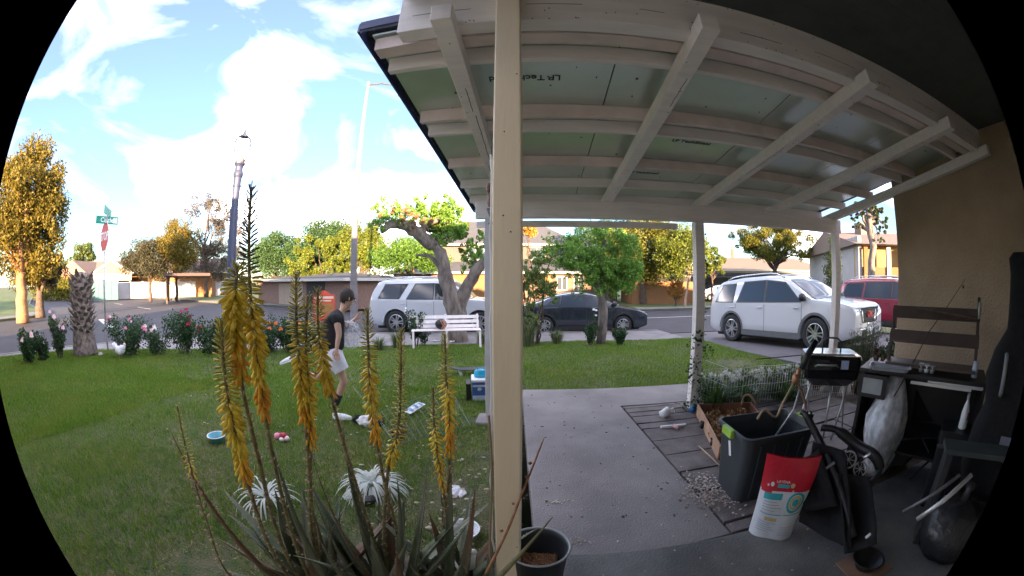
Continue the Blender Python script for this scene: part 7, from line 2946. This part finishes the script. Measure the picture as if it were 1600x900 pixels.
for k, (x0, x1, y) in enumerate(((-.16, .36, -.25), (-.02, .46, -.225))):
    mb = MB()
    mb.box(x0, x1, y, y + .016, .80 + .012 * k - .03, .822 + .012 * k - .03)
    t = tag(mb.build('white_rail', M_('aluminium_strip', (.62, .61, .60), .4, metal=.2), bevel=.003), ('lower white metal strip across the desk front', 'upper white metal strip across the desk front')[k], 'metal strip')
    t.location = (3.02, 1.30, 0)
    t.rotation_euler = (0, 0, R(-68))
# white upright frame edge
t = thing('leaning_screen', 'tall narrow white edged screen leaning at the right end of the desk', 'frame', (3.02, 1.30, 0), R(-68))
for a, b_ in (((.535, -.26, .84), (.58, -.27, .83)), ((.58, -.27, .84), (.55, -.30, .40)), ((.55, -.30, .40), (.51, -.29, .38))):
    mb = MB()
    mb.bar(a, b_, .018, .018)
    mb.build('frame_edge', m_whitep, t)
mb = MB()
mb.bar((.61, -.25, .84), (.58, -.28, .40), .03, .05)
mb.build('frame_panel', m_bdesk, t)
# spray bottle
q = at(1503, 668, 2.95)
t = thing('spray_bottle', 'white spray cleaner bottle with a red label in front of the desk', 'bottle', q, R(15))
mb = MB(Matrix.Diagonal((1.1, .7, 1, 1)))
mb.lathe([(0, 0), (.045, 0), (.048, .01), (.046, .10), (.030, .15), (.016, .175), (.015, .19), (0, .19)], 18)
mb.build('bottle_body', m_whitep, t, smooth=True)
mb = MB()
mb.box(-.02, .045, -.012, .012, .19, .22)
mb.box(-.035, -.018, -.008, .008, .185, .215)
mb.build('trigger_head', M_('grey_trigger', (.35, .36, .38), .5), t, bevel=.004)
mb = MB(Matrix.Diagonal((1.1, .7, 1, 1)))
n_ = 8
mb.grid(lambda a, b: ((.0475 - .012 * max(0, b - .7)) * math.cos(-PI / 2 + (a - .5) * 1.6), (.0475 - .012 * max(0, b - .7)) * math.sin(-PI / 2 + (a - .5) * 1.6), .06 + .05 * b), n_, 4)
mb.build('red_label', m_redp, t, smooth=True)
q2 = q.copy()
# a stand for it: stacked dark crate
t = thing('dark_crate', 'dark plastic crate under the spray bottle', 'crate', (q.x, q.y, 0), R(-68))
mb = MB()
loft(mb, [rrect(.15, .12, .02, .0), rrect(.165, .135, .02, q.z - .002)], True, True)
mb.build('crate_body', m_black, t)
mb = MB()
mb.box(-.17, .17, -.14, .14, q.z * .80, q.z * .84)
mb.build('crate_rim', M_('dark_grey_plastic', (.05, .052, .055), .5), t)
# fishing rod and stick against the wall
mb = MB()
mb.tube([at(1395, 622, 3.1), at(1450, 520, 3.35), at(1508, 436, 3.55)], [.006, .004, .002], 6)
mb.ball(at(1505, 448, 3.5), (.01, .01, .015), 6, 4)
tag(mb.build('fishing_rod', m_barkd, smooth=True), 'thin fishing rod leaning diagonally against the tan wall', 'fishing rod')
mb = MB()
mb.tube([at(1432, 482, 3.45), at(1480, 490, 3.35), at(1530, 499, 3.2)], [.006, .011, .013], 7)
tag(mb.build('wooden_stick', m_barkd, smooth=True), 'dark wooden stick resting on top of the chair back', 'stick')
t = thing('trowel', 'small pale tool head standing upright beside the black case', 'tool', at(1530, 498, 3.0))
mb = MB()
mb.lathe([(0, 0), (.018, 0), (.022, .05), (.014, .10), (0, .11)], 12, Matrix.Diagonal((1, .5, 1, 1)))
mb.build('tool_head', M_('pale_metal', (.5, .52, .5), .35, metal=.4), t, smooth=True)
mb = MB()
mb.tube([(.012, .01, .0), (.016, .014, .13)], .012, 7)
mb.build('tool_back', m_black, t, smooth=True)

# tall black instrument case
bx = at(1560, 700, 2.75)
t = thing('instrument_case', 'tall black padded instrument case standing at the right edge', 'case', (bx.x, bx.y, .30), R(-72))
mb = MB()
rs = []
for z, hx, hy in ((0, .20, .10), (.12, .25, .12), (.35, .24, .12), (.50, .19, .11), (.66, .22, .115), (.80, .18, .10), (.92, .10, .08), (1.22, .09, .075), (1.30, .10, .075), (1.33, .07, .05)):
    rs.append(rrect(hx, hy, min(hx, hy) * .7, z))
loft(mb, rs)
mb.build('case_body', m_blackf, t, smooth=True)
mb = MB()
mb.tube([(-.10, -.13, .80), (-.10, -.15, .78), (-.10, -.15, .60), (-.10, -.13, .58)], .014, 7)
mb.build('carry_handle', M_('grey_handle', (.22, .23, .25), .5), t, smooth=True)
mb = MB()
mb.box(-.02, .09, -.128, -.123, .22, .36)
mb.build('pocket_patch', M_('grey_patch', (.16, .17, .22), .6), t)
t = thing('storage_bin', 'dark storage bin under the instrument case', 'bin', (bx.x, bx.y, 0), R(-72))
mb = MB()
loft(mb, [rrect(.25, .16, .03, 0), rrect(.28, .18, .03, .27), rrect(.30, .20, .03, .272), rrect(.30, .20, .03, .298)])
mb.build('bin_body', m_black, t)
mb = MB()
mb.box(-.12, .12, -.215, -.205, .20, .25)
mb.build('bin_handle', M_('dark_grey_plastic_b', (.07, .07, .075), .5), t)

# dark clutter low down on the right
q = gr(1440, 740, 0)
t = thing('dark_chair', 'dark fabric folding chair in the shade before the desk', 'chair', q, R(-50))
for x, y in ((-.17, -.14), (.17, -.14), (-.17, .14), (.17, .14)):
    mb = MB()
    mb.tube([(x, y, 0), (-x * .9, y, .36)], .010, 6)
    mb.build('leg', m_dark, t, smooth=True)
mb = MB()
mb.grid(lambda a, b: (-.2 + .4 * a, -.17 + .34 * b, .36 - .03 * math.sin(PI * a) * math.sin(PI * b)), 8, 8)
mb.build('seat', m_blackf, t, solid=.012)
mb = MB()
mb.grid(lambda a, b: (-.2 + .4 * a, .17 + .10 * b, .38 + .34 * b), 8, 6)
mb.build('backrest', m_blackf, t, solid=.012)
q = gr(1395, 720, 0)
t = thing('grey_bin', 'dim grey plastic bin behind the stroller', 'bin', q, R(-30))
mb = MB()
loft(mb, [rrect(.13, .10, .03, 0), rrect(.16, .13, .03, .24), rrect(.175, .145, .03, .245), rrect(.175, .145, .03, .262), rrect(.15, .12, .03, .262), rrect(.12, .09, .03, .02)])
mb.build('bin_body', M_('dim_grey_plastic', (.13, .135, .14), .5), t)
mb = MB()
mb.box(-.05, .05, -.155, -.146, .19, .22)
mb.build('bin_handle', m_black, t)
t = thing('plank', 'wide grey brown plank lying across low supports by the instrument case', 'plank', at(1540, 705, 2.5), R(-60))
mb = MB()
mb.box(-.30, .30, -.09, .09, -.015, .015)
mb.build('board', M_('grey_board', (.035, .045, .043), .7, vary=.15), t, bevel=.003)
for x in (-.26, .26):
    mb = MB()
    mb.box(x - .02, x + .02, -.08, .08, -at(1540, 705, 2.5).z, -.017)
    mb.build('support', m_dark, t)
mb = MB()
mb.tube([at(1432, 812, 1.75), at(1475, 782, 1.8), at(1518, 742, 1.9)], .012, 8)
tag(mb.build('metal_pole', m_alu, smooth=True), 'shiny metal pole slanting through the dark corner', 'pole')
mb = MB()
mb.tube([at(1410, 800, 1.9), at(1455, 775, 1.95), at(1500, 742, 2.0)], .010, 8)
tag(mb.build('dull_pole', M_('dull_pole_metal', (.12, .12, .125), .5, metal=.4), smooth=True), 'dull darker pole parallel to the shiny one', 'pole')
# dark bin bag heap at the lower right corner
q = gr(1470, 860, 0)
t = thing('black_sack', 'black plastic sack slumped in the dark lower right corner', 'sack', q)
mb = MB()
mb.ball((0, 0, .16), (.26, .22, .18), 18, 12, .07)
mb.build('sack_film', M_('black_sack_film', (.02, .02, .022), .35, bump=.8, bscale=12), t, smooth=True)
mb = MB()
mb.tube([(0, 0, .30), (.02, 0, .38), (.05, 0, .42)], [.04, .025, .05], 8)
mb.build('tied_neck', m_black, t, smooth=True)
q = gr(1350, 886, 0.012)
t = thing('round_basin', 'round dark bowl on a brown mat at the bottom edge', 'bowl', q)
mb = MB()
mb.lathe([(0, .008), (.06, .008), (.095, .06), (.102, .062), (.102, .068), (.09, .064), (.055, .016), (0, .016)], 24)
mb.build('bowl_wall', m_black, t, smooth=True)
mb = MB()
mb.prism([(-.15, -.12), (.14, -.13), (.13, .12), (-.13, .13)], .0, .006)
mb.build('mat', M_('brown_mat', (.20, .12, .08), .9), t)
print('total triangles', sum(len(o.data.polygons) for o in bpy.data.objects if o.type == 'MESH'))
